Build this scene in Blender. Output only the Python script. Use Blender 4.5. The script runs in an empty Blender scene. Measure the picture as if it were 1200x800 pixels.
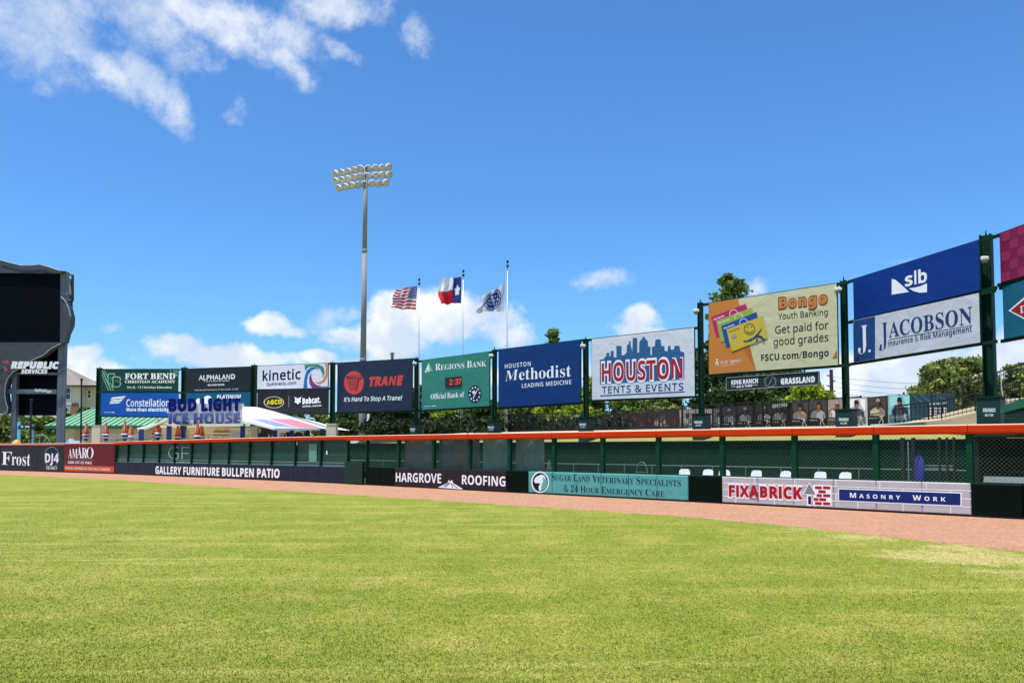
import bpy, math, random
import numpy as np
from mathutils import Vector
from mathutils.geometry import tessellate_polygon

# ------------------------------------------------------------------ camera
scene = bpy.context.scene
COL = scene.collection
EYE = 1.8                 # metres above the warning track
FOC, CX, CY, HZ = 950.0, 600.0, 479.0, 525.0   # lens measured on the 1200 px wide photograph
PITCH = math.atan((HZ - CY) / FOC)
cam = bpy.data.cameras.new('camera')
cam.sensor_width = 36.0
cam.lens = FOC / 1200 * 36
cam.shift_y = (CY - 400) / 1200
cam.clip_start = 0.1
cam.clip_end = 6000
cam_o = bpy.data.objects.new('camera', cam)
cam_o.location = (0, 0, EYE)
cam_o.rotation_euler = (math.pi / 2 + PITCH, 0, 0)
COL.objects.link(cam_o)
scene.camera = cam_o

# ------------------------------------------------------------------ sun, sky, exposure
SUN_EL = math.radians(74)
SUN_DIR = Vector((-0.72, -0.69, 0)).normalized() * math.cos(SUN_EL) + Vector((0, 0, math.sin(SUN_EL)))
sun = bpy.data.lights.new('sun', 'SUN')
sun.energy = 4.8
sun.angle = math.radians(0.5)
sun.color = (1.0, 0.95, 0.86)
sun_o = bpy.data.objects.new('sun', sun)
sun_o.rotation_euler = SUN_DIR.to_track_quat('Z', 'Y').to_euler()
sun_o.location = (-20, -30, 60)
COL.objects.link(sun_o)
scene.view_settings.view_transform = 'Standard'
scene.view_settings.look = 'None'
scene.view_settings.exposure = 0.3
scene.view_settings.gamma = 1.0
scene.cycles.max_bounces = 6
scene.cycles.transparent_max_bounces = 12

world = bpy.data.worlds.new('World')
scene.world = world
world.use_nodes = True
world.cycles.sampling_method = 'MANUAL'
world.cycles.sample_map_resolution = 512
wn, wl = world.node_tree.nodes, world.node_tree.links
bg = wn['Background']
bg.inputs['Strength'].default_value = 0.105
sky = wn.new('ShaderNodeTexSky')
sky.sky_type = 'NISHITA'
sky.sun_disc = False
sky.sun_elevation = SUN_EL
sky.sun_rotation = math.atan2(SUN_DIR.x, SUN_DIR.y)
sky.air_density = 1.0
sky.dust_density = 0.6
sky.ozone_density = 1.6


def wm(op, a, b=None, clamp=False):
    n = wn.new('ShaderNodeMath'); n.operation = op; n.use_clamp = clamp
    for i, v in enumerate((a, b)):
        if v is None: continue
        if isinstance(v, (int, float)): n.inputs[i].default_value = v
        else: wl.new(v, n.inputs[i])
    return n.outputs[0]


tc = wn.new('ShaderNodeTexCoord')
sep = wn.new('ShaderNodeSeparateXYZ'); wl.new(tc.outputs['Generated'], sep.inputs[0])
az = wm('ARCTAN2', sep.outputs[0], sep.outputs[1])
el = wm('ARCSINE', sep.outputs[2])
comb = wn.new('ShaderNodeCombineXYZ'); wl.new(az, comb.inputs[0]); wl.new(el, comb.inputs[1])


def wnoise(scale, detail, rough, vec, dist=0.0):
    n = wn.new('ShaderNodeTexNoise'); n.inputs['Scale'].default_value = scale
    n.inputs['Detail'].default_value = detail; n.inputs['Roughness'].default_value = rough
    n.inputs['Distortion'].default_value = dist
    wl.new(vec, n.inputs['Vector']); return n


def azel(px, py):
    X, Y = (px - CX) / FOC, 1.0
    dy = (CY - py) / FOC
    yy = math.cos(PITCH) - dy * math.sin(PITCH); zz = math.sin(PITCH) + dy * math.cos(PITCH)
    return math.atan2(X, yy), math.atan2(zz, math.hypot(X, yy))


def warp(scale, amount, detail=4):
    w = wnoise(scale, detail, 0.6, tc.outputs['Generated'])
    s = wn.new('ShaderNodeVectorMath'); s.operation = 'SUBTRACT'; wl.new(w.outputs['Color'], s.inputs[0]); s.inputs[1].default_value = (.5, .5, .5)
    m = wn.new('ShaderNodeVectorMath'); m.operation = 'SCALE'; wl.new(s.outputs[0], m.inputs[0]); m.inputs['Scale'].default_value = amount
    a = wn.new('ShaderNodeVectorMath'); a.operation = 'ADD'; wl.new(comb.outputs[0], a.inputs[0]); wl.new(m.outputs[0], a.inputs[1])
    return a.outputs[0]


def blobs(vec, lst):
    acc = None
    for (px, py, rx, ry, rot, amp) in lst:
        a, e = azel(px, py)
        mp = wn.new('ShaderNodeMapping'); mp.vector_type = 'TEXTURE'
        mp.inputs['Location'].default_value = (a, e, 0)
        mp.inputs['Rotation'].default_value = (0, 0, math.radians(rot))
        mp.inputs['Scale'].default_value = (rx / FOC, ry / FOC, 1000)
        wl.new(vec, mp.inputs['Vector'])
        ln = wn.new('ShaderNodeVectorMath'); ln.operation = 'LENGTH'; wl.new(mp.outputs[0], ln.inputs[0])
        mr = wn.new('ShaderNodeMapRange'); mr.interpolation_type = 'SMOOTHSTEP'
        mr.inputs['From Min'].default_value = 1.5; mr.inputs['From Max'].default_value = 0.2
        mr.inputs['To Min'].default_value = 0; mr.inputs['To Max'].default_value = amp
        wl.new(ln.outputs['Value'], mr.inputs['Value'])
        acc = mr.outputs[0] if acc is None else wm('MAXIMUM', acc, mr.outputs[0])
    return acc


def wrange(v, a, b, c=0.0, d=1.0, smooth=True):
    mr = wn.new('ShaderNodeMapRange'); mr.interpolation_type = 'SMOOTHSTEP' if smooth else 'LINEAR'
    mr.inputs['From Min'].default_value = a; mr.inputs['From Max'].default_value = b
    mr.inputs['To Min'].default_value = c; mr.inputs['To Max'].default_value = d
    wl.new(v, mr.inputs['Value']); return mr.outputs[0]


WISPS = [(30, 35, 85, 55, 0, 1.0), (100, 75, 80, 22, -12, .9), (175, 92, 45, 24, -30, 1.0), (206, 112, 17, 34, 10, .9),
         (222, 68, 36, 14, 15, .85), (130, 8, 90, 20, 0, .8), (270, 18, 110, 30, -6, 1.0), (200, 40, 60, 22, 0, .7), (310, 45, 50, 26, -30, .9), (330, 62, 46, 18, -38, .9),
         (352, 84, 14, 20, 0, .7), (395, 50, 34, 10, -20, .65), (400, 8, 70, 18, 0, .9), (448, 16, 30, 14, -10, .6),
         (490, 44, 22, 20, -30, .75), (40, 112, 16, 10, 0, .6), (275, 125, 12, 18, 0, .45), (150, 50, 40, 14, 0, .5),
         (710, 326, 34, 11, 6, .8), (690, 330, 10, 14, 30, .5), (885, 336, 18, 14, 0, .8), (135, 378, 16, 8, 0, .8), (730, 324, 20, 6, 0, .5),
         (400, 378, 50, 14, 10, .6), (1060, 300, 40, 6, 0, .2)]
PUFFS = [(318, 381, 30, 15, 0, .95), (340, 388, 24, 10, 0, .8), (478, 372, 62, 30, 0, 1.0), (450, 395, 70, 26, 0, 1.0), (520, 372, 60, 34, 0, 1.0),
         (575, 378, 42, 32, 0, 1.0), (600, 396, 34, 22, 0, .9), (408, 392, 40, 18, 0, .8), (212, 408, 38, 20, 0, 1.0), (255, 420, 80, 18, 0, 1.0),
         (310, 420, 50, 12, 0, .9), (372, 418, 24, 9, 0, .9), (94, 414, 22, 15, 0, 1.0), (100, 438, 44, 18, 0, 1.0), (752, 370, 30, 20, 0, 1.05),
         (750, 392, 34, 22, 0, 1.0), (1080, 440, 150, 34, 3, .95), (985, 450, 60, 40, 0, .9), (900, 400, 30, 20, 0, .6), (1160, 415, 80, 26, 8, .8), (640, 452, 40, 20, 0, .7), (150, 450, 260, 14, 0, .8), (500, 440, 200, 22, 0, .9)]
w_vec = warp(9.0, 0.07, 8)
p_vec = warp(16.0, 0.032, 5)
# anywhere outside the field of view the same fair-weather clouds go on
beyond = wrange(wm('ABSOLUTE', az), 0.62, 0.95)
back_n = wnoise(3.2, 6, 0.6, tc.outputs['Generated'])
back_c = wm('MULTIPLY', wrange(back_n.outputs['Fac'], 0.56, 0.70), beyond)
wb = blobs(w_vec, WISPS)
fib = wnoise(14.0, 12, 0.72, tc.outputs['Generated'], 0.15)
wd = wrange(wm('ADD', wb, wm('MULTIPLY', wm('SUBTRACT', fib.outputs['Fac'], .5), 2.5)), 0.16, 1.45)
pb = blobs(p_vec, PUFFS)
puf = wnoise(15.0, 9, 0.60, tc.outputs['Generated'], 0.1)
pd = wrange(wm('ADD', pb, wm('MULTIPLY', wm('SUBTRACT', puf.outputs['Fac'], .5), 2.1)), 0.30, 0.86)
wd = wm('MULTIPLY', wd, wrange(wb, .02, .30)); pd = wm('MULTIPLY', pd, wrange(pb, .02, .30))
dens = wm('MAXIMUM', wm('MAXIMUM', wm('MULTIPLY', wd, 0.88), wm('MULTIPLY', pd, 0.95)), wm('MULTIPLY', back_c, .85))
# milky air low over the horizon
low = wrange(el, 0.0, 0.16, 0.30, 0.0)
shade_n = wnoise(12.0, 5, 0.55, tc.outputs['Generated'])
cc = wn.new('ShaderNodeMix'); cc.data_type = 'RGBA'
wl.new(wrange(shade_n.outputs['Fac'], 0.40, 0.62), cc.inputs['Factor'])
cc.inputs[6].default_value = (5.4, 6.2, 7.3, 1); cc.inputs[7].default_value = (8.0, 8.2, 8.4, 1)
tint = wn.new('ShaderNodeMix'); tint.data_type = 'RGBA'; tint.blend_type = 'MULTIPLY'
tint.inputs['Factor'].default_value = 1.0
wl.new(sky.outputs[0], tint.inputs[6]); tint.inputs[7].default_value = (0.57, 1.04, 1.50, 1)
hz = wn.new('ShaderNodeMix'); hz.data_type = 'RGBA'
wl.new(low, hz.inputs['Factor']); wl.new(tint.outputs[2], hz.inputs[6]); hz.inputs[7].default_value = (2.9, 4.3, 6.9, 1)
mx = wn.new('ShaderNodeMix'); mx.data_type = 'RGBA'
wl.new(dens, mx.inputs['Factor']); wl.new(hz.outputs[2], mx.inputs[6]); wl.new(cc.outputs[2], mx.inputs[7])
wl.new(mx.outputs[2], bg.inputs['Color'])

# ------------------------------------------------------------------ glyph outlines for the signs (polygons, 300 units per em)
GA = '0123456789ABCDEFGHIJKLMNOPQRSTUVWXYZabcdefghijklmnopqrstuvwxyz!#$%&()*+,-./:;<=>?@[]^_{|}~'
GLYPHS = {
'SA':'5@4b4e4b4j4h4k4l4n4p4s4t4!5C605H605%4&5+4v5.4o5<4l5]4j5]4e5J4e5J4j5V4m5Z4s5Y4w5W4$5Q4?4,4?4$4z4#4w4!4u4&4m4<4j4=4e`4/4}5N4}535k',
'SB':'5]4j4e4j4j4r4l4x4o4z4t4!4%4!5z4!5)4z5/4x5<4t5?4p5@4j5[4j5|5G5|5u5>5*5t5z5Z5a5O5&5C5;4>5-4#5z4o5i4h5L4e`555Q565Q5K5R5T5W5Y5e5Z5s5Y5%5V5/5O5>5F5?595>565<555/555(`5G4l5S4n5Z4t5d4$5e4=5c535X5C5O5I595J555J554y554s574o5B4m',
'SC':'605R4b584d4@4k4(4v4v4,4o4~4m5J4o5c4v5t4)5+4[5?595|5S605h5}5y5[5#5@5&5@5-5]5;605@605@5g5;5g5)5x5v5-5i5?5U5]525(4]5I534!5X4l5j4n5v4r5*4z5>4-5^4(5y4i',
'SD':'694k4e4k4j4s4k4x4n4z4s4!4!4!5!4z5-4w5=4r5@4i5[4i5|5G5|5m5[5-5*5{5l605I5-4v5J4e`5H4l5Y4p5k4!5r4[5t5J5k5%5H5?5B5>575<555.555%554!554s574o5B4m',
'SE':'5]4i4e4i4j4r4k4x4n4!4s4#4#4#5z4!5,4x5=4r5@4j5[4j5|5+5|5+5k5%5k5z5!5q5-5d5<5K5>5E5>5A5=575<565:555-555&555O585O5K5P5S5V5X5e5a5s5f5s5f4:5a4:5Z4{5W545S5A5M5E5F5G565H554y564s584o5C4n5J4m5X4n5i4q5r4u5z4!5)4,5.4]5>4]5,4e',
'SF':'5,4j4e4j4j4r4l4x4o4z4u4!4%4!5!4z5,4w5<4r5?4i5[4i5|5)5|5)5k5#5k5z5v5v5&5p5-5h5;5W5>5J5>5E5>5A5>575=565;555/555*555O575O5J5Q5R5V5W5e5Z5s5f5s5f4:5Z4:5W505R5A5J5F575H555H554$554w564r594n5D4l5J4k5R4j5R4e',
'SG':'6C5U4b5A4d4[4k4)4v4v4,4p4}4m5J4p5c4v5u4)5+4[5@585|5R605h5}5z5[5$5@5&5@5*5@5-5]5/5{5;605@605@5g5;5g5,5s5%5$5v5-5n5=5e5[5U5]535(4^5I4{4?544y5G4m5X4i5g4j5m4m5q4s5r4z5r4=5q4{5n515h545X555X596A596A5562545|515_4{5^4=5^4n5v4e',
'SH':'6H4j4e4j4j4r4k4x4n4z4t4!4$4!5$4z5-4x5<4r5?4j5[4j5|5N5|5N5[5G5@5B5?585=565:555+555$555P5r5P5r5$5q5+5p5:5n5=5k5?5f5@5Z5[5Z5|6C5|6C5[635?5}5<5{5-5_5$5_4$5{4u5}4o644l6C4j6C4e5Z4e5Z4j5h4k5n4n5q4t5r4$5r5G555G554$564t584n5E4k5N4j5N4e',
'SI':'5S4i4e4i4j4r4l4w4o4!4t4#4#4#5&4!5/4x5=4r5@4i5[4i5|5N5|5N5[5E5@595=565/555&554#554w564r584o5C4m5H4k5O4j5O4e',
'SJ':'5n4.4K4#4L4t4O4n4S4h4X4e4e4d4l4e4r4h4w4m4z4r4!4x4z4$4x4(4s4)4m4(4i4%4e4$4a4#4Y4%4T4,4S4=4T4[4X4^4c4^4k4^5y4^5(4]5.4?5<4<5>4,5@4$5[4$5|5i5|5i5[5c5@5X5>5U5<5S5.5R5)5R5y5R4(5G4W',
'SK':'6D4j4e4j4j4s4k4x4n4!4t4#4$4#5$4!5-4x5<4s5?4j5[4j5|5N5|5N5[5G5@5B5?585=565:555+555$555K5k5!5r5+5t5;5o5?5b5[5b5|665|665[635[5/5;5r5w5V5Z5~4s634o664l6A4k6G4j6G4e5Y4e5Y4j5c4j5g4j5j4k5l4k5n4m5o4o5n4s5j4y5A5E5559554$564t584n5E4k5N4j5N4e',
'SL':'5=4j4e4j4j4r4k4x4n4z4t4!4$4!5$4z5-4x5<4r5?4j5[4j5|5P5|5P5[5I5@5C5?595=565:555+555$554%554x564s574p5A4n5E4n5K4m5X4n5i4q5r4v5z4$5(4/5.4{5=4{5+4e',
'SM':'6o4i4e4i4j4r4k4w4n4!4t4#4$4#5%4!5+4z5:4x5=4u5?4p5@4i5[4i5|555|5j4]5_5|6j5|6j5[6b5?6W5<6T5-6S5#6S4&6S4w6T4r6V4n6Y4l6d4k6j4j6j4e5*4e5*4j5:4k5?4l5]4o5_4r5{4w5{4%5{5+5a4e5V4e4-5(4-4$4.4s4;4n4[4k514j514e',
'SN':'685,4b4-5t4-4$4.4t4;4n4@4k504j504e4j4e4j4j4q4k4u4l4x4n4z4q4!4v4#4$4#5&4t5;4p5?4n5@4j5[4j5|4|5|5(515(5#5(5+5&5/5$5<5z5>5u5@5n5[5n5|645|645[5_5?5?5<5<5-5<5#5<4b',
'SO':'6I5S4b5E4c514g4>4n4)4v4y4)4r4?4o544m5I4o5X4r5k4y5x4)5*4>5=515^5F5}5U605i5}5v5^5*5=5>5+5}5x645l685X695I6854644?5}4)5>4v5*4n5u4g5h4c`5T4i5t4y5$5I5z5k5s5(5h5>5S5]525(4^5I4{4?534y5F4m',
'SP':'5:4j4e4j4j4r4k4x4n4z4t4!4$4!5$4z5-4x5<4r5?4j5[4j5|5E5|5a5_5p5[5y5<5(5*5,5y5.5o5+5Y5y5M5i5E5N5C555C554$564t584n5E4k5N4j5N4e`555J5A5J5N5L5V5Q5a5Z5c5n5a5!5X5-5Q5<5F5>5A5>575<555/555*',
'SQ':'6I5#455T4E564e4[4k4+4t4z4&4s4>4o534m5I4o5X4r5k4y5x4)5*4>5=515^5F5}5U605i5}5v5^5*5=5>5+5}5x645l685X695I664_5{4&5+4o5n4e5#4M5]4G604G674I684C5@47`5U4i5t4y5$5I5!5k5s5(5h5>5S5]525(4^5I4{4?534y5F4m',
'SR':'624j4e4j4j4r4k4x4n4z4t4!4$4!5$4z5-4x5<4r5?4j5[4j5|5F5|5f5^5y5=5,5&5:5o5(5U5i5H5?4t5]4p5{4m5~4k634j644e5q4e5A5E555E554$564t584n5E4k5N4j5N4e`555K5B5K5P5M5Y5R5d5b5f5p5Z5-5H5>5B5>575<555.555&',
'SS':'5(4r4b4r4|4x4|4%4)4.4t4_4l594i5J4k5R4p5W4w5Y4(5U4>5H4}4~574/5G4#5Q4v5b4t5o4u5z4y5,4&5>4:5_4^5~55605C5~5J5}5Q5|5Z5^5b5^5e5]5i5_5k605q605q5k5l5k5h5u5c5%5W5.5O5>5H5[585]4~5[4[5=4<5-4;5$4<5v4@5p4}5k575f5Q5W5b5Q5j5K5p5D5t565v4~5w4?5u4)5q4v5i4n5Y4g5M4c584b534b4}4c4]4d4=4e4.4g4+4h4(4h4#4h4z4g4x4e4w4b',
'ST':'5<4)4e4)4j4<4k4]4n4{4t4|4$4|5?4_5?4+5=4y5,4q5y4n5j4h5j4h5|5.5|5.5j5)5j5v5,5V5?5T4$5U4t5X4n5d4k5m4j5m4e',
'SU':'685O4a504d4/4n4%4$4!4|4!5$4z5-4w5<4r5?4i5[4i5|5M5|5M5[5G5@5B5?575=565:555+545$544[564&5B4t5K4n5W4l5x4v5)4}5)5#5(5-5$5<5w5?5n5[5n5|625|625[5_5?5?5;5=5,5<5#5<545/4)5$4o5m4e',
'SV':'5=5E4a4r5$4o5,4l5;4g5?4a5[4a5|5D5|5D5[555@505?4|5<4{5.4{5*4}5#5S4]5s5#5u5)5u5.5t5<5q5?5l5@5e5[5e5|5]5|5]5[5<5@5-5=5*5.5%5%5J4a',
'SW':'6h514b4o5)4l5/4j5=4f5@4Z5[4Z5|545|545[4~5@4_5?4]5<4[5.4]5)4^5!5H4{5e5u5a5+5X5:5U5>5Q5@5J5[5J5|5[5|5[5[5,5?5)5/5)5+5+5&62506M5z6O5(6P5-6O5;6L5>6H5@6B5[6B5|6l5|6l5[6g5?6c5;6Z5,6W5$5^4b5=4b5j5h574b',
'SX':'614h4e4h4j4u4n4(4y585C4#5&4x5.4s5=4o5@4j5[4i5|5N5|5N5[5J5[5A5?575:585,5A5&5T5b5l5!5o5*5q5/5m5?5c5[5c5|5|5|5|5[5=5?5,5<5$5,5v5!5Y5T5/4v5=4q5@4m5^4k5}4j5~4e5M4e5M4j5Y4l5b4q5a4v5W4$5D554@4$4=4x4<4r4@4l524j524e',
'SY':'5=4+4e4+4j4>4k4_4n4|4t4}4$4}544s5&4n5/4i5>4g5?4e5@4c5@4a5@4a5|5C5|5C5@595@545@505?4}5=4|5:4|5-4~5(5P5I5o5y5r5(5t5-5p5>5d5@5c5|5[5|5[5@5<5?5.5<5*5.5%5(5U5B5U4$5V4t5Y4n5d4k5m4j5m4e',
'SZ':'5]4k4e4k4h5X5>5E5>525=4[5;4:5-4)5&4#5v4w5j4r5j4v5|5-5|5-5]4{4n5M4n5e4p5t4w5%4,5-4~5<4~5-4e',
'Sa':'5r5Q4b5F4e5A4o4_4f4*4b4x4d4q4h4m4o4k4x4n4,4x4@4;4~5A575A5M595U565Z515c4^5d4:5b4,5W4-5U4/5R4;5N4<5J4;5E4.5B4*584#574w584r5B4p5F4o5L4p5S4t5Y4z5c4)5g4=5j4~5k5H5i5T5c5a5S5c5D5c4x5c4s5c4q5f4o5h4p5k4q5n4m5c4e`4_4o4}4p524q564t5A4x5A514[4[4:4%4=4s',
'Sb':'5w4r4b4r5&4q5/4p5>4m5@4g5[4g5|4[5|4[5Y535h5G5k5Q5i5Z5e5g5X5m5O5p5C5r505p4:5l4#5e4q5V4i5K4d584b4^4e4,4m4u4b`554i5E4l5K4t5N4)5O4}5M5E5J5P5E5W555Y515X4|5V4]5R4[5N4[4z4_4m',
'Sc':'5c4|4b4;4d4&4h4w4p4p4y4l4-4k4_4l594q5L4x5V4*5d4?5i525k5F5i5P5d5V5W5X5O5W5I5U5F5Q5C5L5B5C5F595P595S595V575b515d4=5V4/564;4<4@4#504s5B4p5M4s5V4!5Z4w5I4g',
'Sd':'5z4[4b4-4d4#4h4u4o4o4y4l4,4k4^4l594p5L4v5V4$5d4/5i4^5k575h5H5Y5H5+5G5;5E5>595@535[535|5k5|5k4#5k4u5l4q5o4o5u4m5u4h5c4g5H4b5H4q564f`514m564n5B4q5E4v5H4#5H5N5F5R5C5V575X525Y4^5W4>5P4;5D4:4{4;4*4>4w4^4p',
'Se':'5e4{4b4:4d4%4h4v4p4p4z4l4.4k4|4l5A4p5M4w5W4&5d4;5i4|5k5D5h5P5Y5W5K5Z525Z504:504@4!5A4r5L4u5V4&5Z4!5I4h`4:585A585A5E5A5P585X545c4}5d4=5W4:5B',
'Sf':'5E4i4e4i4j4n4j4q4l4s4m4t4o4u4s4u4!4u5X4j5X4j5h4u5h4u5u4w5+4%5@4<5|525~5D5}5M5^5R5<5T5+5S5$5Q5y5M5v5H5v5C5v595y565#555(565,585;595=595?585[545]4~5[4{5>4_5/4^5(4^5h5B5h5B5X4^5X4^4y4_4q4|4m524k5A4j5A4e',
'Sg':'5m4^3}4(3~4s444l4A4i4I4m4Q4z4W4o4e4l4n4m4u4r4!4y4)4,4.4r4_4l5E4m5N4q5U4w5b4&5f4;5i4|5k595i5K5f5j5f5j5U5U5U5a5L5b5B5a535X4_5R4>5K4:5B4-524,4~4,4|4,4_4,4]4,4=4+4/4)4,4%4+4z4.4u4[4t534t5H4s5S4q5a4n5f4i5i4b5j4T5f4G5W465G40`4|4<534>574^59525A5D595P575X535b4|5d4@5b4<5X4:5P4/5D4:524<4^4@4>`4}455L495T4K5S4P5P4S5J4T5B4U4*4U4$4P4!4I4$4D4)494;46',
'Sh':'5$4j4e4j4j4o4k4r4m4t4p4u4v4u5+4t5:4s5>4p5@4k5[4k5|4^5|4^5U575g5N5k5h5b5n5D5n4v5o4p5p4m5s4k5x4j5x4e5B4e5B4j5I4m5L4v5L5F5K5M5J5R5G5U5B5V525T4^5L4^4v4_4p4{4m4~4k544j544e',
'Si':'594+5x4$5y4x5#4u5)4t5/4u5?4x5_4$5}4+5~4;5}4@5_4^5?4_5/4^5)4@5#4;5y`4j4e4j4j4p4k4s4m4t4p4u4v4u5Q4t5W4s5Z4p5b4k5c4k5h4_5h4_4v4_4p4{4m4~4k544j544e',
'Sj':'5D4-5x4&5y4z5#4w5)4v5/4w5?4z5_4&5}4-5~4=5}4]5_4{5?4|5/4{5)4]5#4=5y`4p3}4h3~4b414V444R484O4D4N4J4O4O4R4S4V4V4a4V4f4V4i4S4l4P4m4K4l4H4k4E4i4B4j464n454t464w4A4x4G4x4O4x5P4x5V4v5Z4r5b4l5c4l5h4}5h4}4Y4_4I4=474&40',
'Sk':'5w4j4e4j4j4o4k4s4m4t4p4u4v4u5*4t5:4s5>4p5@4k5[4k5|4^5|4^515I5O5M5T5N5X5L5b5D5c5C5h5s5h5s5c5g5Z5W5S5H5D5s4o5w4k5#4j5#4e5D4e5D4j5F4j5K4k5M4n5L4q5K4t4~4^4^4?4^4v4_4p4{4m4~4k544j544e',
'Sl':'5A4j4e4j4j4p4k4s4m4t4p4u4v4u5*4t5:4s5>4p5@4k5[4k5|4_5|4_4v4_4p4{4m4~4k544j544e',
'Sm':'6Q4j4e4j4j4o4k4r4m4t4p4u4v4u5Q4t5V4s5Z4p5b4k5c4k5h4^5h4^5T565f5L5k5c5f5k5S5x5f5:5k655b6B5D6B4v6C4p6D4m6G4k6L4j6L4e5#4e5#4j5)4k5,4m5-4p5.4v5.5F5-5M5,5R5)5U5#5V5t5T5l5L5l4v5m4p5n4m5q4k5v4j5v4e5A4e5A4j5F4k5H4m5J4p5K4v5K5F5J5M5I5R5F5U5A5V515T4^5L4^4v4^4q4{4m4~4k534j534e',
'Sn':'5$4j4e4j4j4o4k4r4m4t4p4u4v4u5Q4t5V4s5Z4p5b4k5c4k5h4^5h4^5U575g5N5k5h5b5n5D5n4v5o4p5p4m5s4k5x4j5x4e5B4e5B4j5I4m5L4v5L5F5K5M5J5R5G5U5B5V525T4^5L4^4v4_4p4{4m4~4k544j544e',
'So':'5p514b4=4d4(4h4w4p4p4z4l4.4k4{4l5A4p5M4w5W4(5d4=5i505k5D5i5O5d5X5W5d5M5i5A5j4{5i4-5d4z5X4p5O4h5D4d`514h584j5D4q5E4v5F4$5G4/5G4{5F5I5C5V585c515e4]5c4=5V4;5I4:4{4:4/4;4$4<4v4=4q4]4j',
'Sp':'5z4j3}4j434n444q454s474t4A4u4E4u4L4u5N4t5V4s5Z4p5b4k5c4k5h4]5h4]5T545f5J5k5T5i5c5d5j5W5o5M5s5B5t4}5s4/5o4!5j4p5b4i5S4d5I4b554e4^4o4^4N4_4G4{4A4|47504554445943593}`594m5H4p5M4w5P4+5Q4{5P5D5M5O5I5V5A5X515U4^5L4^4z504p',
'Sq':'5x523}52435A445E465G495H4F5H4n564e4]4b4-4d4$4h4u4o4p4x4l4+4k4]4m584q5K4x5V4)5d4>5i515k5E5h5R5Y5h5k5k5k5k4F5k4A5m465p445u435u3}`544n584o5C4q5F4t5H4y5H5M5E5Y545c4_5a4>5S4;5F4:4|4;4+4>4w4_4p',
'Sr':'5a4j4e4j4j4p4k4s4m4t4p4u4v4u5Q4t5W4s5a4p5b4k5c4k5h4^5h4^5Q4~5Y565e5D5i5K5k5R5i5X5f5a5a5b5U5a5O5X5K5T5I5O5H5K5H5H5J5E5M5C5P5A5R575S525R4~5M4{5G4_584_4v4_4p4}4m524k594j594e',
'Ss':'5a4_4b4;4c4&4g4$4g4!4h4w4f4t4b4p4b4p4-4u4-4y4y4&4q4/4k4[4i4~4j544m574q584w554%4|4,4-4>4#4^4u514q584p5G4r5S4x5b4*5i4[5k4{5j505j545i5A5g5C5g5E5f5H5h5J5k5N5k5N5G5J5G5E5Q595X525b4_5d4>5c4:5a4-5W4,5S4-5N4:5K4=5H4^5D57575G515M4_5Q4=5R4)5P4t5I4j584d',
'St':'5J4<4b4(4d4y4h4u4p4t4z4t5Y4k5Y4k5e4v5p4&5z4/5+4>5<4]5<4]5h5C5h5C5Y4]5Y4]4%4^4x4_4t4|4r504q574t5C4!5H4y554h',
'Su':'5!4>4b4(4d4y4j4t4t4s4*4s5O4r5U4q5Z4n5b4h5c4h5h4]5h4]4!4]4v4_4s4~4p534p5C4r5J4y5J5O5I5V5G5Z5D5b575c575h5l5h5l4z5m4t5n4q5r4o5w4n5w4i5e4g5J4b5J4q5D4k564f4}4c',
'Sv':'5g4]4b4p5O4n5U4l5Y4i5b4d5c4d5h4~5h4~5c4|5c4@5b4>5X4>5U554<5L5Q5M5T5M5W5K5b5B5c5B5h5f5h5f5c5b5b5X5Y5V5T5S5N4}4b',
'Sw':'5?4<4b4j5T4i5X4g5Z4e5b4b5c4b5h4[5h4[5c4=5c4;5b4:5Z4/5X4:5U4:5S4;5Q504=5D5L5A5U595Y575b545c505c505h5l5h5l5c5f5b5d5X5d5V5d5T5p4[5%5R5&5U5&5X5&5Z5$5b5z5c5v5c5v5h5^5h5^5c5?5c5<5Z5:5W5/5R5f4b5b4b5H594[4b',
'Sx':'5k4f4e4f4i4o4n4x4v4<4@4r5T4l5Z4f5c4f5h515h515c4^5b4[5Y4]5W4_5S555C5H5R5K5V5K5Y5K5a5I5b5F5c5A5c5A5h5h5h5h5d5Z5Z5Q5Q59555b4p5d4m5f4k5h4j5k4j5k4e4|4e4|4j504j534k554l564n554r524w4@4/4*4w4&4s4%4o4)4k4/4i4:4e',
'Sy':'5e4u3}4n3~4h434d484c4F4d4K4f4O4j4R4p4S4t4R4x4P4!4M4!4H4!4F4#4B4&4A4+4C4/4I4<4M4>4R4@4W4[4d4p5P4n5T4l5X4k5Z4j5a4g5c4d5c4d5h4~5h4~5c4^5c4@5b4>5Z4=5W4>5U4?5R564;5J5M5K5P5L5S5L5U5L5W5L5Z5J5b5G5c5B5c5B5h5e5h5e5c5a5b5X5Y5V5T5S5N4~4X4^4K4>4B4/454*414#3~',
'Sz':'5c4i4e4i4i505a4=5a4*5Z4!5V4v5P4r5F4m5F4n5h5W5h5W5b4=4l4{4l584n5H4r5N4z5S4-5X4-5U4e',
'S0':'5#564c4?4e4(4l4w4w4q4.4m514l5M4m5h4q5z4w5;4(5|4?6457665M645Z5|5i5;5p5z5t5h5u5M5t515p4.5i4w5Z4l5M4e`564p5G4t5L4(5O4{5P5M5O5m5L5(5G5>575]4|5>4[5(4>5m4=5M4>4{4[4(4|4t',
'S2':'5#4l4e4l4z4<514}5D565O5C5X5F5g5H5p5I5z5H5,5E5=595[525^4]5@4=5:4:5$4/5n4#5o4t5r4o5x4m5*4n5;4r5[4x5}4)624>6552665M645b5|5j5;5m5!5m5t5k5n5g5g5b5Y5V5Q5M5G5A554{4@4&4!5N4!5T4#5Y4&5c4+5e4;5f4[5r4[5q4e',
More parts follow.
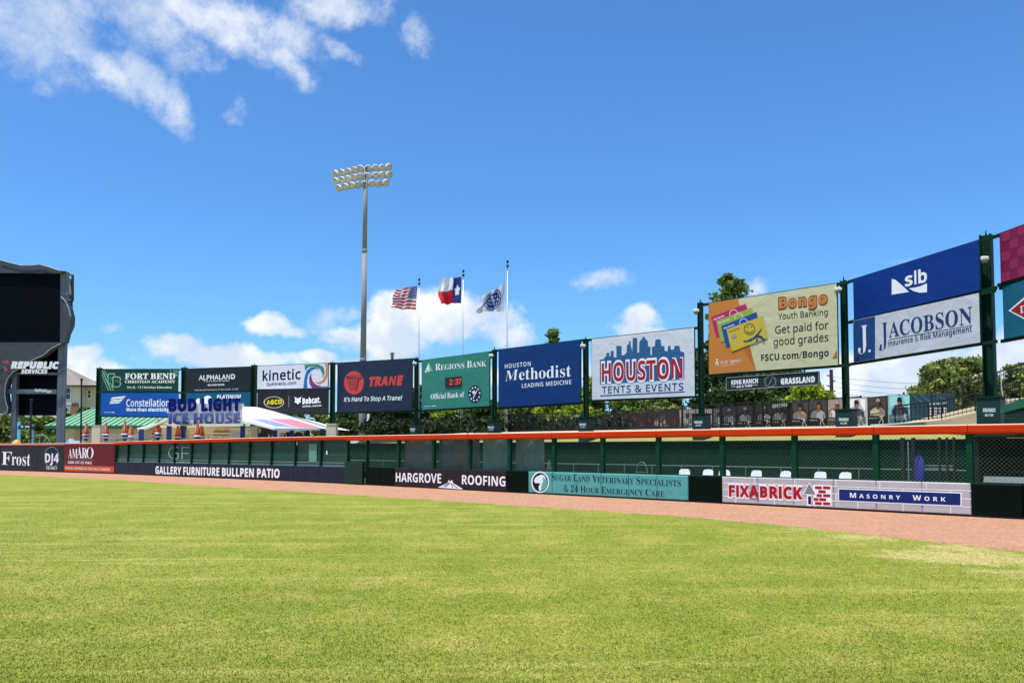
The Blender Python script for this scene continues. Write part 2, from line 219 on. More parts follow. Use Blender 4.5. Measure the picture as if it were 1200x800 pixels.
'S4':'5#4;4e4;4p4[4p4}4p544r574v584%584<4h4<4h505A645c645c515x515x4<5c4<5c4%5d4v5h4r5m4p5s4p5v4p5v4e`4v515851585a595j595t595%5A5:595-575)545$525y505t4|5p4_5m4^5k',
'BA':'5~4e4e51645c645~4e5u4e5k4/4]4/4.4e`515A5c5A5S5h5R5l5P5q5O5v5M5#5L5)5K5-5I5)5H5!5F5u5E5p5C5k5B5h',
'BB':'5_4w4e4w645D645c625u5{5(5:5,5v5+5k5%5b5w5U5n5Q5u5N5!5K5(5G5,5A5/525:4[5,4$5z4p5i4h5M4e`4~5b5G5b5S5c5Z5f5d5k5e5r5c5y5Y5%5Q5)5F5*4~5*`4~4%5J4%5U4(5c4,5g4<5h4_5g525c585U5B5H5D4~5D',
'BC':'5=5Q4c564e4?4l4(4w4x4.4r514q5M4s5g4y5y4*5:4[5{59645T665e655p635z605,5{5z5z5r5%5j5)5b5+5T5+5E5(525v4_5g4]5M4_51524;5D4(5T4#5c4$5l4%5u4)5&4,5&4j5u4g5l4e5b4c',
'BD':'694w4e4w645D645Y625q5{5(5;5=5!5_5j5|5N5[4@5(4w5g4j594e`4~4%5C4%5j4<5u5N5r5h5j5w5W5&5F5*4~5*',
'BE':'5#4w4e4w645p645p5*4~5*4~5b5l5b5l5C4~5C4~4%5p4%5p4e',
'BF':'5z4w4e4w645p645p5*4}5*4}5W5l5W5l574}574}4e',
'BG':'665T4c504h4*4v4u4?4q5M4s5h4y5z4,5;4{5|5F645b665m655x635+615?5|5*5#5!5&5s5)5k5+5b5+5O5*5E5$555v4}5l4^5Z4]5M4^584|4|524<594+5J4%5V4#5b4$5g4$5k4%5o4%5o555N555N5V5?5V5?4k5)4h5u4e5h4d',
'BH':'6E4w4e4w644~644~5b5u5b5u645{645{4e5u4e5u5C4~5C4~4e',
'BI':'5S4k4e4k4v4$4%4$5)4k5<4k645M645M5<545)544%5M4v5M4e',
'BJ':'5H4h3}4c3}4X3}4T3~4P404P4P4S4P4W4O4Z4N4d4N4i4O4n4P4r4S4u4X4w4e4w4n4w644~644~4n4|4X4]4J4;4A4(434u3~',
'BK':'5^4w4e4w644~644~5S515W545b575f5B5j5o645]645X5U5^4e5n4e5B5B4~514~4e',
'BL':'5$4w4e4w644~644~4%5v4%5v4e',
'BM':'6o4w4e4w645A645i4/5?646W646W4e634e635I645P645Y645g645p655w655#5v4e5T4e4^5#4^5w4^5p4_5g4_5Y4_5P4_5H4_4e',
'BN':'6O4w4e4w6457645*4;5*4{5*565)5G5)5Q5)646664664e5v4e4^5x4^5n4_5c4_5S4_5I4_4e',
'BO':'6K5U4c594e4[4l4)4w4x4.4s514q5M4s5h4x5z4)5;4[5|59645U665q645*5|5[5;615z675h695M6751614.5[4w5*4l5q4e`5U4$5l4(5w4<5%525(5M5%5g5w5w5l5(5U5,5E5(525w4{5g4^5M4{52524<5E4(',
'BP':'5<4w4e4w645E645c615t5[5$5)5(5n5&5b5!5P5t5G5j585U535C514~514~4e`4~5Q595Q5K5R5T5V5Z5c5b5m5V5$5C5*4~5*',
'BQ':'6K5x465W4c5U4c594e4[4l4)4w4x4.4s514q5M4s5h4x5z4)5;4[5|59645U665q645*5|5[5;615z675h695M6750604+5>4t5#4i6846`5U4$5l4(5w4<5%525(5M5%5g5w5w5l5(5U5,5E5(525w4{5g4^5M4{52524<5E4(',
'BR':'5]4w4e4w645A645a615r5]5$5+5(5p5(5f5$5Y5x5R5s5L5l5G5f5D5]4e5n4e5F554~554~4e`4~5U585U5L5V5U5Z5Z5f5b5o5Z5x5U5%5L5)585*4~5*',
'BS':'5z504c4)4e4n4l4n4:4y4,4,4(4@4$524#5C4$5I4)5M4-5N4=5L4{5F5256574_5C4?5F4/5I4*5L4#5Q4w5V4s5c4q5k4p5t4s5-4$5_4>635A665L655V635f605q5{5g5!5X5&5P5)5H5+595+515*4_5&4[5!4@5u4[5n4}5i565d5I5X5S5S5b5M5i5G5n595q505r4?5o4#5d4n5M4f',
'BT':'5(4]4e4]5)4i5)4i645#645#5)5O5)5O4e',
'BU':'6C5Q4c504g4-4r4z4+4v514v644}644}564~4@554,5E4%5Q4$5d4&5m4,5r4[5t565t645_645_515^4<5>4$5+4r5x4j5i4e',
'BV':'5@4~4e4e644,64585859555A505C4^5D4=5F4-5F4(5G4-5I4=5J4^5L505M555N585o645@645W4e',
'BW':'6t4<4e4e644+644}5F505A5154524|544>554.554)564.574?584{5A535B595C5D5X645!645]5D5^595_535{4{5}4>5~4.5~4)604.614?634|6454655A665F6P646t646I4e5/4e5s5Q5r5S5q5W5p5b5o5g5n5l5n5q5m5u5l5x5l5u5k5q5j5l5i5g5h5b5g5W5f5S5f5P5L4e',
'BX':'5^4e4e4}5O4h644<645I5g5m645@645a5N5^4e5o4e5G544.4e',
'BY':'5;4}4e4}554e644.645D5Z5h645;645S565S4e',
'BZ':'5(4j4e4j4y5O5*4l5*4l645y645y5/4@4%5!4%5!4e',
'Ba':'5-4]4c4*4e4w4l4p4v4m4.4q4}4z594;5F585I5R5J5R5N5Q5V5M5a5H5d5A5e525d4^5c4;5Z4*5W4x5q4)5u4=5y4~5!5B5!5U5y5j5r5s5f5v5N5v4e5a4e5U4t5M4l5E4g554d`544y5D4z5K4&5P4.5R4[5R515F51534~4_4_4@4?4>4.4?4(4]4#4}4z',
'Bb':'5=5Q4c5F4d574g514l4{4q4^4q4>4e4u4e4u6D4{6D4{5(4{5z4_5t4_5o4_5k515q585v5G5z5R5!5i5w5v5m5&5U5)555&4+5v4q5h4g`5I4!5Q4%5W4,5a4@5c565a5K5W5U5Q5a5H5c575a515V4|5M4{594{554|4@504,574%',
'Bc':'5s5A4c4>4f4!4q4q4*4n544p5N4u5b4$5m4:5u4}5z5D5!5O5z5X5y5f5v5l5t5c5V5W5Y5P5a5J5b5D5c4{5U4?554@4?4{4+534$5D4!5M4#5U4%5b4)5i4-5i4k5b4g5T4e5L4c',
'Bd':'5=514c4/4g4z4q4q4+4n554q5U4z5m4/5w515!5C5z5L5v5S5q5X5k5X5o5X5t5W5z5W5)5W6D5!6D5!4e5d4e5X4s5R4m5K4h5B4d`5B4!5M4$5T4*5W4>5Y515Y555X5J5T5T5M5a5B5c525a4_5T4@5J4>544@4?4_4+524$',
'Be':'5*5F4c504e4;4i4%4q4u4#4p4<4n544p5M4u5a4#5m4/5u4{5y5B5!5V5x5l5n5v5X5y5C5y4}4>4}4[4;4|4)564!5H4y5R4z5a4!5j4%5s4*5s4k5k4g5b4e5R4c`4?5H5W5H5V5R5R5Y5L5d5B5f535d4|5Z4[5S',
'Bf':'5S4z4e4z5b4i5b4i5q4z5y4z5)4!5@4%604,674>6B4}6D596E5I6E5P6D5W6B5b695T5=5Q5>5M5>5I5?5D5?575>535<515-515(515y5R5y5R5b515b514e',
'Bg':'5=573[4{3[4:3]4%3_4u3}4u4M4<4G594E5Q4K5W4d5W4f5W4i5W4m5W4p5X4s5Q4l5I4g5A4d514c4.4g4y4r4q4,4n554q5T4y5l4/5w515!5K5w5X5k5a5y5!5y5!4e5w4J5m445V3_`5B4!5L4#5S4)5W4<5Y515Y555W5K5S5U5L5a5B5c4_5T4?544_4+',
'Bh':'5[4u4e4u6D4{6D4{5-4{5$4_5u4_5o4^5k525r595w5I5z5S5!5i5y5u5q5%5e5(5M5(4e5b4e5b5E5X5W5K5c585a515T4|5H4{524{4e',
'Bi':'5B4,5/4%5:4x5<4u5@4t5}4u664x6A4%6C4,6D4<6C4[6A4{664|5}4{5@4[5<4<5:`4u4e4u5y4{5y4{4e',
'Bj':'5B4,5/4%5:4x5<4u5@4t5}4u664x6A4%6C4,6D4<6C4[6A4{664|5}4{5@4[5<4<5:`4l3[4g3[4a3[4V3]4R3^4R4I4V4H4Y4G4b4G4f4G4l4H4p4J4t4O4u4X4u5y4{5y4{4S4_4I4[4A4<424+3|4y3]',
'Bk':'5:4u4e4u6D4{6D4{5Z4{5S4_5M4_5G4^5A4}5E515I545N585R5c5y5-5y5T5C5:4e5e4e594_4{4/4{4e',
'Bl':'5B4u4e4u6D4{6D4{4e',
'Bm':'6w4u4e4u5y4>5y4]5k505r585w5H5z5Q5!5c5z5l5w5s5r5y5k5!5k5)5r5;5w5{5z655!6L5y6X5q6e5e6h5M6h4e6D4e6D5E695W5{5c5;5a5*5U5%5J5$555$4e5Y4e5Y5E5U5W5I5c575a505T4|5H4{524{4e',
'Bn':'5[4u4e4u5y4>5y4]5k515r595w5I5z5S5!5i5y5v5q5%5e5(5M5(4e5b4e5b5E5a5P5X5W5S5b5K5c585a515T4|5H4{524{4e',
'Bo':'5:5C4c4}4e4:4j4$4r4u4$4p4=4n554r5T4#5l4?5w5D5!5R5y5e5t5p5l5x5a5$5M5&555!4,5p4r5Y4g`5C4!5N4$5U4,5Y4@5Z555Y5J5U5U5N5a5C5c525a4_5U4@5J4?554@4@4_4,524$',
'Bp':'5=4u3[4u5y4?5y4^5k515q585v5G5z5R5!5i5w5v5m5&5U5)555%4,5v4r5h4g5Q4c5F4d574g514l4{4q4_4i4{4a4{3[`5I4!5R4%5X4,5b4@5c565X5U5H5c575a515V4|5M4{594{554|4@504,574%',
'Bq':'5=5W3[5W4c5W4k5X4s5R4m5K4h5C4d514c4/4g4z4q4q4+4n554q5U4z5m4/5w515!5C5z5L5v5S5q5X5k5a5y5!5y5!3[`5B4!5M4#5T4*5W4=5Y515Y555X5J5T5T5M5a5B5c525a4_5T4@5J4?544_4+',
'Br':'5f4u4e4u5y4=5y4]5f505n585u5H5z5R5!5U5!5W5!5Z5!5b5z5Z5X5V5Y5S5Y5Q5Y5J5X5B5V555S505N4|5F4{564{4e',
'Bs':'5o4{4c4:4c4&4d4w4f4n4i4n4*4w4&4)4#4=4z4|4y544z594#5C4&5D4*5C4-5B4/594<554>4}4]4>4|4+514!564u5A4q5G4o5N4n5V4q5j4z5s4:5y535!5D5!5M5y5W5v5f5r5W5W5O5Z5H5c5A5d525e4[5c4>5X4>5U4@5S4]5Q4|5N535L5C5H5L5D5S595Y545d4~5g4[5g4.5e4w5V4l5G4e',
'Bt':'5b534c4^4d4;4f4*4k4#4q4y4!4x4/4x5b4j5b4j5o4z5y4+5]4~5]4~5y5U5y5U5b4~5b4~4/504*534%574#5C4!5H4!5M4#5Q4$5V4%5V4h5Q4f5J4d5C4c',
'Bu':'5[544c4=4e4&4m4w4y4t4=4t5y4_5y4_4{4{4:4~4)554#5D4!5O4$5W4,5Z4]5b585b5y5(5y5(4e5i4e5e4s5W4l5O4g5E4d',
'Bv':'5%4[4e4e5y4,5y534|544[564;564+574%594;5C4|5X5y5%5y5N4e',
'Bw':'6W4.4e4g5y4-5y4_5B4{564|4~4}4[4~4;504+514%524)524.534=544]554|5552565556575K5y5r5y5&575(545)4}5*4[5+4:5+4+5,4%5-4*5.4:5/4[5:4~5<565=5B615y6U5y5~4e5u4e5m4=5l4]5j4~5i565g5D5e5L5d5R5b5X5a5b5Z5X5Y5R5W5L5U5D5S565R4~5P4]5O4=5F4e',
'Bx':'5&4f4e4=564h5y4<5y585P5U5y5$5y5S565%4e5V4e584=4:4e',
'By':'5%4!3[4v3[4r3[4o3]4l3]4l4H4n4H4q4G4t4G4x4G4(4H4/4M4>4S4[4Z4^4f4e5y4.5y544}554^564>574/574*594/5A4>5B4^5C4}5W5y5%5y5I4Q5A4B50404<3^',
'Bz':'5m4j4e4j4w565b4m5b4m5y5e5y5e5e4@4#5g4#5g4e',
'B0':'5%574c4:4h4x4w4o4@4l5M4m5i4q5!4w5;4)5|4@6457665U615k5<5t5r5w5M5v505r4-5k4w5b4l5O4e`574#5H4&5N4:5Q505S5M5Q5h5N5x5H5)575,4}5)4[5x4>5h4<5M4>504[4:4}4&',
'B1':'5%534e535X535d535l535t545!525y4~5v4{5t4]5q4(5d4q5v58645X645X4e',
'B2':'5%4m4e4m4z4^58545I5C5Q5H5X5L5e5O5l5O5r5N5z5K5&5E5*575+4~5+4@5(4.5!4$5u4m5:4s5@4z5_4)604<634|6559665M655X615g5_5n5<5r5(5t5v5r5k5o5Z5i5Q5a5G5Q565E4^4{4(5x4&5x4e',
'B3':'5%4~4c4(4e4m4k4m4-4v4)4(4%4<4#4{4!5A4$5J4)5O4:5P4^5P4~5M545I585C5A535C4@5C4+5C4+5a4@5a535a5B5c5H5f5L5j5N5o5N5t5M5!5I5(5C5+535,4]5+4:5)4)5$4!5z4m5[4v5|4)624?6555665P645e5|5o5;5r5!5p5m5i5c5Y5U5M5Q5b5M5m5F5t555v4[5u4+5p4x5h4p5W4i5H4d',
'B4':'5%5F4e5F4+4h4+4h515G645i645i535!535!4+5i4+5i4e`4+535F535F5S5F5X5F5d5F5j5G5p5G5u5G5x5D5t5B5p595l575h',
'B5':'5%4~4c4=4c4(4e4w4g4o4k4o4-4w4)4)4%4=4#4}4#594$5I4)5O4:5P4{5I5C4|5H4@5H4:5G4*5F4%5E4r5L4w645k645k5)4_5)4[5e4{5f4~5f545g5A5g5N5f5Y5b5h5V5o5M5s5B5u4}5q4(5f4p5N4f',
'B6':'5%5A4c4{4e4.4j4!4r4s4%4n4@4l5B4m5N4n5a4p5l4t5w4z5*4)5=4<5_4~615D645T655Y655d655i655n645n5+5j5,5e5,5a5-5V5-5F5+535&4_5x4?5o4<5d4:5R4@5X4}5d575g5H5h5Y5f5m5W5u5H5x4}5t4(5j4p5U4f`594!5H4$5O4*5S4;5T4}5S575O5E5I5J5A5K535J4}5H4]5E4?5A4=554<504=4^4?4<4]4,4|4(534#',
'B7':'5%4!4e5Q5)4j5)4j645x645x5:544e',
'B8':'5%584c4;4f4y4m4o4y4l4;4n504t5A4$5J4:5P4&5W4w5e4r5n4p5z4r5-4w5?4%5|4:624{6558665K655U625e5|5l5?5q5-5s5z5q5n5k5e5c5W5S5Q5Z5M5g5H5n5B5s545v4{5w4<5u4&5q4v5i4n5Y4h5M4d`585d5E5g5K5k5O5q5P5x5O5%5K5+5E5.575/515.4_5+4@5%4?5x4@5q4_5l515g`574y5H4!5O4%5S4,5U4=5T4]5R4}5N525J555E58595B565D4}584@524<4{4:4=4<4,4@4%4}4!',
'B9':'5%4;4c4,4c4&4c4z4d4v4d4v4$4z4#4%4!4*4!4/4!504#5C4)5K4/5P4]5T545U5H5O5A5I5559514|504+534w5C4n5Q4k5k4o5&4y5[4:6255655J645W5~5h5?5p5)5u5q5w5W5w5K5u585s4{5o4:5i4%5b4u5S4m5G4h524d`555N5C5O5H5Q5M5U5P5Y5R5d5S5h5R5o5P5u5M5!5I5(5D5+565,4}5+4[5%4<5v4;5k4<5b4@5T4|5P',
'RA':'5>4e4e56645N645>4e5y4e5g4_4:4_4w4e`4[5B5b5B5L5s5K5u5J5y5I5$5G5*5F5.5E5;5D5+5B5$595w585s',
'RB':'5@4y4e4y645B645Y625p5{5!5:5%5w5#5l5w5b5o5U5c5Q5k5N5s5K5z5F5&595*515+4@5(4$5v4p5f4h5K4e`4=5X5E5X5U5Y5e5d5j5k5l5u5i5&5c5.5R5<5B5=4=5=`4=4t5H4t5X4v5h4#5n4,5p4[5n535h5B5W5G5F5H4=5H',
'RC':'5<5S4c584e4[4l4*4w4y4.4s514q5M4s5h4y5z4+5:4^5|5B645V665r645,5|5$5-5v5:5n5=5e5>5V5?5A5;4_5$4:5k4,5M4:4}4^4+594w5V4s5e4s5n4u5v4v5%4y5%4i5v4f5n4d5d4c',
'RD':'674y4e4y645E645Y625q5{5&5;5;5!5]5j5_5N5?4@5%4w5f4j5A4e`4=4u574u5p4+5&5N5!5m5p5%5Y5:5B5=4=5=',
'RE':'5!4y4e4y645o645o5=4=5=4=5X5k5X5k5H4=5H4=4u5o4u5o4e',
'RF':'5t4y4e4y645o645o5=4=5=4=5R5k5R5k5B4=5B4=4e',
'RG':'675V4c5B4e4^4l4+4w4y4.4s514q5M4t5h4z5z4-5;4|5|5F645b665n655y645+615?5|5.5-5%5:5u5=5k5>5a5?5D5;4{5$4:5k4,5M4.564<4[4^4+544z5I4u5Z4s5i4s5q4t5w4u5$4v5$5A5W5A5W5Q5[5Q5[4j5+4g5w4e5k4c',
'RH':'694y4e4y644=644=5X5z5X5z645?645?4e5z4e5z5H4=5H4=4e',
'RI':'5I4m4e4m4o4%4s4%5>4m5]4m645A645A5]4]5>4]4s5A4o5A4e',
'RJ':'554d424Z424V424R434O444O4K4S4J4V4I4Z4I4d4I4i4I4m4K4q4M4u4R4w4X4x4f4x644<644<4g4/4O4&4C4s44',
'RK':'5:4y4e4y644=644=5N4^5U505b565h5C5o5p645-645F5V5:4e5r4e525J4=564=4e',
'RL':'5u4y4e4y644=644=4u5p4u5p4e',
'RM':'6h4y4e4y644{645f4&5|646N646N4e654e655c655n665x665*675;5m4e5X4e4;5;4:5*4;5x4;5m4;5b4;4e',
'RN':'6D4y4e4y644?645(4%5)4*5)4/5(4@5(4~5(565(5D5(645^645^4e5!4e4:5*4:5!4;5q4;5f4;5U4;4e',
'RO':'6H5T4c584e4[4l4*4w4y4.4s514q5M4s5h4y5z4*5;4[5|58645T665n645%5|5=5;5}5z635h655M63515}4.5=4w5%4l5n4e`5T4s5o4w5%4*5.4}5;5M5.5k5%5%5o5;5T5?585;4]5%4/5k4,5M4/4}4]4*584w',
'RP':'5-4y4e4y6458645W615n5]5w5*5!5q5y5e5u5T5n5K5c5C5O5854564=564=4e`4=5M525M5K5N5X5S5e5b5h5p5f5#5Y5,5N5<565=4=5=',
'RQ':'6H5!465Y4c5V4c5T4c584e4[4l4*4w4y4.4s514q5M4s5h4y5z4*5;4[5|58645T665n645%5|5=5;5}5z635h655M624}5^4(5,4q5r4g5}46`5T4s5o4w5%4*5.4}5;5M5.5k5%5%5o5;5T5?585;4]5%4/5k4,5M4/4}4]4*584w',
'RR':'5:4y4e4y6459645X615n5^5w5,5!5r5z5g5v5Y5r5R5l5M5e5I5X5E5-4e5p4e5G594=594=4e`4=5P595P5O5Q5Z5W5f5e5h5q5f5$5Y5-5O5<585=4=5=',
'RS':'5z504c4=4c4(4e4w4g4o4j4o4!4w4x4)4u4>4s514s5F4t5P4y5V4(5X4<5W4]5U4~5Q535K585B5C4~5G4.5O4z5X4s5i4q5x4s5+4w5>4%5{4/614_6558665J655U645d615m5}5g5-5Y5:5Q5=5H5>585?4{5>4<5/4-5)4+5x4,5q4.5l4<5g4]5c515Y5C5U5O5P5X5K5f5E5l575o4~5p4=5m4z5b4n5L4f',
'RT':'5!4|4e4|5=4g5=4g645y645y5=5F5=5F4e',
'RU':'675N4c4~4g4-4r4!4+4w514w644;644;514>4:4{4#574u5O4s5f4u5q4$5x4;5z515z645>645>515<4<5.4$5%4r5s4j5e4e',
'RV':'5,514e4e644x645152544]574:594(5A4y5C4(5E4:5H4]5K525q645,645K4e',
'RW':'6l4?4e4g644z644^564{4|4}4=4~4+514!524+544>564}58575Y645q645>565@4|5^4=5_4*5|4!5}4+5~4=614|64566Q646j64664e5=4e5o5i5n5o5l5u5j5z5i5&5h5+5h5.5g5*5f5!5d5r5a5i594e',
'RX':'5)4f4e4~5P4i644$64595b5j645$645J5P5(4e5l4e595C4y4e',
'RY':'5$4}4e4}554e644y64575N5i645$645G565G4e',
'RZ':'5%4m4e4m4s5X5=4o5=4o645t645t5?4+4u5v4u5v4e',
'Ra':'5#4]4c4+4e4x4k4q4u4n4+4q4^4!554=5C5B5E5T5F5T5M5S5X5O5e5G5i575k4~5j4@5h4.5e4(5b4z5p4*5s4=5v4}5x585y5P5w5b5p5i5e5l5O5l4e5Y4e5U4t5M4m5F4g564d`4|4q5A4s5K4y5R4*5T4]5T535D524{504:4{4+4>4)4+4*4!4.4v4>4r',
'Rb':'5/5I4c574d4}4h4?4m4:4s4+4e4v4e4v6D4:6D4:5&4:5x4:5r4/5m4/5i4?5o4}5t575x5I5y5a5u5p5k5y5S5#545y4+5p4q5a4g`5G4r5S4t5b4#5h4;5i545b5Z5F5j515h4[5Z4<5N4:554;4;4@4#514t',
'Rc':'5l5A4c4|4d4:4i4%4p4v4!4r4;4p534r5L4w5a4&5l4;5s4}5x5C5y5K5y5S5w5Z5u5e5s5Z5d5T5f5N5h5H5i5B5i4<5Y4*544,4;4<4$4|4u5A4r5J4s5Q4t5W4v5c4y5c4i5X4f5Q4d5J4c',
'Rd':'5/554c4<4f4#4q4s4*4p544s5S4#5k4<5u565y5H5x5Q5t5X5o5d5i5e5l5e5q5d5u5d5y5d6D5v6D5v4e5g4e5e4t5X4m5Q4h5H4d`584r5N4t5W4!5c4/5d505d545c5L5X5Z5N5h585j4{5g4<5Y4,5L4*534,4;4<4#4{4t',
'Re':'5$5D4c4~4e4;4i4%4q4w4#4r4<4p534r5K4v5Y4$5j4/5r4_5w595y5M5w5X5s5g5l5m5b5q5P5r5B5r514*514-4/4>4#504t5E4r5O4s5W4t5e4v5n4z5n4j5e4g5W4e5N4c`4+5F5Z5F5X5R5S5b5K5h595k4|5h4>5b4.5S',
'Rf':'5J4!4e4!5i4h5i4h5r4!5x4!5%4$5]4,654[6C576E5D6E5J6D5O6C5S6B5N5|5K5}5G5~5C5~57604~5}4^5^4@5;4?5%4?5w5H5w5H5i4?5i4?4e',
'Rg':'5/583[4<3]4y3}4y4F4<4859465M485V4F5b4O5d4b5d4f5d4i5d4m5e4q5e4s5P4g564c4<4g4#4r4s4+4p544s5R4#5j4<5u555y5G5x5P5u5X5p5d5i5h5w5v5w5v4c5s4I5j435U3_`584q5M4t5W4z5c4.5d505d545c5N5W5a5M5h585j4{5g4<5Y4,5L4*544,4;4<4#4{4t',
'Rh':'5:4v4e4v6D4:6D4:5w4:5o4/5h4@5o4~5u595x5J5y5a5v5m5o5u5c5w5K5w4e5f4e5f5J5Z5d5G5j515h4[5Z4<5N4:564:4e',
'Ri':'524&5;4!5<4x5>4u5[4u5|4u624x664!684&684+684.664;624;5|4;5[4.5>4+5<`4v4e4v5w4:5w4:4e',
'Rj':'524&5;4!5<4x5>4u5[4u5|4u624x664!684&684+684.664;624;5|4;5[4.5>4+5<`4i3[4e3[4a3[4W3]4T3^4T484W484Z474d474g464m474r4A4u4F4v4N4v5w4:5w4:4O4.4A4)404w3^',
'Rk':'5w4v4e4v6D4:6D4:5N4:5J4/5F4/5A4/564;584=5A4@5D4]5G4{5J4}5M5W5w5r5w595C5u4e5Y4e4|504:4?4:4e',
'Rl':'524v4e4v6D4:6D4:4e',
'Rm':'6m4v4e4v5w4,5w4/5h4@5p4~5u575x5H5y5c5t5o5g5v5o5&5u5:5x5{5y6C5w6N5p6U5c6W5K6W4e6F4e6F5K695d5]5j5*5h5y5a5t5P5r5A5r4e5a4e5a5K5U5d5E5j505h4@5Z4;5N4:564:4e',
'Rn':'5:4v4e4v5w4,5w4/5h4@5p505u595x5J5y5a5w5m5p5u5c5w5K5w4e5f4e5f5J5Z5d5G5j515h4[5Z4<5N4:564:4e',
'Ro':'5-5B4c4|4e4:4j4%4r4w4$4r4=4p544s5S4%5k4?5u5B5y5P5w5b5r5l5j5t5Z5x5L5z545w4+5l4r5V4g`5B4r5P4t5Z4$5f4<5h545f5L5Z5Y5P5g5B5j4|5g4<5Y4,5L4*544,4<4<4$4|4t',
'Rp':'5/4v3[4v5w4-5w4/5h4?5o4}5t575x5J5y5b5v5p5k5y5T5#545y4+5p4q5a4g5I4c574d4}4h4?4m4:4s4/4o4/4j4:4e4:4a4:3[`5G4r5P4s5W4w5b4%5f4.5i4]5i545h5L5b5Y5S5g5F5j515h4[5a4<5O4:584:544;4<4@4#514t',
'Rq':'5/5d3[5d4c5d4g5d4k5e4p5e4t5X4m5Q4h5H4d554c4<4f4#4q4s4*4p544s5S4#5k4=5u565y5H5x5Q5t5Y5o5d5h5h5w5v5w5v3[`584r5N4t5W4!5b4.5d505d545c5M5W5Z5N5h585j4_5g4;5Y4,5L4*534,4;4<4#4{4t',
'Rr':'5X4v4e4v5w4-5w4/5c4?5l4}5s575w5H5y5L5y5O5y5R5x5U5x5S5g5P5h5M5h5J5i5G5i585h515d4^5Y4>5R4;5I4:584:4e',
'Rs':'5l4^4c4/4c4%4e4v4g4o4j4o4z4w4w4&4t4:4r4_4q564r5E4v5J4!5K4)5K4-5I4:5F4>5A4[534_4^4~4/534&574x5C4s5H4p5N4o5V4r5i4z5r4/5w515y5A5y5J5w5R5u5Z5r5T5d5M5f5F5h575j505k4?5j4.5g4*5c4(5W4)5S4+5P4.5M4>5J4{5G555C5F585N545T4~5Y4^5a4=5b4+5Z4u5Q4k5C4e',
'Rt':'5N504c4[4d4:4f4)4j4#4p4y4y4x4,4x5i4h5i4h5r4x5y4&5]4;5]4;5w5H5w5H5i4;5i4;4-4<4#4@4v4{4s534q574r5B4r5F4s5I4t5I4f5F4e5A4d554c',
'Ru':'5:554c4=4e4&4l4w4y4u4<4u5w4/5w4/4=4?4x584r5N4t5X4#5c4:5e525e5w5v5w5v4e5h4e5e4s5X4l5P4g5F4d',
'Rv':'5q4@4e4e5w4x5w4[4^4^4?4_4/4|4*4~4$504y514u524y544$554*574:594?5A4^5X5w5q5w5B4e',
'Rw':'6I4-4e4g5w4z5w4:514=4[4?4.4@4%4]4w4^4!4_4(4{4-4}4<4~4]514|5K5w5d5w5w4|5y4?5!4-5$4%5%4x5(4%5)4-5,4@5.515}5w6G5w5;4e5t4e5b5B5Y5J5W5R5V5Y5T5e5S5Y5Q5R5O5J5L5B524e',
'Rx':'5v4i4e4]554j5w4&5w535H5V5w5p5w5E555r4e5X4e534]4$4e',
'Ry':'5r4v3[4q3[4m3[4j3]4g3]4g474j474m474p464s464!474*4B4/4H4=4P4^4e4e5w4x5w4]4|4_4>4}4,504$524v544#564+594>5C4|5Y5w5r5w564P504B4[414,3^',
'Rz':'5j4m4e4m4q5G5i4p5i4p5w5Z5w5Z5j4)4s5b4s5b4e',
'R0':'5%574c4;4h4z4w4r4@4o5M4p5i4t5!4z5<4+5|4[6457665T615h5<5q5r5t5M5s515p4-5i4w5Z4l5N4e`574r5L4v5U4)5a4{5b5M5a5m5U5&5L5<575@4]5<4/5&4*5m4)5M4*4{4/4)4]4v',
'R1':'5%544e545p545w545$555+555:525-4~5+4{5(4]5$4(5q4w5$57645M645M4e',
'R2':'5%4o4e4o4t4|53575D5G5M5M5V5R5d5U5l5V5v5T5(5O5:5G5>555@4{5?4<5<4*5.4z5(4p5>4y5_4,614[6555665N635b5{5k5/5n5w5m5l5i5b5d5R5V5H5M575C4|4-4v5t4u5t4e',
'R3':'5%4~4c4=4c4)4e4w4g4n4k4n4!4w4w4*4t4>4s4~4r5F4t5R4y5X4*5Z4@5X535P5B5C5F4_5H4,5H4,5W4_5W5B5Y5M5d5T5m5V5x5T5)5O5:5G5?555@4^5?4:5=4(5/4x5*4o5@4w5|4*614@6555665O635c5{5l5/5n5y5l5l5f5b5W5U5K5Q5Z5L5j5E5q545s4@5q4*5m4x5e4o5U4h5G4d',
'R4':'5%5N4e5N4.4i4.4i4}5M655e655e4~5z4~5z4.5e4.5e4e`4!4~5N4~5N5i5N5s5N5!5O5*5O5;5M5-5J5(5H5#5F5y',
'R5':'5%504c4>4c4*4e4y4g4r4k4r4#4z4x4+4u4?4s504r5F4t5Q4z5X4+5a4^5X575R5G5G5L505N4^5N4<5M4+5L4%5K4u5Q4!645i645i5=4<5=4.5a4<5b4]5b4~5c555c5P5Z5f5R5o5E5s4{5o4&5e4p5N4f',
'R6':'5%5A4c4|4e4:4j4%4r4w4&4r4[4p5B4q5R4s5g4w5u4$5*4-5?4^5~58645R665V665a655f655j645j5>5f5?5b5@5W5@5R5@5F5?545<4{5,4?5$4:5t4-5k4+5Z4*5N4;5U4]5Z525d5E5e5V5b5i5T5r5F5u4{5r4&5h4p5T4f`5A4r5L4t5U4z5a4,5c4{5b595V5I5N5O5A5Q525P4^5M4=5I4.5C4+564*504+4@4-4.4<4%4]4w504s',
'R7':'5%4(4e5a5=4n5=4n645t645t5?4|4e',
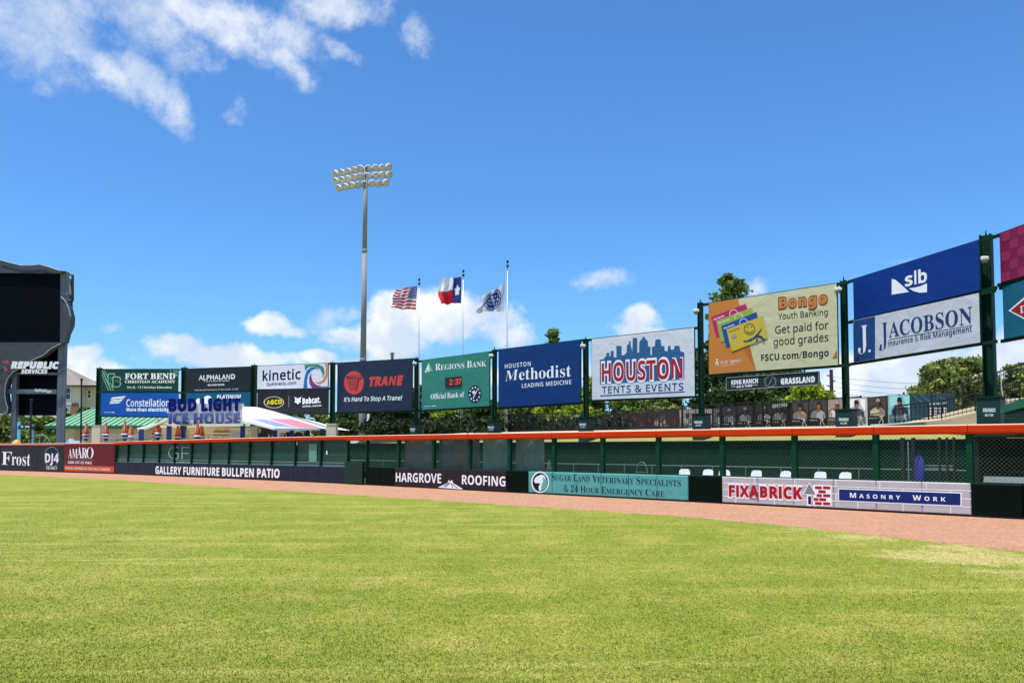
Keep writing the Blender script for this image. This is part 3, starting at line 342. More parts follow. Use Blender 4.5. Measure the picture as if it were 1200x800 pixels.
'R8':'5%584c4=4f4!4m4r4y4o4<4p4{4s544x5B4%5G4-5L4?5P4+5W4!5e4u5o4t5!4u5-4y5?4(5|4:624{6557665P645c5|5m5;5p5z5o5r5l5k5g5e5b5Z5U5U5N5Q5W5M5d5H5k5B5p545s4{5t4<5q4z5g4n5R4f`585X5I5c5Q5i5V5p5X5z5V5+5Q5;5I5?575[4|5?4>5;4/5+4-5z4.5s4:5m4?5i4_5e515a`584q5L4s5U4x5a4(5c4<5a4|5U545K5B585H545I4]5C4/554*4|4(4;4*4(4:4x4^4s',
'R9':'5%4>4c4/4c4*4c4$4d4z4e4z4t4*4r4=4q514s5C4v5K4#5Q4+5V4=5Y4}5a595b5L5U5E5N595D5551544:574z5F4r5T4o5l4q5z4u5.4#5]4-604]6456665J645V5~5f5?5m5)5r5q5t5W5s5H5q525m4=5g4%5Y4s5M4j574e`555I5E5J5M5M5S5Q5X5W5a5c5b5i5a5r5X5z5T5*5N5:5F5?565@4_5>4;5.4+5!4)5m4*5Z4/5Q4]5K',
'R&':'67564c4<4f4#4m4s4z4p4<4r514x5C4*5L4[5U4:5b4+5j4&5s4$5%4(5=4/5}4{645B665Q645b5}5i5=5k5%5i5r5c5h5T5Z5H5R5u4?5z4|5%545)5D5+5M5}5M5_595?4}5:4=5)4*674e5.4e5u4v5k4n5Y4h5L4d`565c5H5j5N5p5R5v5T5%5R5-5O5<5I5?5B5[535?4|5<4]5-4[5%4[5w4_5p505j`574s5J4t5T4w5b4#5i4)525J4]5C4:564,4}4*4=4,4)4<4y4_4t',
'R.':'544(4b4!4c4w4e4t4j4t4p4t4v4w4z4!4$4(4$4-4$4;4z4>4v4>4p4>4j4;4e4-4c',
'R,':'544m4E4p4Q4s4d4v4q4w4#4<4#4>4z4:4o4,4c4&4P4z4E',
"R'":'4_4v5g4r644-644)5g',
'R!':'544z4?4u644=644.4?`4(4b4!4c4w4e4t4j4t4p4t4v4w4z4!4$4(4$4-4$4;4z4>4v4>4p4>4j4;4e4-4c',
'R-':'5F4m4{4m5C575C574{',
'R/':'5P4g4e56645N644x4e',
'R:':'544(5X4!5Y4w5b4t5f4t5l4t5s4w5w4!5y4(5z4-5y4;5w4>5s4>5l4>5f4;5b4-5Y`4(4b4!4c4w4e4t4j4t4p4t4v4w4z4!4$4(4$4-4$4;4z4>4v4>4p4>4j4;4e4-4c',
'R®':'5,4x4e4x645q645q4e`4*4o5g4o5g5^4*5^',
'R™':'5,4x4e4x645q645q4e`4*4o5g4o5g5^4*5^',
'S ':'5S',
'B ':'5S',
'R ':'5S',
}

# ------------------------------------------------------------------ helpers
R = random.Random(7)
UP = Vector((0, 0, 1))


def ray(px, py):
    dy = (CY - py) / FOC
    return Vector(((px - CX) / FOC, math.cos(PITCH) - dy * math.sin(PITCH), math.sin(PITCH) + dy * math.cos(PITCH)))


def P(px, py, Y):
    d = ray(px, py); return Vector((0, 0, EYE)) + d * (Y / d.y)


def G(px, py, z=0.0):
    d = ray(px, py); return Vector((0, 0, EYE)) + d * ((z - EYE) / d.z)


def lin(c):
    return tuple((x / 255 / 12.92) if x / 255 <= 0.04045 else ((x / 255 + 0.055) / 1.055) ** 2.4 for x in c)


MATS = {}


def mat(name, rgb, rough=0.6, k=1.15, vary=0.12, vscale=2.0, bump=0.0, bscale=8.0, metal=0.0, spec=0.4, rand=0.0, trans=0.0, subs=False, cap=0.85):
    """procedural painted / vinyl / metal surface; rgb is an sRGB colour"""
    key = name
    if key in MATS: return MATS[key]
    m = bpy.data.materials.new(name); m.use_nodes = True
    n, l = m.node_tree.nodes, m.node_tree.links
    b = n['Principled BSDF']
    base = [min(cap, v * k) for v in lin(rgb)]
    b.inputs['Roughness'].default_value = rough
    b.inputs['Metallic'].default_value = metal
    b.inputs['Specular IOR Level'].default_value = spec
    t = n.new('ShaderNodeTexCoord')
    no = n.new('ShaderNodeTexNoise'); no.inputs['Scale'].default_value = vscale; no.inputs['Detail'].default_value = 5
    l.new(t.outputs['Object'], no.inputs['Vector'])
    mix = n.new('ShaderNodeMix'); mix.data_type = 'RGBA'
    l.new(no.outputs['Fac'], mix.inputs['Factor'])
    mix.inputs[6].default_value = (*[v * (1 - vary) for v in base], 1)
    mix.inputs[7].default_value = (*[min(.9, v * (1 + vary)) for v in base], 1)
    out = mix.outputs[2]
    if rand:
        g = n.new('ShaderNodeNewGeometry')
        mr = n.new('ShaderNodeMapRange'); mr.inputs['To Min'].default_value = 1 - rand; mr.inputs['To Max'].default_value = 1 + rand
        l.new(g.outputs['Random Per Island'], mr.inputs['Value'])
        mu = n.new('ShaderNodeVectorMath'); mu.operation = 'SCALE'
        l.new(out, mu.inputs[0]); l.new(mr.outputs[0], mu.inputs['Scale']); out = mu.outputs[0]
    l.new(out, b.inputs['Base Color'])
    if bump:
        n2 = n.new('ShaderNodeTexNoise'); n2.inputs['Scale'].default_value = bscale; n2.inputs['Detail'].default_value = 3
        n2.inputs['Distortion'].default_value = 0.6
        l.new(t.outputs['Object'], n2.inputs['Vector'])
        bp = n.new('ShaderNodeBump'); bp.inputs['Strength'].default_value = 1.0; bp.inputs['Distance'].default_value = bump
        l.new(n2.outputs['Fac'], bp.inputs['Height']); l.new(bp.outputs[0], b.inputs['Normal'])
    if trans:
        b.inputs['Transmission Weight'].default_value = 0
        tr = n.new('ShaderNodeBsdfTranslucent'); l.new(out, tr.inputs['Color'])
        ms = n.new('ShaderNodeMixShader'); ms.inputs[0].default_value = trans
        l.new(b.outputs[0], ms.inputs[1]); l.new(tr.outputs[0], ms.inputs[2])
        l.new(ms.outputs[0], n['Material Output'].inputs['Surface'])
    MATS[key] = m
    return m


def vinyl(name, rgb, **kw):
    a = dict(rough=0.5, bump=0.04, bscale=1.2, vary=0.08, vscale=.9, k=.84 if min(rgb) > 120 else .60, spec=.2); a.update(kw)
    return mat(name, rgb, **a)


def ink(rgb, **kw):
    return mat('ink_%d_%d_%d' % tuple(rgb), rgb, rough=0.6, vary=0.03, spec=.18, k=1.0 if min(rgb) > 195 else .70, **kw)


def root_of(o):
    while o.parent: o = o.parent
    return o


class MB:
    def __init__(s): s.v, s.f, s.m = [], [], []

    def poly(s, pts, m=0):
        i = len(s.v); s.v += [Vector(p) for p in pts]; s.f.append(tuple(range(i, i + len(pts)))); s.m.append(m)

    def hexa(s, q, m=0):      # 8 corners: bottom ring 0-3, top ring 4-7
        i = len(s.v); s.v += [Vector(p) for p in q]
        for f in ((3, 2, 1, 0), (4, 5, 6, 7), (0, 1, 5, 4), (1, 2, 6, 5), (2, 3, 7, 6), (3, 0, 4, 7)):
            s.f.append(tuple(i + k for k in f)); s.m.append(m)

    def box(s, c, ax, ay, az, m=0):
        c, ax, ay, az = map(Vector, (c, ax, ay, az))
        s.hexa([c - ax - ay - az, c + ax - ay - az, c + ax + ay - az, c - ax + ay - az,
                c - ax - ay + az, c + ax - ay + az, c + ax + ay + az, c - ax + ay + az], m)

    def abox(s, x0, x1, y0, y1, z0, z1, m=0):
        s.box(((x0 + x1) / 2, (y0 + y1) / 2, (z0 + z1) / 2), ((x1 - x0) / 2, 0, 0), (0, (y1 - y0) / 2, 0), (0, 0, (z1 - z0) / 2), m)

    def beam(s, a, b, w, h, m=0, up=UP):
        a, b = Vector(a), Vector(b); d = (b - a)
        side = d.cross(up)
        side = side.normalized() if side.length > 1e-5 else Vector((1, 0, 0))
        u2 = side.cross(d).normalized()
        s.box((a + b) / 2, d / 2, side * w / 2, u2 * h / 2, m)

    def tube(s, a, b, r, n=8, m=0, r2=None, caps=True):
        a, b = Vector(a), Vector(b); r2 = r if r2 is None else r2
        d = (b - a).normalized(); x = d.orthogonal().normalized(); y = d.cross(x)
        i = len(s.v)
        for (p, q) in ((a, r), (b, r2)):
            for k in range(n):
                t = 2 * math.pi * k / n; s.v.append(p + (x * math.cos(t) + y * math.sin(t)) * q)
        for k in range(n):
            k2 = (k + 1) % n; s.f.append((i + k, i + k2, i + n + k2, i + n + k)); s.m.append(m)
        if caps:
            s.f.append(tuple(i + k for k in reversed(range(n)))); s.m.append(m)
            s.f.append(tuple(i + n + k for k in range(n))); s.m.append(m)

    def path(s, pts, r, n=6, m=0):
        for a, b in zip(pts, pts[1:]): s.tube(a, b, r, n, m)

    def lathe(s, c, axis, prof, n=12, m=0):      # prof: (distance along axis, radius)
        c, d = Vector(c), Vector(axis).normalized(); x = d.orthogonal().normalized(); y = d.cross(x); i = len(s.v)
        for (h, r) in prof:
            for k in range(n):
                t = 2 * math.pi * k / n; s.v.append(c + d * h + (x * math.cos(t) + y * math.sin(t)) * r)
        for j in range(len(prof) - 1):
            for k in range(n):
                k2 = (k + 1) % n
                s.f.append((i + j * n + k, i + j * n + k2, i + (j + 1) * n + k2, i + (j + 1) * n + k)); s.m.append(m)

    def build(s, name, mats, parent=None, smooth=False, loc=None, **props):
        if not isinstance(mats, (list, tuple)): mats = [mats]
        if parent is not None: org = Vector(root_of(parent)['_o'])
        else: org = Vector(loc) if loc is not None else Vector((0, 0, 0))
        me = bpy.data.meshes.new(name)
        me.from_pydata([tuple(v - org) for v in s.v], [], s.f)
        for m in mats: me.materials.append(m)
        if len(mats) > 1: me.polygons.foreach_set('material_index', s.m)
        if smooth: me.polygons.foreach_set('use_smooth', [True] * len(s.f))
        o = bpy.data.objects.new(name, me); COL.objects.link(o)
        if parent is not None: o.parent = parent
        else: o.location = org; o['_o'] = tuple(org)
        for k, v in props.items(): o[k] = v
        return o


def thing(name, label, cat, loc, group=None):
    o = bpy.data.objects.new(name, None); COL.objects.link(o)
    o.empty_display_size = 0.3
    o.location = loc; o['_o'] = tuple(loc); o['label'] = label; o['category'] = cat
    if group: o['group'] = group
    return o


def tag(o, label, cat, group=None):
    o['label'] = label; o['category'] = cat
    if group: o['group'] = group
    return o


def dup(o, loc=None, rotz=None, label=None, scale=None):
    c = o.copy(); COL.objects.link(c)
    if loc is not None: c.location = loc
    if rotz is not None: c.rotation_euler = (0, 0, rotz)
    if label: c['label'] = label
    if scale: c.scale = scale
    for ch in o.children:
        d = ch.copy(); COL.objects.link(d); d.parent = c
        for g in ch.children:
            e = g.copy(); COL.objects.link(e); e.parent = d
    return c


# -------- lettering
_dec = {}


def _val(s): return (GA.index(s[0]) * len(GA) + GA.index(s[1]) - 400) / 300


def _area(L): return sum(a[0] * b[1] - b[0] * a[1] for a, b in zip(L, L[1:] + L[:1])) / 2


def _inside(p, L):
    c = False
    for (x0, y0), (x1, y1) in zip(L, L[1:] + L[:1]):
        if (y0 > p[1]) != (y1 > p[1]) and p[0] < (x1 - x0) * (p[1] - y0) / (y1 - y0) + x0: c = not c
    return c


def glyph(k):
    if k not in _dec:
        s = GLYPHS.get(k) or GLYPHS['R' + k[1:]]
        adv = _val(s[:2]); loops = []
        for L in s[2:].split('`'):
            if L:
                L = [(_val(L[i:i + 2]), _val(L[i + 2:i + 4])) for i in range(0, len(L), 4)]
                if L[0] == L[-1]: L.pop()
                loops.append(L)
        out = []
        for i, L in enumerate(loops):
            depth = sum(_inside(L[0], M) for j, M in enumerate(loops) if j != i)
            if (_area(L) > 0) != (depth % 2 == 0): L = L[::-1]     # outlines anticlockwise, holes clockwise
            out.append(L)
        if k in ('RI', 'BI'):      # plain sans serif capital without bars
            w = .062 if k == 'RI' else .105
            adv, out = w + .10, [[(.05, 0), (.05 + w, 0), (.05 + w, .4795), (.05, .4795)]]
        _dec[k] = (adv, out)
    return _dec[k]


def grow(L, d):
    """move an oriented outline outwards by d with mitred corners"""
    if not d: return L
    n = len(L); out = []
    for i in range(n):
        a, b, c = L[i - 1], L[i], L[(i + 1) % n]
        u = (b[0] - a[0], b[1] - a[1]); v = (c[0] - b[0], c[1] - b[1])
        lu, lv = math.hypot(*u) or 1e-9, math.hypot(*v) or 1e-9
        n1, n2 = (u[1] / lu, -u[0] / lu), (v[1] / lv, -v[0] / lv)
        m = (n1[0] + n2[0], n1[1] + n2[1]); q = m[0] ** 2 + m[1] ** 2
        k = min(2 / q, 1.3) if q > .05 else 1.3
        out.append((b[0] + m[0] * k * d, b[1] + m[1] * k * d))
    res = []
    for i in range(n):      # drop edges that the offset has turned round
        a, b, p, q = L[i], L[(i + 1) % n], out[i], out[(i + 1) % n]
        if (b[0] - a[0]) * (q[0] - p[0]) + (b[1] - a[1]) * (q[1] - p[1]) > 0: res.append(p)
        else: out[(i + 1) % n] = ((p[0] + q[0]) / 2, (p[1] + q[1]) / 2)
    return res if len(res) > 2 else L


def text_mesh(txt, font, bold=0.0, italic=0.0, space=0.0, small=None, xs=None):
    """flat filled letters: vertices in (x, y) with cap height 1; the third number alternates from letter to letter"""
    cap = 0.4553 if font == 'S' else 0.4795
    V, F = [], []
    x = 0.0
    for gi, ch in enumerate(txt):
        if ch == ' ': x += 0.36 + space; continue
        s = 1.0
        if small and ch.islower(): s = small; ch = ch.upper()
        adv, loops = glyph(font + ch)
        bo = bold
        for attempt in range(5):
            LL = [grow([(a / cap * s, b / cap * s) for a, b in L], bo) for L in loops]
            outs = [(L, [L], O) for L, O in zip(LL, loops) if _area(O) > 0]
            for L, O in zip(LL, loops):
                if _area(O) <= 0:
                    for M, grp, Mo in outs:
                        if _inside(O[0], Mo): grp.append(L); break
            vv, ff, want, got = [], [], 0.0, 0.0
            for M, grp, Mo in outs:
                polys = [[Vector((a, b, 0)) for a, b in L] for L in grp]
                base = len(vv)
                for pl in polys: vv += [(p.x, p.y) for p in pl]
                want += sum(_area(L) for L in grp)
                for t in tessellate_polygon(polys):
                    t = tuple(base + k for k in t); ff.append(t); got += abs(_area([vv[k] for k in t]))
            if abs(got - want) < .02 * want + .002 or not bo: break
            bo *= .7 if attempt < 3 else 0
        base = len(V)
        V += [(x + p[0] + italic * p[1], p[1], float(gi % 2)) for p in vv]; F += [tuple(base + k for k in t) for t in ff]
        x += adv / cap * s + space + bold * 1.2
    me = bpy.data.meshes.new('lettering'); me.from_pydata(V, [], F)
    return me, np.array(V, 'f')


class Plane:
    def __init__(s, p, n):
        s.p, s.n = Vector(p), Vector(n).normalized()
        if s.n.dot(Vector((0, 0, EYE)) - s.p) < 0: s.n = -s.n

    def at(s, px, py, off=0.0):
        d = ray(px, py); o = Vector((0, 0, EYE)); q = s.p + s.n * off
        return o + d * ((q - o).dot(s.n) / d.dot(s.n))

    def text(s, parent, txt, font, x0, y0, x1, y1, cap, m, off=0.006, name='lettering', depth=0.0, **kw):
        me, co = text_mesh(txt, font, **kw)
        A, B = s.at(x0, y0, off), s.at(x1, y1, off)
        h = (s.at(x0, y0 - cap, off) - A).length
        mnx, mxx = co[:, 0].min(), co[:, 0].max()
        t = (co[:, 0] - mnx) / (mxx - mnx)
        org = Vector(root_of(parent)['_o'])
        A0, D = np.array(A - org), np.array(B - A)
        v = A0[None, :] + t[:, None] * D[None, :] + co[:, 1][:, None] * np.array([0, 0, h])[None, :] + co[:, 2][:, None] * np.array(s.n)[None, :] * .0012
        me.vertices.foreach_set('co', v.astype('f').ravel())
        me.materials.append(m)
        me.update()
        if depth:   # raised channel letters
            import bmesh
            bm = bmesh.new(); bm.from_mesh(me)
            bm.normal_update()
            bmesh.ops.reverse_faces(bm, faces=[f for f in bm.faces if f.normal.dot(s.n) < 0])
            r = bmesh.ops.extrude_face_region(bm, geom=bm.faces[:], use_keep_orig=True)
            bmesh.ops.translate(bm, verts=[g for g in r['geom'] if isinstance(g, bmesh.types.BMVert)], vec=s.n * depth)
            bm.normal_update(); bm.to_mesh(me); bm.free()
        me.name = name
        o = bpy.data.objects.new(name, me); COL.objects.link(o); o.parent = parent
        return o

    def line_of_print(s, parent, x0, y0, x1, y1, cap, m, off=0.006, seed=1):
        """a line of print too small to read in the photograph: uneven marks, no letters"""
        rq = random.Random(seed); out = []; x = x0
        while x < x1:
            w = cap * rq.uniform(.35, .7); f = (x - x0) / (x1 - x0); y = y0 + (y1 - y0) * f; h = cap * rq.uniform(.75, 1)
            if rq.random() > .14: out.append([(x, y), (min(x1, x + w), y), (min(x1, x + w), y - h), (x, y - h)])
            x += w + cap * .22
        return s.shape(parent, out, m, off, name='small_print')

    def shape(s, parent, polys, m, off=0.006, name='logo'):
        mb = MB()
        ms = m if isinstance(m, (list, tuple)) else [m]
        for k, pl in enumerate(polys):
            mi = 0
            if isinstance(pl, dict): mi = pl['m']; pl = pl['p']
            pts = [s.at(a, b, off + 0.0004 * (k % 4)) for (a, b) in pl]
            if len(pts) <= 4: mb.poly(pts, mi)
            else:
                i = len(mb.v); mb.v += pts
                for tri in tessellate_polygon([pts]):
                    mb.f.append(tuple(i + q for q in tri)); mb.m.append(mi)
        return mb.build(name, ms, parent)


def ell(cx, cy, rx, ry, n=24, a0=0.0, a1=360.0):
    return [(cx + rx * math.cos(math.radians(a0 + (a1 - a0) * i / n)), cy - ry * math.sin(math.radians(a0 + (a1 - a0) * i / n))) for i in range(n if a1 - a0 >= 360 else n + 1)]


def ring(cx, cy, rx, ry, w, n=24, a0=0.0, a1=360.0):
    """polygons (quads) of an elliptical ring, w = fraction of the radius"""
    out = []
    for i in range(n):
        t0, t1 = (math.radians(a0 + (a1 - a0) * j / n) for j in (i, i + 1))
        out.append([(cx + rx * math.cos(t0), cy - ry * math.sin(t0)), (cx + rx * math.cos(t1), cy - ry * math.sin(t1)),
                    (cx + rx * (1 - w) * math.cos(t1), cy - ry * (1 - w) * math.sin(t1)), (cx + rx * (1 - w) * math.cos(t0), cy - ry * (1 - w) * math.sin(t0))])
    return out


def stroke(pts, w):
    out = []
    for (a, b) in zip(pts, pts[1:]):
        dx, dy = b[0] - a[0], b[1] - a[1]; L = math.hypot(dx, dy) or 1; nx, ny = -dy / L * w / 2, dx / L * w / 2
        out.append([(a[0] + nx, a[1] + ny), (b[0] + nx, b[1] + ny), (b[0] - nx, b[1] - ny), (a[0] - nx, a[1] - ny)])
    return out


class Board(Plane):
    """an upright printed panel given by its corners on the photograph and the depth of its two ends"""
    def __init__(s, TL, TR, BR, BL, YL, YR):
        a, b = P(TL[0], TL[1], YL), P(TR[0], TR[1], YR)
        c, d = P(BR[0], BR[1], YR), P(BL[0], BL[1], YL)
        c.x, d.x = b.x, a.x
        s.c = [a, b, c, d]
        super().__init__(a, (b - a).cross(UP))

    def panel(s, name, m, parent, t=0.06, off=0.0):
        mb = MB(); a, b, c, d = [q + s.n * off for q in s.c]; k = s.n * t
        mb.hexa([d, c, c - k, d - k, a, b, b - k, a - k])
        return mb.build(name, m, parent)


# -------- leaves
def leaf_mass(name, centers, n, size, m, parent, seed, flat=1.0, **props):
    """n leaf clumps spread over the shells of many small lobes (centers: x, y, z, rx, ry, rz)"""
    rg = np.random.default_rng(seed)
    C = np.array(centers, 'f')
    wgt = C[:, 3] * C[:, 5]; wgt = wgt / wgt.sum()
    idx = rg.choice(len(C), n, p=wgt)
    d = rg.normal(size=(n, 3)); d /= np.linalg.norm(d, axis=1)[:, None]
    r = 1 - np.abs(rg.normal(0, 0.38, n)) + np.where(rg.random(n) < .30, rg.uniform(0, .45, n), 0); r = np.clip(r, 0.05, 1.45)
    pos = C[idx, :3] + d * r[:, None] * C[idx, 3:6]
    a = rg.normal(size=(n, 3)); a /= np.linalg.norm(a, axis=1)[:, None]
    b = np.cross(a, d + rg.normal(0, .5, (n, 3))); b /= (np.linalg.norm(b, axis=1)[:, None] + 1e-6)
    sz = size * rg.uniform(.55, 1.25, n)[:, None]
    a *= sz; b *= sz * 0.55
    a[:, 2] *= flat
    v = np.stack([pos - a, pos + b, pos + a, pos - b], 1).reshape(-1, 3)
    org = np.array(root_of(parent)['_o'] if parent is not None else (0, 0, 0), 'f')
    v -= org
    me = bpy.data.meshes.new(name)
    me.vertices.add(4 * n); me.vertices.foreach_set('co', v.astype('f').ravel())
    me.loops.add(4 * n); me.loops.foreach_set('vertex_index', np.arange(4 * n, dtype='i'))
    me.polygons.add(n); me.polygons.foreach_set('loop_start', np.arange(0, 4 * n, 4, dtype='i'))
    me.update(calc_edges=True); me.materials.append(m)
    o = bpy.data.objects.new(name, me); COL.objects.link(o)
    if parent is not None: o.parent = parent
    for k, q in props.items(): o[k] = q
    return o


def tree(name, label, base, height, rad, m_leaf, m_bark, seed, n=7000, size=0.22, crown_from=0.25, lobes=26, group='trees beyond the outfield signs', conical=0.0, cat='tree', ls=1.0):
    rg = random.Random(seed)
    base = Vector(base)
    t = thing(name, label, cat, base, group)
    mb = MB(); top = base + Vector((rg.uniform(-.3, .3), 0, height * 0.8))
    pts = [base + Vector((0, 0, -0.3))] + [base.lerp(top, k / 5) + Vector((rg.uniform(-.12, .12) * k, rg.uniform(-.1, .1) * k, 0)) for k in range(1, 6)]
    r0 = 0.022 * height + 0.06
    for k in range(5): mb.tube(pts[k], pts[k + 1], r0 * (1 - k * .17), 7, 0, r0 * (1 - (k + 1) * .17))
    cs = []
    for i in range(lobes):
        f = (i + rg.random()) / lobes
        z = height * (crown_from + (1 - crown_from) * f)
        w = rad * (math.sin(math.pi * min(1, 0.12 + 0.83 * f)) ** 0.6) * (1 - conical * f)
        an = rg.uniform(0, 2 * math.pi); rr = w * math.sqrt(rg.uniform(0.05, 1)) * 0.85
        s = rad * rg.uniform(.22, .44) * (1 - .30 * f) * ls
        c = base + Vector((math.cos(an) * rr, math.sin(an) * rr, min(z, height - s * .6)))
        cs.append((c.x, c.y, c.z, s * 1.15, s * 1.15, s * .8))
        if i % 2 == 0:
            q = pts[min(5, 1 + int(4 * f * .8))]
            mb.tube(q, c, r0 * .28, 5, 0, r0 * .08)
    mb.build('trunk', m_bark, t)
    leaf_mass('crown', cs, n, size, m_leaf, t, seed)
    return t

# ------------------------------------------------------------------ materials used in many places
GREEN = mat('dark_green_paint', (8, 44, 29), rough=0.6, spec=.15, vary=0.12, vscale=1.5)
GREENPAD = mat('green_post_padding', (4, 56, 34), rough=0.6, spec=.12, vary=0.10, bump=0.02, bscale=7)
ORANGE = mat('orange_vinyl_cap', (196, 54, 4), rough=0.55, k=1.0, vary=0.07, vscale=0.8, bump=0.012, bscale=2.5, spec=0.12)
CAP_HIGHLIGHT = mat('cap_edge_highlight', (236, 190, 172), rough=.6)  # sunlit highlight on the cap's rounded top edge, painted as pale pink
STEEL = mat('galvanised_steel', (150, 152, 152), rough=0.45, metal=0.6, vary=0.15, vscale=1.0)
WIRE = mat('chain_link_wire', (80, 100, 86), rough=0.6, metal=0.0, vary=0.1)
BLACK = mat('black_paint', (22, 24, 26), rough=0.5)
DARKV = mat('dark_green_fabric', (14, 30, 26), rough=0.8)  # near-black green cloth
WHITE = mat('white_paint', (225, 226, 226), rough=0.45, vary=0.05)
CONC = mat('tan_concrete', (205, 192, 160), rough=0.85, vary=0.10, bump=0.01, bscale=10)
GRAVEL = mat('beige_gravel', (176, 158, 130), rough=0.95, vary=0.25, vscale=6, bump=0.02, bscale=30)
NAVYP = mat('navy_post_paint', (28, 48, 118), rough=0.4)
W_INK = ink((240, 240, 240))
LEAF_D = mat('leaf_dark', (68, 90, 40), rough=0.65, k=1.0, rand=0.55, vary=0.35, vscale=0.6, trans=0.22, spec=0.25)
LEAF_M = mat('leaf_mid', (104, 124, 50), rough=0.65, k=1.0, rand=0.5, vary=0.35, vscale=0.6, trans=0.25, spec=0.25)
LEAF_Y = mat('leaf_yellow_green', (150, 166, 44), rough=0.65, k=1.0, rand=0.45, vary=0.3, vscale=0.6, trans=0.3, spec=0.2)
LEAF_O = mat('leaf_olive', (116, 128, 60), rough=0.7, k=1.0, rand=0.5, vary=0.35, vscale=0.6, trans=0.22, spec=0.25)
BARK = mat('bark', (92, 78, 62), rough=0.9, vary=0.3, vscale=3, bump=0.03, bscale=6)


# ------------------------------------------------------------------ ground
def grass_material(name, blade=False):
    m = bpy.data.materials.new(name); m.use_nodes = True
    n, l = m.node_tree.nodes, m.node_tree.links
    b = n['Principled BSDF']; b.inputs['Roughness'].default_value = 0.75 if not blade else 0.6
    b.inputs['Specular IOR Level'].default_value = 0.15
    g = n.new('ShaderNodeNewGeometry'); pos = g.outputs['Position']

    def noise(scale, detail=4, rough=.6, stretch=None, rot=0):
        v = pos
        if stretch:
            mp = n.new('ShaderNodeMapping'); mp.inputs['Scale'].default_value = stretch; mp.inputs['Rotation'].default_value = (0, 0, rot)
            l.new(pos, mp.inputs['Vector']); v = mp.outputs[0]
        q = n.new('ShaderNodeTexNoise'); q.inputs['Scale'].default_value = scale; q.inputs['Detail'].default_value = detail; q.inputs['Roughness'].default_value = rough
        l.new(v, q.inputs['Vector']); return q.outputs['Fac']

    def rng(v, a, b_, c=0., d=1.):
        q = n.new('ShaderNodeMapRange'); q.interpolation_type = 'SMOOTHSTEP'
        for k, w in zip(('From Min', 'From Max', 'To Min', 'To Max'), (a, b_, c, d)): q.inputs[k].default_value = w
        l.new(v, q.inputs['Value']); return q.outputs[0]

    def mix(f, a, b_, mode='MIX'):
        q = n.new('ShaderNodeMix'); q.data_type = 'RGBA'; q.blend_type = mode
        if isinstance(f, float): q.inputs['Factor'].default_value = f
        else: l.new(f, q.inputs['Factor'])
        for s, w in ((6, a), (7, b_)):
            if isinstance(w, tuple): q.inputs[s].default_value = (*w, 1)
            else: l.new(w, q.inputs[s])
        return q.outputs[2]

    def ma(op, a, b_):
        q = n.new('ShaderNodeMath'); q.operation = op
        for i, w in enumerate((a, b_)):
            if isinstance(w, float): q.inputs[i].default_value = w
            else: l.new(w, q.inputs[i])
        return q.outputs[0]
    c = mix(rng(noise(0.22, 5), .35, .65), (.208, .250, .024), (.272, .290, .036))
    c = mix(rng(noise(0.9, 5), .42, .68), c, (.345, .320, .058))
    c = mix(ma('MULTIPLY', rng(noise(0.55, 6, .65), .54, .70), .75), c, (.185, .212, .018))
    # mowing and rolling streaks, two directions
    c = mix(ma('MULTIPLY', rng(noise(1.0, 2, .5, (.03, .42, 1), .22), .44, .58), .50), c, (.205, .242, .022))
    c = mix(ma('MULTIPLY', rng(noise(1.0, 5, .6, (.10, 1.5, 1), .16), .55, .72), .65), c, (.46, .42, .11))
    c = mix(ma('MULTIPLY', rng(noise(1.0, 4, .6, (.08, 1.1, 1), -.62), .56, .74), .35), c, (.172, .205, .016))
    # worn straw-coloured spots beside the warning track
    for (px, py, r, amt) in ((1090, 652, 1.6, .95), (1165, 655, 1.7, 1.0), (1010, 630, 1.4, .75), (1125, 643, 1.2, .9), (950, 620, 1.1, .6), (930, 622, 1.2, .4), (1190, 672, 1.4, .6), (560, 596, 1.2, .25)):
        q = G(px, py)
        d = n.new('ShaderNodeVectorMath'); d.operation = 'DISTANCE'; l.new(pos, d.inputs[0]); d.inputs[1].default_value = q
        f = ma('MULTIPLY', rng(d.outputs['Value'], r, r * .1), amt)
        f = rng(ma('ADD', f, ma('MULTIPLY', ma('SUBTRACT', noise(2.4, 5), .5), 1.8)), .25, .95)
        c = mix(f, c, (.48, .41, .14))
    c = mix(rng(noise(7, 5, .75), .34, .68), mix(1.0, c, (.86, .88, .82), 'MULTIPLY'), mix(1.0, c, (1.13, 1.11, 1.16), 'MULTIPLY'))
    # fine blade speckle
    if not blade:
        c = mix(rng(noise(34, 3, .7), .36, .66), mix(1.0, c, (.70, .72, .66), 'MULTIPLY'), mix(1.0, c, (1.26, 1.24, 1.3), 'MULTIPLY'))
        c = mix(ma('MULTIPLY', rng(noise(120, 2, .7), .58, .70), .45), c, (.42, .40, .12))
        q = n.new('ShaderNodeBump'); q.inputs['Distance'].default_value = 0.02; q.inputs['Strength'].default_value = 0.7
        l.new(noise(60, 3, .7), q.inputs['Height']); l.new(q.outputs[0], b.inputs['Normal'])
    else:
        mr = n.new('ShaderNodeMapRange'); mr.inputs['To Min'].default_value = 0.80; mr.inputs['To Max'].default_value = 1.32
        l.new(g.outputs['Random Per Island'], mr.inputs['Value'])
        sc = n.new('ShaderNodeVectorMath'); sc.operation = 'SCALE'; l.new(c, sc.inputs[0]); l.new(mr.outputs[0], sc.inputs['Scale'])
        c = mix(ma('MULTIPLY', rng(g.outputs['Random Per Island'], .80, .86), .7), sc.outputs[0], (.46, .43, .14))
    l.new(c, b.inputs['Base Color'])
    return m


def structure(o): o['kind'] = 'structure'; return o


GRASS = grass_material('outfield_grass')
mb = MB(); mb.poly([(-2500, -300, 0), (2500, -300, 0), (2500, 3500, 0), (-2500, 3500, 0)])
structure(mb.build('ground', mat('far_ground', (140, 142, 96), rough=.95, vary=.25, vscale=.05)))


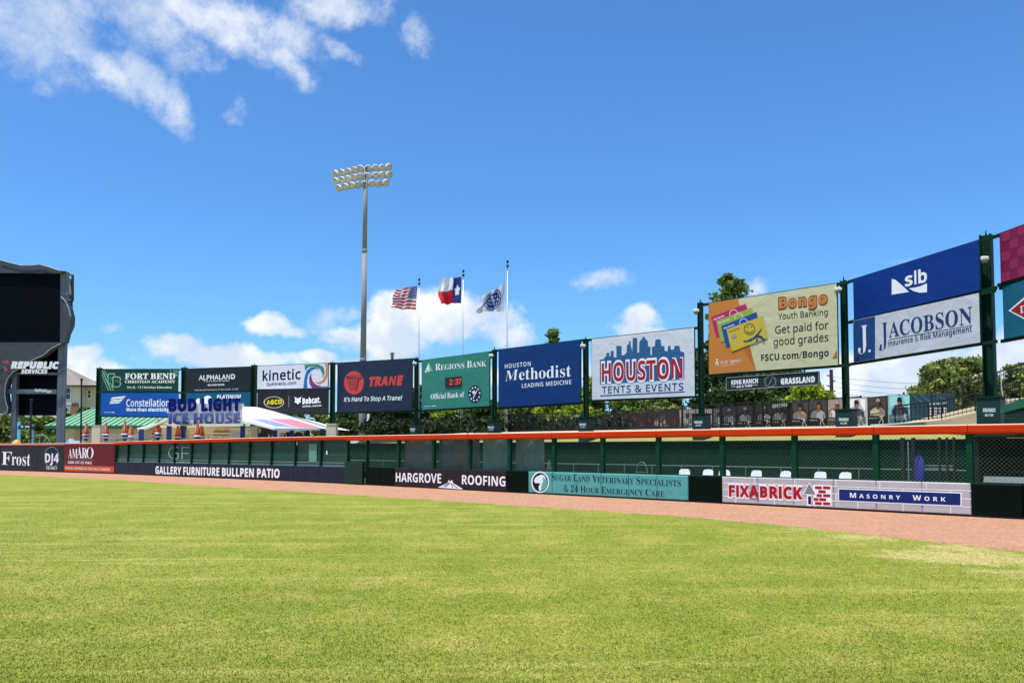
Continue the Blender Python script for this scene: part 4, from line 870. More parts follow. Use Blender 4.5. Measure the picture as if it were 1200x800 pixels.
def base_y(px):
    k = [(-260, 545.5), (0, 551.0), (135, 555.2), (345, 564.0), (406, 566.9)]
    if px >= 406: return 576.85 + .0510 * (px - 600) if False else 566.9 + (px - 406) * .0525
    for (a, b), (c, d) in zip(k, k[1:]):
        if px <= c: return b + (d - b) * (px - a) / (c - a)


def top_y(px):
    k = [(-260, 521.0), (0, 519.8), (134, 518.6), (136, 517.3), (290, 512.9), (406, 510.4)]
    if px >= 406: return 525 - .345 * (base_y(px) - 525)
    for (a, b), (c, d) in zip(k, k[1:]):
        if px <= c: return b + (d - b) * (px - a) / (c - a)


def W(px): return G(px, base_y(px), 0.0)


def seg_of(px):
    k = [-260, 0, 135, 345, 406, 1500]
    for a, b in zip(k, k[1:]):
        if px < b: return a, b
    return 406, 1500


def seg_frame(px):
    a, b = seg_of(px); t = (W(b) - W(a)).normalized(); nb = Vector((-t.y, t.x, 0))
    if nb.y < 0: nb = -nb
    return t, nb


T_, NB = seg_frame(800)     # along the straight fence (towards the right) and away from the field


def off(px, d, z=0.0):       # a point d metres behind the fence line, as seen through px on the line of sight
    t, nb = (T_, NB)
    p0 = W(800) + nb * d
    dd = ray(px, HZ); o = Vector((0, 0, EYE))
    k = (p0 - o).dot(nb) / dd.dot(nb)
    q = o + dd * k; q.z = z
    return q


# warning track between the grass edge and the fence
EDGE = [(-260, 547.2), (0, 556), (133, 562), (267, 570.7), (400, 579.3), (480, 584), (600, 592), (700, 598.5), (800, 605.5), (900, 614), (1000, 624.5), (1100, 636), (1200, 646.5), (1500, 690)]
mb = MB(); rr = random.Random(3)
prev = None; xs = []
x = -260.0
while x < 1500: xs.append(x); x += 3.0
tk = []
for x in xs:
    for (a, b), (c, d) in zip(EDGE, EDGE[1:]):
        if a <= x <= c: y = b + (d - b) * (x - a) / (c - a)
    q = G(x, y); q += Vector((0, 1, 0)) * (.10 * math.sin(x * .13) * math.sin(x * .041) + .05 * math.sin(q.x * 3.1) + .04 * math.sin(q.x * 7.7 + 1))
    w = W(x) + seg_frame(x)[1] * 0.5
    tk.append((Vector((q.x, q.y, .004)), Vector((w.x, w.y, .004))))
for (a, b), (c, d) in zip(tk, tk[1:]): mb.poly([a, c, d, b])
m = mat('crushed_brick', (200, 148, 114), rough=.95, vary=.22, vscale=1.6, bump=.015, bscale=60, k=.80)
nt = m.node_tree
nz = nt.nodes.new('ShaderNodeTexNoise'); nz.inputs['Scale'].default_value = 9; nz.inputs['Detail'].default_value = 5; nz.inputs['Roughness'].default_value = .85
tcn = nt.nodes.new('ShaderNodeTexCoord'); nt.links.new(tcn.outputs['Object'], nz.inputs['Vector'])
mr = nt.nodes.new('ShaderNodeMapRange'); mr.inputs['From Min'].default_value = .32; mr.inputs['From Max'].default_value = .68; mr.inputs['To Min'].default_value = .50; mr.inputs['To Max'].default_value = 1.42
nt.links.new(nz.outputs['Fac'], mr.inputs['Value'])
sc = nt.nodes.new('ShaderNodeVectorMath'); sc.operation = 'SCALE'
bs = nt.nodes['Principled BSDF']; src = bs.inputs['Base Color'].links[0].from_socket
nt.links.new(src, sc.inputs[0]); nt.links.new(mr.outputs[0], sc.inputs['Scale']); nt.links.new(sc.outputs[0], bs.inputs['Base Color'])
structure(mb.build('warning_track', m))
# outfield turf sheet
mb = MB(); g = [tk[0][0] + Vector((-60, 5, 0))] + [a for a, b in tk]
for (a, c) in zip(g, g[1:]):
    mb.poly([(a.x, -40, .008), (c.x, -40, .008), (c.x, c.y, .008), (a.x, a.y, .008)])
structure(mb.build('outfield_turf', GRASS))

# short mown blades standing in the nearer turf
rg = np.random.default_rng(11)
NBL = 460000
u = rg.random(NBL); y0, y1 = 4.6, 60.0
Y = 1 / (1 / y0 + u * (1 / y1 - 1 / y0))
X = (rg.random(NBL) * 2 - 1) * (Y * 0.70 + .8)
ed = np.interp(X, [a.x for a, b in tk], [a.y for a, b in tk])
ok = (Y < ed + rg.uniform(-.12, .16, NBL)) & (rg.random(NBL) < np.clip((40 - Y) / 22, 0, 1)); X, Y = X[ok], Y[ok]; n_ = len(X)
h = rg.uniform(.007, .018, n_); wd_ = rg.uniform(.003, .006, n_) * (0.6 + Y / 14)
an = rg.uniform(0, math.pi, n_); la = rg.uniform(0, 2 * math.pi, n_); ll = rg.uniform(.2, 1.3, n_) * h
v = np.zeros((n_, 3, 3), 'f')
v[:, 0, 0] = X - np.cos(an) * wd_; v[:, 0, 1] = Y - np.sin(an) * wd_; v[:, 0, 2] = .006
v[:, 1, 0] = X + np.cos(an) * wd_; v[:, 1, 1] = Y + np.sin(an) * wd_; v[:, 1, 2] = .006
v[:, 2, 0] = X + np.cos(la) * ll; v[:, 2, 1] = Y + np.sin(la) * ll; v[:, 2, 2] = .008 + h
me = bpy.data.meshes.new('grass_blades')
me.vertices.add(3 * n_); me.vertices.foreach_set('co', v.ravel())
me.loops.add(3 * n_); me.loops.foreach_set('vertex_index', np.arange(3 * n_, dtype='i'))
me.polygons.add(n_); me.polygons.foreach_set('loop_start', np.arange(0, 3 * n_, 3, dtype='i'))
me.update(calc_edges=True); me.materials.append(grass_material('grass_blade', True))
o = bpy.data.objects.new('grass_blades', me); COL.objects.link(o)
tag(o, 'short mown green and straw coloured grass blades of the outfield', 'grass'); o['kind'] = 'stuff'

# bullpen floor, berm and concourse behind the fence (a strip along the straight fence)
PXA, PXB = 409, 1500
def strip(name, d0, z0, d1, z1, m, pa=PXA, pb=PXB, lift=0.0):
    s0 = (W(pa) - W(800)).dot(T_) - 8.5; s1 = (W(pb) - W(800)).dot(T_)
    mb = MB(); N = 24
    for i in range(N):
        a, b = s0 + (s1 - s0) * i / N, s0 + (s1 - s0) * (i + 1) / N
        q = [W(800) + T_ * a + NB * d0, W(800) + T_ * b + NB * d0, W(800) + T_ * b + NB * d1, W(800) + T_ * a + NB * d1]
        for p, z in zip(q, (z0, z0, z1, z1)): p.z = z
        mb.poly(q)
    return structure(mb.build(name, m))


PEN = mat('bullpen_turf', (52, 66, 40), rough=.95, vary=.2)
BERM = mat('dry_berm_grass', (152, 148, 80), rough=.95, vary=.22, vscale=1.2, bump=.03, bscale=20, k=1.0)
strip('bullpen_floor', .2, .012, 5.75, .012, PEN)
strip('grass_berm', 5.75, 1.98, 8.2, 2.52, BERM)
strip('gravel_slope', 8.2, 2.52, 14.3, 2.86, GRAVEL)
strip('concourse', 14.3, 2.86, 40, 2.86, mat('concourse_paving', (170, 165, 155), rough=.9, vary=.1))


# ------------------------------------------------------------------ outfield fence
SEAMS = [135, 148.5, 166.4, 185, 203, 223, 244, 266.6, 290.8, 316.6, 344.6, 374.6, 406.3, 428.8, 465.6, 506.7, 549, 596, 648, 705.3, 770.9, 846, 931, 1027, 1137.5]
# carry the 2.4 m panel rhythm on past the right edge of the photograph
st = (W(1137.5) - W(1027)).length
far = W(1137.5)
def line_px(p): return CX + FOC * p.x / p.y * 1.0   # near enough for points on the ground plane
EXTRA = [far + T_ * st * k for k in (1, 2, 3)]


def base_pt(px): return W(px)


def cap_h(px): return P(px, top_y(px), W(px).y).z


fence = thing('outfield_fence', 'long green outfield fence topped by a bright orange padded cap, chain link between its posts', 'fence', (0, 30, 0))
fence['_o'] = (0, 30, 0)
pts = [(W(p), cap_h(p), seg_frame(p + 1)) for p in SEAMS] + [(q, cap_h(1137.5), (T_, NB)) for q in EXTRA]
CAPT = .245


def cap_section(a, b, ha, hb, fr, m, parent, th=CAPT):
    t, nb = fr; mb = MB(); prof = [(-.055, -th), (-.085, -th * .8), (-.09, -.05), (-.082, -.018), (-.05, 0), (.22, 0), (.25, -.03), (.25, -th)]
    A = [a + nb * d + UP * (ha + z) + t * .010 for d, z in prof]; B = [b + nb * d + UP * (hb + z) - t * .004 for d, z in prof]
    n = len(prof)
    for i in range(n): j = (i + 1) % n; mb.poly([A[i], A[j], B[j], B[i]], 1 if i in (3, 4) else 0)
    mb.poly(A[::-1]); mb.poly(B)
    return mb.build('cap_section', [m, CAP_HIGHLIGHT], parent)


def wires(a, b, z0, z1a, z1b, nb, pitch, r, parent, depth=.10):
    """woven chain link: straight diagonals both ways, clipped to the opening"""
    mb = MB(); a2, b2 = a + nb * depth, b + nb * depth; L = (b2 - a2).length; t = (b2 - a2) / L
    H = min(z1a, z1b) - z0
    def bar(p, q, dd):
        d = (q - p).normalized(); s = d.cross(nb).normalized() * r
        i = len(mb.v)
        for c in (p, q):
            mb.v += [c - s + nb * dd, c + s + nb * dd, c + nb * (dd + 2 * r)]
        for k in range(3):
            k2 = (k + 1) % 3; mb.f.append((i + k, i + k2, i + 3 + k2, i + 3 + k)); mb.m.append(0)
    x = -H
    while x < L:
        for sgn in (1, -1):
            # line from (x,0) to (x+H,H) or mirrored
            p0, p1 = (x, 0.), (x + H, H)
            if p0[0] < 0: p0 = (0., -x)
            if p1[0] > L: p1 = (L, L - x)
            if p1[0] - p0[0] < .02: continue
            q = [a2 + t * c[0] + UP * (z0 + (c[1] if sgn > 0 else H - c[1])) for c in (p0, p1)]
            bar(q[0], q[1], 0 if sgn > 0 else .004)
        x += pitch
    o = mb.build('chain_link', WIRE, parent); o['kind'] = 'stuff'
    return o


PADZ = .88
for i in range(len(pts) - 1):
    (a, ha, fr), (b, hb, _) = pts[i], pts[i + 1]
    t, nb = fr
    t = (b - a).normalized(); nb = Vector((-t.y, t.x, 0)); nb = nb if nb.y > 0 else -nb
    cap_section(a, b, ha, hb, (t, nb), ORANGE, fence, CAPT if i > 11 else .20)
    # post at a
    wdt = .085 if i > 13 else (.05 if i > 11 else .055)
    pm = GREENPAD if i > 13 else GREEN
    mb = MB(); z0, z1 = .5, ha - (CAPT if i > 11 else .20) + .01
    mb.hexa([a + t * x + nb * y + UP * z for z in (z0, z1) for x, y in ((-wdt, .005), (wdt, .005), (wdt, .17), (-wdt, .17))])
    o = mb.build('post', pm, fence)
    if i > 13:
        bv = o.modifiers.new('round', 'BEVEL'); bv.width = .025; bv.segments = 2
    za, zb = ha - CAPT + .03, hb - CAPT + .03
    if i >= 12:
        wires(a, b, PADZ - .06, za, zb, nb, .11, .0027, fence)
        if i >= 12:
            mb = MB(); mb.tube(a + nb * .13 + UP * (PADZ + .01), b + nb * .13 + UP * (PADZ + .01), .022, 6)
            mb.build('rail', GREEN, fence)

# pads, by advertiser
def pad(a, b, z0, z1, m, parent, nb, name='pad', front=-.05, depth=.15):
    t = (b - a).normalized(); g = .004; c = .022
    mb = MB()
    def L(x, y, z): return a + t * x + nb * y + UP * z
    Ln = (b - a).length - g
    fr_ = [L(g + c, front, z0 + c), L(Ln - c, front, z0 + c), L(Ln - c, front, z1 - c), L(g + c, front, z1 - c)]
    md = [L(g, front + c, z0), L(Ln, front + c, z0), L(Ln, front + c, z1), L(g, front + c, z1)]
    bk = [L(g, front + depth, z0), L(Ln, front + depth, z0), L(Ln, front + depth, z1), L(g, front + depth, z1)]
    mb.poly(fr_)
    for A, B in ((fr_, md), (md, bk)):
        for k in range(4): k2 = (k + 1) % 4; mb.poly([A[k], B[k], B[k2], A[k2]])
    mb.poly(bk[::-1])
    return mb.build(name, m, parent)


def pad_plane(pa, pb, front=-.05):
    a, b = W(pa), W(pb); n = (b - a).cross(UP).normalized()
    if n.dot(-a) < 0: n = -n
    return Plane(a - n * front, n)   # front is negative towards the field


def pad_run(name, label, px, m, z1=PADZ, front=-.05, z0=.06, cat='padded banner'):
    c = W((px[0] + px[-1]) / 2)
    t = thing(name, label, cat, c, 'padded panels along the foot of the outfield fence')
    for p, q in zip(px, px[1:]):
        a, b = W(p), W(q); tt = (b - a).normalized(); nb = Vector((-tt.y, tt.x, 0)); nb = nb if nb.y > 0 else -nb
        mid = W((p + q) / 2)
        pad(a, b, z0, z1, m, t, nb, front=front)
        mb = MB(); mb.hexa([a + tt * .0 + nb * .01, b + nb * .01, b + nb * .1, a + nb * .1, a + nb * .01 + UP * z0, b + nb * .01 + UP * z0, b + nb * .1 + UP * z0, a + nb * .1 + UP * z0])
        mb.build('kick_strip', BLACK, t)
    return t


def mids(l):
    o = []
    for a, b in zip(l, l[1:]): o += [a, (a + b) / 2]
    return o + [l[-1]]


NAVYPAD = vinyl('navy_pad', (48, 54, 72), spec=.1, vary=.14); GRNPAD = vinyl('dark_green_pad', (8, 26, 18), spec=.06); BRNPAD = vinyl('dark_brown_pad', (50, 40, 44))
TEALPAD = vinyl('teal_pad', (108, 196, 190)); GREYPAD = vinyl('light_grey_pad', (214, 210, 210), vary=.03, k=.66)
gf = pad_run('padded_banner', 'navy padded run reading GALLERY FURNITURE BULLPEN PATIO below the green screens', [135, 160, 182, 212, 244, 276, 316.6, 344.6, 359, 374.6, 406], NAVYPAD, z1=.86)
gp = pad_plane(135, 345)
gp.text(gf, 'GALLERY FURNITURE BULLPEN PATIO', 'B', 182, 554.8, 327.6, 559.6, 8.6, W_INK, bold=.02)
pad_run('gate_pad', 'tall dark green gate pad standing proud between the navy and green padding', [406.3, 427.5], vinyl('gate_green_pad', (30, 62, 44)), z1=1.12, front=-.16, cat='gate pad')
pad_run('plain_pad', 'plain dark green padding just left of the HARGROVE lettering', [428.8, 446, 463], GRNPAD)
hg = pad_run('padded_banner', 'dark brown padded run with white HARGROVE ROOFING lettering', [463, 483.5, 503.5, 525, 548.5, 570, 594], BRNPAD)
hp = pad_plane(463, 594)
hp.text(hg, 'HARGROVE', 'B', 463.8, 563.9, 517, 565.9, 10.4, W_INK, bold=.0)
hp.text(hg, 'ROOFING', 'B', 541.3, 567.0, 592.2, 569.6, 10.8, W_INK, bold=.0)
hp.shape(hg, [[(513, 570.8), (524.5, 565.5), (526, 562), (527.5, 564), (529.8, 562), (531, 565.8), (542.5, 572.6), (541, 573)]], W_INK)
hp.shape(hg, stroke([(519, 569.6), (527, 564.8)], .6) + stroke([(521.5, 570.3), (527, 565.8)], .6) + stroke([(531, 571.0), (528, 565.5)], .6) + stroke([(536, 571.5), (529.5, 566.2)], .6), ink((50, 40, 44)), off=.012)
pad_run('plain_pad', 'plain dark green pad between the ROOFING lettering and the teal veterinary banner', [594, 620], GRNPAD)
sl = pad_run('padded_banner', 'teal padded run of the Sugar Land veterinary specialists with a dog logo', [620, 648, 676, 705.3, 737.5, 770.9, 807.4], TEALPAD)
sp_ = pad_plane(620, 807)
INKG = ink((22, 58, 66))
sp_.text(sl, 'Sugar Land Veterinary Specialists', 'S', 646.2, 562.3, 797.8, 569.6, 8.0, INKG, small=.78, bold=-.012)
sp_.text(sl, '& 24 Hour Emergency Care', 'S', 660.7, 575.6, 778.8, 581.6, 7.4, INKG, small=.8, bold=-.012)
sp_.shape(sl, [ell(633, 564.6, 10.4, 12.6)], ink((235, 240, 240)), off=.005)
sp_.shape(sl, [ell(633, 564.6, 9.0, 11.0)], ink((20, 28, 34)), off=.009)
sp_.shape(sl, [[(625.5, 563), (628, 558.5), (631.5, 557), (634, 555.5), (638, 557), (640.5, 563), (641, 568), (638.5, 573), (632, 575), (631, 570), (633, 566.5), (630.5, 565.5), (627.5, 566)]], ink((225, 232, 230)), off=.013)
sp_.shape(sl, [[(636, 558.5), (640, 562), (641, 568), (638.5, 573), (634, 574), (634.5, 568), (636.5, 564)]], ink((108, 196, 190)), off=.017)
pad_run('plain_pad', 'plain dark green pad between the teal banner and the light grey brick banner', [807.4, 847], GRNPAD)
fx = pad_run('padded_banner', 'light grey padded run with red FIXABRICK lettering and a blue MASONRY WORK bar', [847, 889, 931, 978, 1027.8, 1081.5, 1139], GREYPAD)
fp = pad_plane(847, 1139)
def fy(px, f):    # height fraction on the pad face
    b = base_y(px); return b - (b - 525) * (.033 + f * .455)
brick_w = ink((242, 240, 240)); brick_d = ink((172, 166, 170))
st_ = []
for k, f in enumerate((.24, .50, .76)):
    st_ += [[(848, fy(848, f) - .4), (1138, fy(1138, f) - .45), (1138, fy(1138, f) + .45), (848, fy(848, f) + .4)]]
for r_ in range(4):
    x = 862 + (r_ % 2) * 22
    while x < 1135:
        st_ += [[(x, fy(x, r_ * .255)), (x + .8, fy(x, r_ * .255)), (x + .8, fy(x, r_ * .255 + .24)), (x, fy(x, r_ * .255 + .24))]]
        x += 45 + (x - 860) * .055
fp.shape(fx, st_, brick_w, off=.003, name='mortar_line')
fp.text(fx, 'FIXABRICK', 'B', 853.2, 581.4, 941.4, 585.0, 13.6, ink((245, 245, 245)), off=.006, bold=.16)
REDI = ink((196, 26, 38))
fp.text(fx, 'FIXABRICK', 'B', 854, 580.8, 940.6, 584.3, 12.4, REDI, off=.012, bold=.05)
fp.shape(fx, [[(879, 583.2), (889.5, 584.1), (889.5, 585.0), (879, 584.1)]], REDI, off=.012)
fp.shape(fx, [[(940.5, 579), (948.5, 564.5), (957, 579.8), (951, 580.0), (951, 592.5), (945.5, 592), (945.5, 579.6)]], ink((244, 244, 244)), off=.009)
fp.shape(fx, [[(942, 578.2), (948.5, 566.2), (955.5, 579)]], ink((148, 152, 150)), off=.013)
fp.shape(fx, [[(947, 581), (950.4, 581.2), (950.6, 590.5), (947, 590.2)]], ink((24, 34, 76)), off=.013)
bk = []
for (x0, x1, y) in ((955, 963, 569.3), (964.5, 973, 569.4), (959, 967.5, 573.9), (957, 963, 578.4), (964.5, 973, 578.6), (953.5, 959, 582.9), (960, 968, 583.1), (955, 963, 587.6), (964.5, 973, 588.0)):
    bk.append([(x0, y), (x1, y + .4), (x1, y + 3.6), (x0, y + 3.2)])
fp.shape(fx, [[(953, 567.6), (974.5, 568.2), (974.5, 593), (953, 592.2)]], ink((244, 244, 244)), off=.006)
fp.shape(fx, bk, REDI, off=.011)
fp.shape(fx, [[(982.2, 571.9), (1127, 576.8), (1127, 593.2), (982.2, 587)]], ink((244, 244, 244)), off=.006)
fp.shape(fx, [[(983.2, 572.9), (1125.5, 577.9), (1125.5, 591.8), (983.2, 585.8)]], ink((22, 50, 122)), off=.010)
fp.text(fx, 'Masonry  Work', 'B', 996, 582.6, 1108, 587.3, 5.6, W_INK, off=.014, space=.42, small=.82)
pr = pad_run('plain_pad', 'wide plain dark green padding at the right end of the fence beside the brick banner', [1139.5, 1200, 1268, 1340], GRNPAD)

# green screens and the dark opening panels of the patio section
SCR = mat('green_wind_screen', (26, 64, 48), rough=.5, vary=.22, vscale=.7, bump=.02, bscale=1.2, spec=.3)
SCR2 = mat('dim_green_screen', (24, 56, 46), rough=.5, vary=.2, vscale=.7, bump=.02, bscale=1.5)
RAILG = mat('pale_green_rail', (110, 136, 128), rough=.5)
for i in range(0, 12):
    (a, ha, _), (b, hb, _) = pts[i], pts[i + 1]
    t = (b - a).normalized(); nb = Vector((-t.y, t.x, 0)); nb = nb if nb.y > 0 else -nb
    t0, t1 = a + t * .07 + nb * .12, b - t * .07 + nb * .12
    z0, z1 = .84, ha - .17
    mb = MB(); mb.hexa([t0 + UP * (z0 + .2), t1 + UP * (z0 + .2), t1 + nb * .02 + UP * (z0 + .2), t0 + nb * .02 + UP * (z0 + .2), t0 + UP * z1, t1 + UP * z1, t1 + nb * .02 + UP * z1, t0 + nb * .02 + UP * z1])
    mb.build('wind_screen', SCR if i not in (0, 10) else SCR2, fence)
    mb = MB(); mb.box((t0 + t1) / 2 + UP * (z0 + .10), (t1 - t0) / 2, nb * .008, UP * .1)
    mb.build('lower_screen', mat('lower_screen', (66, 92, 82), rough=.5, vary=.4, vscale=3), fence)
    for zz in (z0 + .21, z0 + .03):
        mb = MB(); mb.tube(t0 - nb * .02 + UP * zz, t1 - nb * .02 + UP * zz, .014, 6); mb.build('rail', RAILG, fence)
# a lighter door panel and the little notices on the screens
pl = pad_plane(345, 406, front=.09)
nt_ = thing('screen_notice', 'small white notices taped to the green screens near the patio gate', 'notice', W(360)); nt_['_o'] = tuple(nt_.location)
bpy.data.objects.remove(nt_)
for (x, y, lab) in ((320, 520.5, 'small white notice on the green screen left of the tent posts'), (347.8, 519.2, 'tiny white notice high on the screen beside the pale door panel'), (383, 530, 'small white notice on the last green screen before the gate')):
    q = pl.at(x, y); o = MB(); s = .06 if x < 380 else .05
    tx = (W(406) - W(345)).normalized()
    o.box(q, tx * s, pl.n * .004, UP * .10); tag(o.build('screen_notice', WHITE, loc=q), lab, 'notice', 'notices on the green screens')
dp = MB(); q0, q1 = pl.at(362, 541, .004), pl.at(371, 541, .004)
dp.hexa([q0, q1, q1 - pl.n * .01, q0 - pl.n * .01, q0 + UP * .95, q1 + UP * .95, q1 + UP * .95 - pl.n * .01, q0 + UP * .95 - pl.n * .01])
dp.build('door_panel', mat('pale_green_door', (84, 134, 116), rough=.4), fence)
gfp = pad_plane(135, 345, front=.10)
gfp.text(fence, 'G', 'R', 197, 537.6, 209.5, 537.8, 14.6, ink((150, 180, 168)), name='lettering', bold=-.015)
gfp.text(fence, 'F', 'R', 212.5, 537.8, 221.5, 538, 14.6, ink((150, 180, 168)), name='lettering', bold=-.015)
gfp.line_of_print(fence, 196, 542.0, 223, 542.4, 1.6, ink((190, 215, 205)))

# ---- the left wall: bank, number and amaro panels under a faded red cap
REDCAP = mat('faded_red_cap', (190, 92, 74), rough=.5, vary=.10, vscale=.6, bump=.006, bscale=3)
lw = thing('left_outfield_wall', 'solid padded wall left of the green fence with a faded red cap and three advertising pads', 'wall', W(60))
lpts = [-260, -170, -80, 0, 44.5, 75, 105, 134.5]
for p, q in zip(lpts, lpts[1:]):
    a, b = W(p), W(q); t = (b - a).normalized(); nb = Vector((-t.y, t.x, 0)); ha, hb = cap_h(p), P(q, top_y(min(q, 134)), W(q).y).z
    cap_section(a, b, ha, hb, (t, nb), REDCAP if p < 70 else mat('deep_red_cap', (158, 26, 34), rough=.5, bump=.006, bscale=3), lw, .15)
    mm = {44.5: None}
    mb_ = {0: vinyl('bank_navy_vinyl', (38, 42, 54)), 44.5: vinyl('green_black_vinyl', (36, 48, 44)), 75: vinyl('dark_red_vinyl', (124, 30, 36)), 105: vinyl('dark_red_vinyl', (124, 30, 36))}.get(p, GRNPAD)
    pad(a, b, .06, min(ha, hb) - .12, mb_, lw, nb)
    mb = MB(); mb.hexa([a + nb * .01, b + nb * .01, b + nb * .1, a + nb * .1, a + nb * .01 + UP * .06, b + nb * .01 + UP * .06, b + nb * .1 + UP * .06, a + nb * .1 + UP * .06]); mb.build('kick_strip', BLACK, lw)
lp = pad_plane(0, 135)
lp.text(lw, 'F', 'S', 1.8, 544.2, 13.4, 544.6, 15.2, W_INK, bold=-.01)
lp.text(lw, 'rost', 'S', 13.6, 544.6, 35.4, 545.4, 14.6, W_INK, bold=-.01)
lp.shape(lw, [ell(60.6, 535.3, 8.7, 12.1)], ink((180, 186, 190)), off=.005)
lp.shape(lw, [ell(60.6, 535.3, 8.2, 11.6)], ink((26, 38, 66)), off=.010)
lp.text(lw, 'DJ4', 'B', 52.8, 541.6, 68.6, 541.8, 10.4, ink((220, 220, 222)), off=.016, bold=.02)
lp.shape(lw, [[(53.8, 546.2), (67, 546.4), (66.4, 549.8), (54.6, 549.6)]], ink((215, 218, 220)), off=.012)
lp.shape(lw, [[(54.4, 546.7), (66.4, 546.9), (65.9, 549.3), (55.1, 549.1)]], ink((26, 38, 52)), off=.016)
lp.line_of_print(lw, 56, 548.9, 65, 549.0, 1.9, ink((215, 215, 215)), off=.020)
lp.text(lw, 'AM', 'S', 79.8, 536.2, 90.4, 536.6, 10.6, W_INK, bold=-.01)
lp.text(lw, 'A', 'S', 89.8, 536.4, 96.0, 536.6, 13.0, W_INK, bold=-.01)
lp.text(lw, 'R', 'S', 95.8, 536.6, 101.6, 536.8, 12.0, W_INK, bold=-.01)
lp.text(lw, 'O', 'S', 100.8, 536.8, 109.4, 537.0, 13.0, W_INK, bold=-.02)
lp.shape(lw, [[(80, 537.6), (109.6, 538.6), (109.6, 539), (80, 538.0)]], ink((190, 150, 150)))
lp.text(lw, 'CLEAR. CUT. ICE. PEACE.', 'B', 79.5, 542.8, 108, 543.6, 2.9, W_INK)
lp.shape(lw, [[(75.4, 544.8), (133.6, 546.2), (133.6, 553.3), (75.4, 551.3)]], ink((226, 96, 42)), off=.006, name='orange_strip')
lp.text(lw, 'OFFICIAL PARTNERS OF THE SPACE COWBOYS', 'R', 76.5, 549.4, 129, 551.4, 2.6, W_INK, off=.012, bold=.01)

# ------------------------------------------------------------------ inside the bullpen
bw = thing('bullpen_back_wall', 'dark green screened wall at the back of the bullpen with a pipe rail before it', 'wall', W(800) + NB * 5.7)
BWS = mat('bullpen_wall_screen', (7, 43, 28), rough=.9, spec=.05, vary=.15, vscale=.8, bump=.01, bscale=2)
s0 = (W(409) - W(800)).dot(T_) - 8.4; s1 = (W(1450) - W(800)).dot(T_)
nseg = 26
for k in range(nseg):
    a = W(800) + NB * 5.62 + T_ * (s0 + (s1 - s0) * k / nseg); b = W(800) + NB * 5.62 + T_ * (s0 + (s1 - s0) * (k + 1) / nseg)
    mb = MB(); mb.hexa([a, b - T_ * .01, b - T_ * .01 + NB * .1, a + NB * .1, a + UP * 2.06, b - T_ * .01 + UP * 2.06, b - T_ * .01 + NB * .1 + UP * 2.06, a + NB * .1 + UP * 2.06])
    mb.build('wall_panel', BWS, bw)
mb = MB(); A = W(800) + NB * 5.2 + T_ * s0; B = W(800) + NB * 5.2 + T_ * s1
mb.tube(A + UP * 1.08, B + UP * 1.08, .02, 6); mb.tube(A + UP * .5, B + UP * .5, .02, 6)
for k in range(30): q = A.lerp(B, k / 29); mb.tube(q, q + UP * 1.08, .022, 6)
mb.build('pipe_rail', mat('pale_pipe', (96, 112, 104), rough=.6), bw)
mb = MB()
A = W(800) + NB * 5.6 + T_ * s0; B = W(800) + NB * 5.6 + T_ * s1
mb.beam(A + UP * 2.08, B + UP * 2.08, .14, .05); mb.build('top_rail', GREEN, bw)


# white plastic chairs in front of the rail
def chair(px, label, ang, first=None):
    p = off(px, 4.6)
    if first is not None: return dup(first, p, ang, label)
    t = thing('plastic_chair', label, 'chair', p, 'white plastic chairs in the bullpen')
    m = mat('white_plastic', (228, 230, 226), rough=.35, vary=.02)
    o = Vector(p); mb = MB()
    mb.box(o + Vector((0, 0, .43)), (.22, 0, 0), (0, .21, 0), (0, 0, .012)); mb.build('seat', m, t)
    # rounded back
    mb = MB(); prof = [(-.20, .45), (-.22, .74), (-.21, .88), (-.17, .945), (-.08, .965), (.08, .965), (.17, .945), (.21, .88), (.22, .74), (.20, .45)]
    ring_ = []
    for (x, z) in prof: ring_.append(o + Vector((x, .20 + (z - .43) * .22 - abs(x) * .10, z)))
    c = o + Vector((0, .26, .66))
    for a, b in zip(ring_, ring_[1:]): mb.poly([c, a, b]); mb.poly([c + Vector((0, .02, 0)), b + Vector((0, .02, 0)), a + Vector((0, .02, 0))]); mb.poly([a, b, b + Vector((0, .02, 0)), a + Vector((0, .02, 0))])
    mb.build('backrest', m, t)
    for sx in (-1, 1):
        for sy in (-1, 1):
            mb = MB(); mb.tube(o + Vector((sx * .24, sy * .23, 0)), o + Vector((sx * .20, sy * .19, .43)), .022, 6, 0, .028); mb.build('leg', m, t)
        mb = MB(); mb.path([o + Vector((sx * .235, -.18, .43)), o + Vector((sx * .25, -.17, .64)), o + Vector((sx * .25, .15, .66)), o + Vector((sx * .225, .24, .66))], .02, 6); mb.build('armrest', m, t)
    return t


base_ang = math.atan2(NB.y, NB.x) - math.pi / 2
ch0 = chair(801.5, 'white plastic chair farthest left, above the teal banner end', 0)
ch0.rotation_euler = (0, 0, base_ang + .5)
for px, lab, da in ((826, 'white plastic chair above the plain pad left of the brick banner', .1), (848.5, 'white plastic chair half hidden behind the green post at the banner corner', .5),
                    (882, 'white plastic chair above the A of FIXABRICK', 0), (915.5, 'white plastic chair above the I of FIXABRICK', -.1),
                    (957.5, 'white plastic chair above the red brick logo', .05), (986, 'white plastic chair farthest right, above the blue bar start', -.05)):
    chair(px, lab, base_ang + da, ch0)

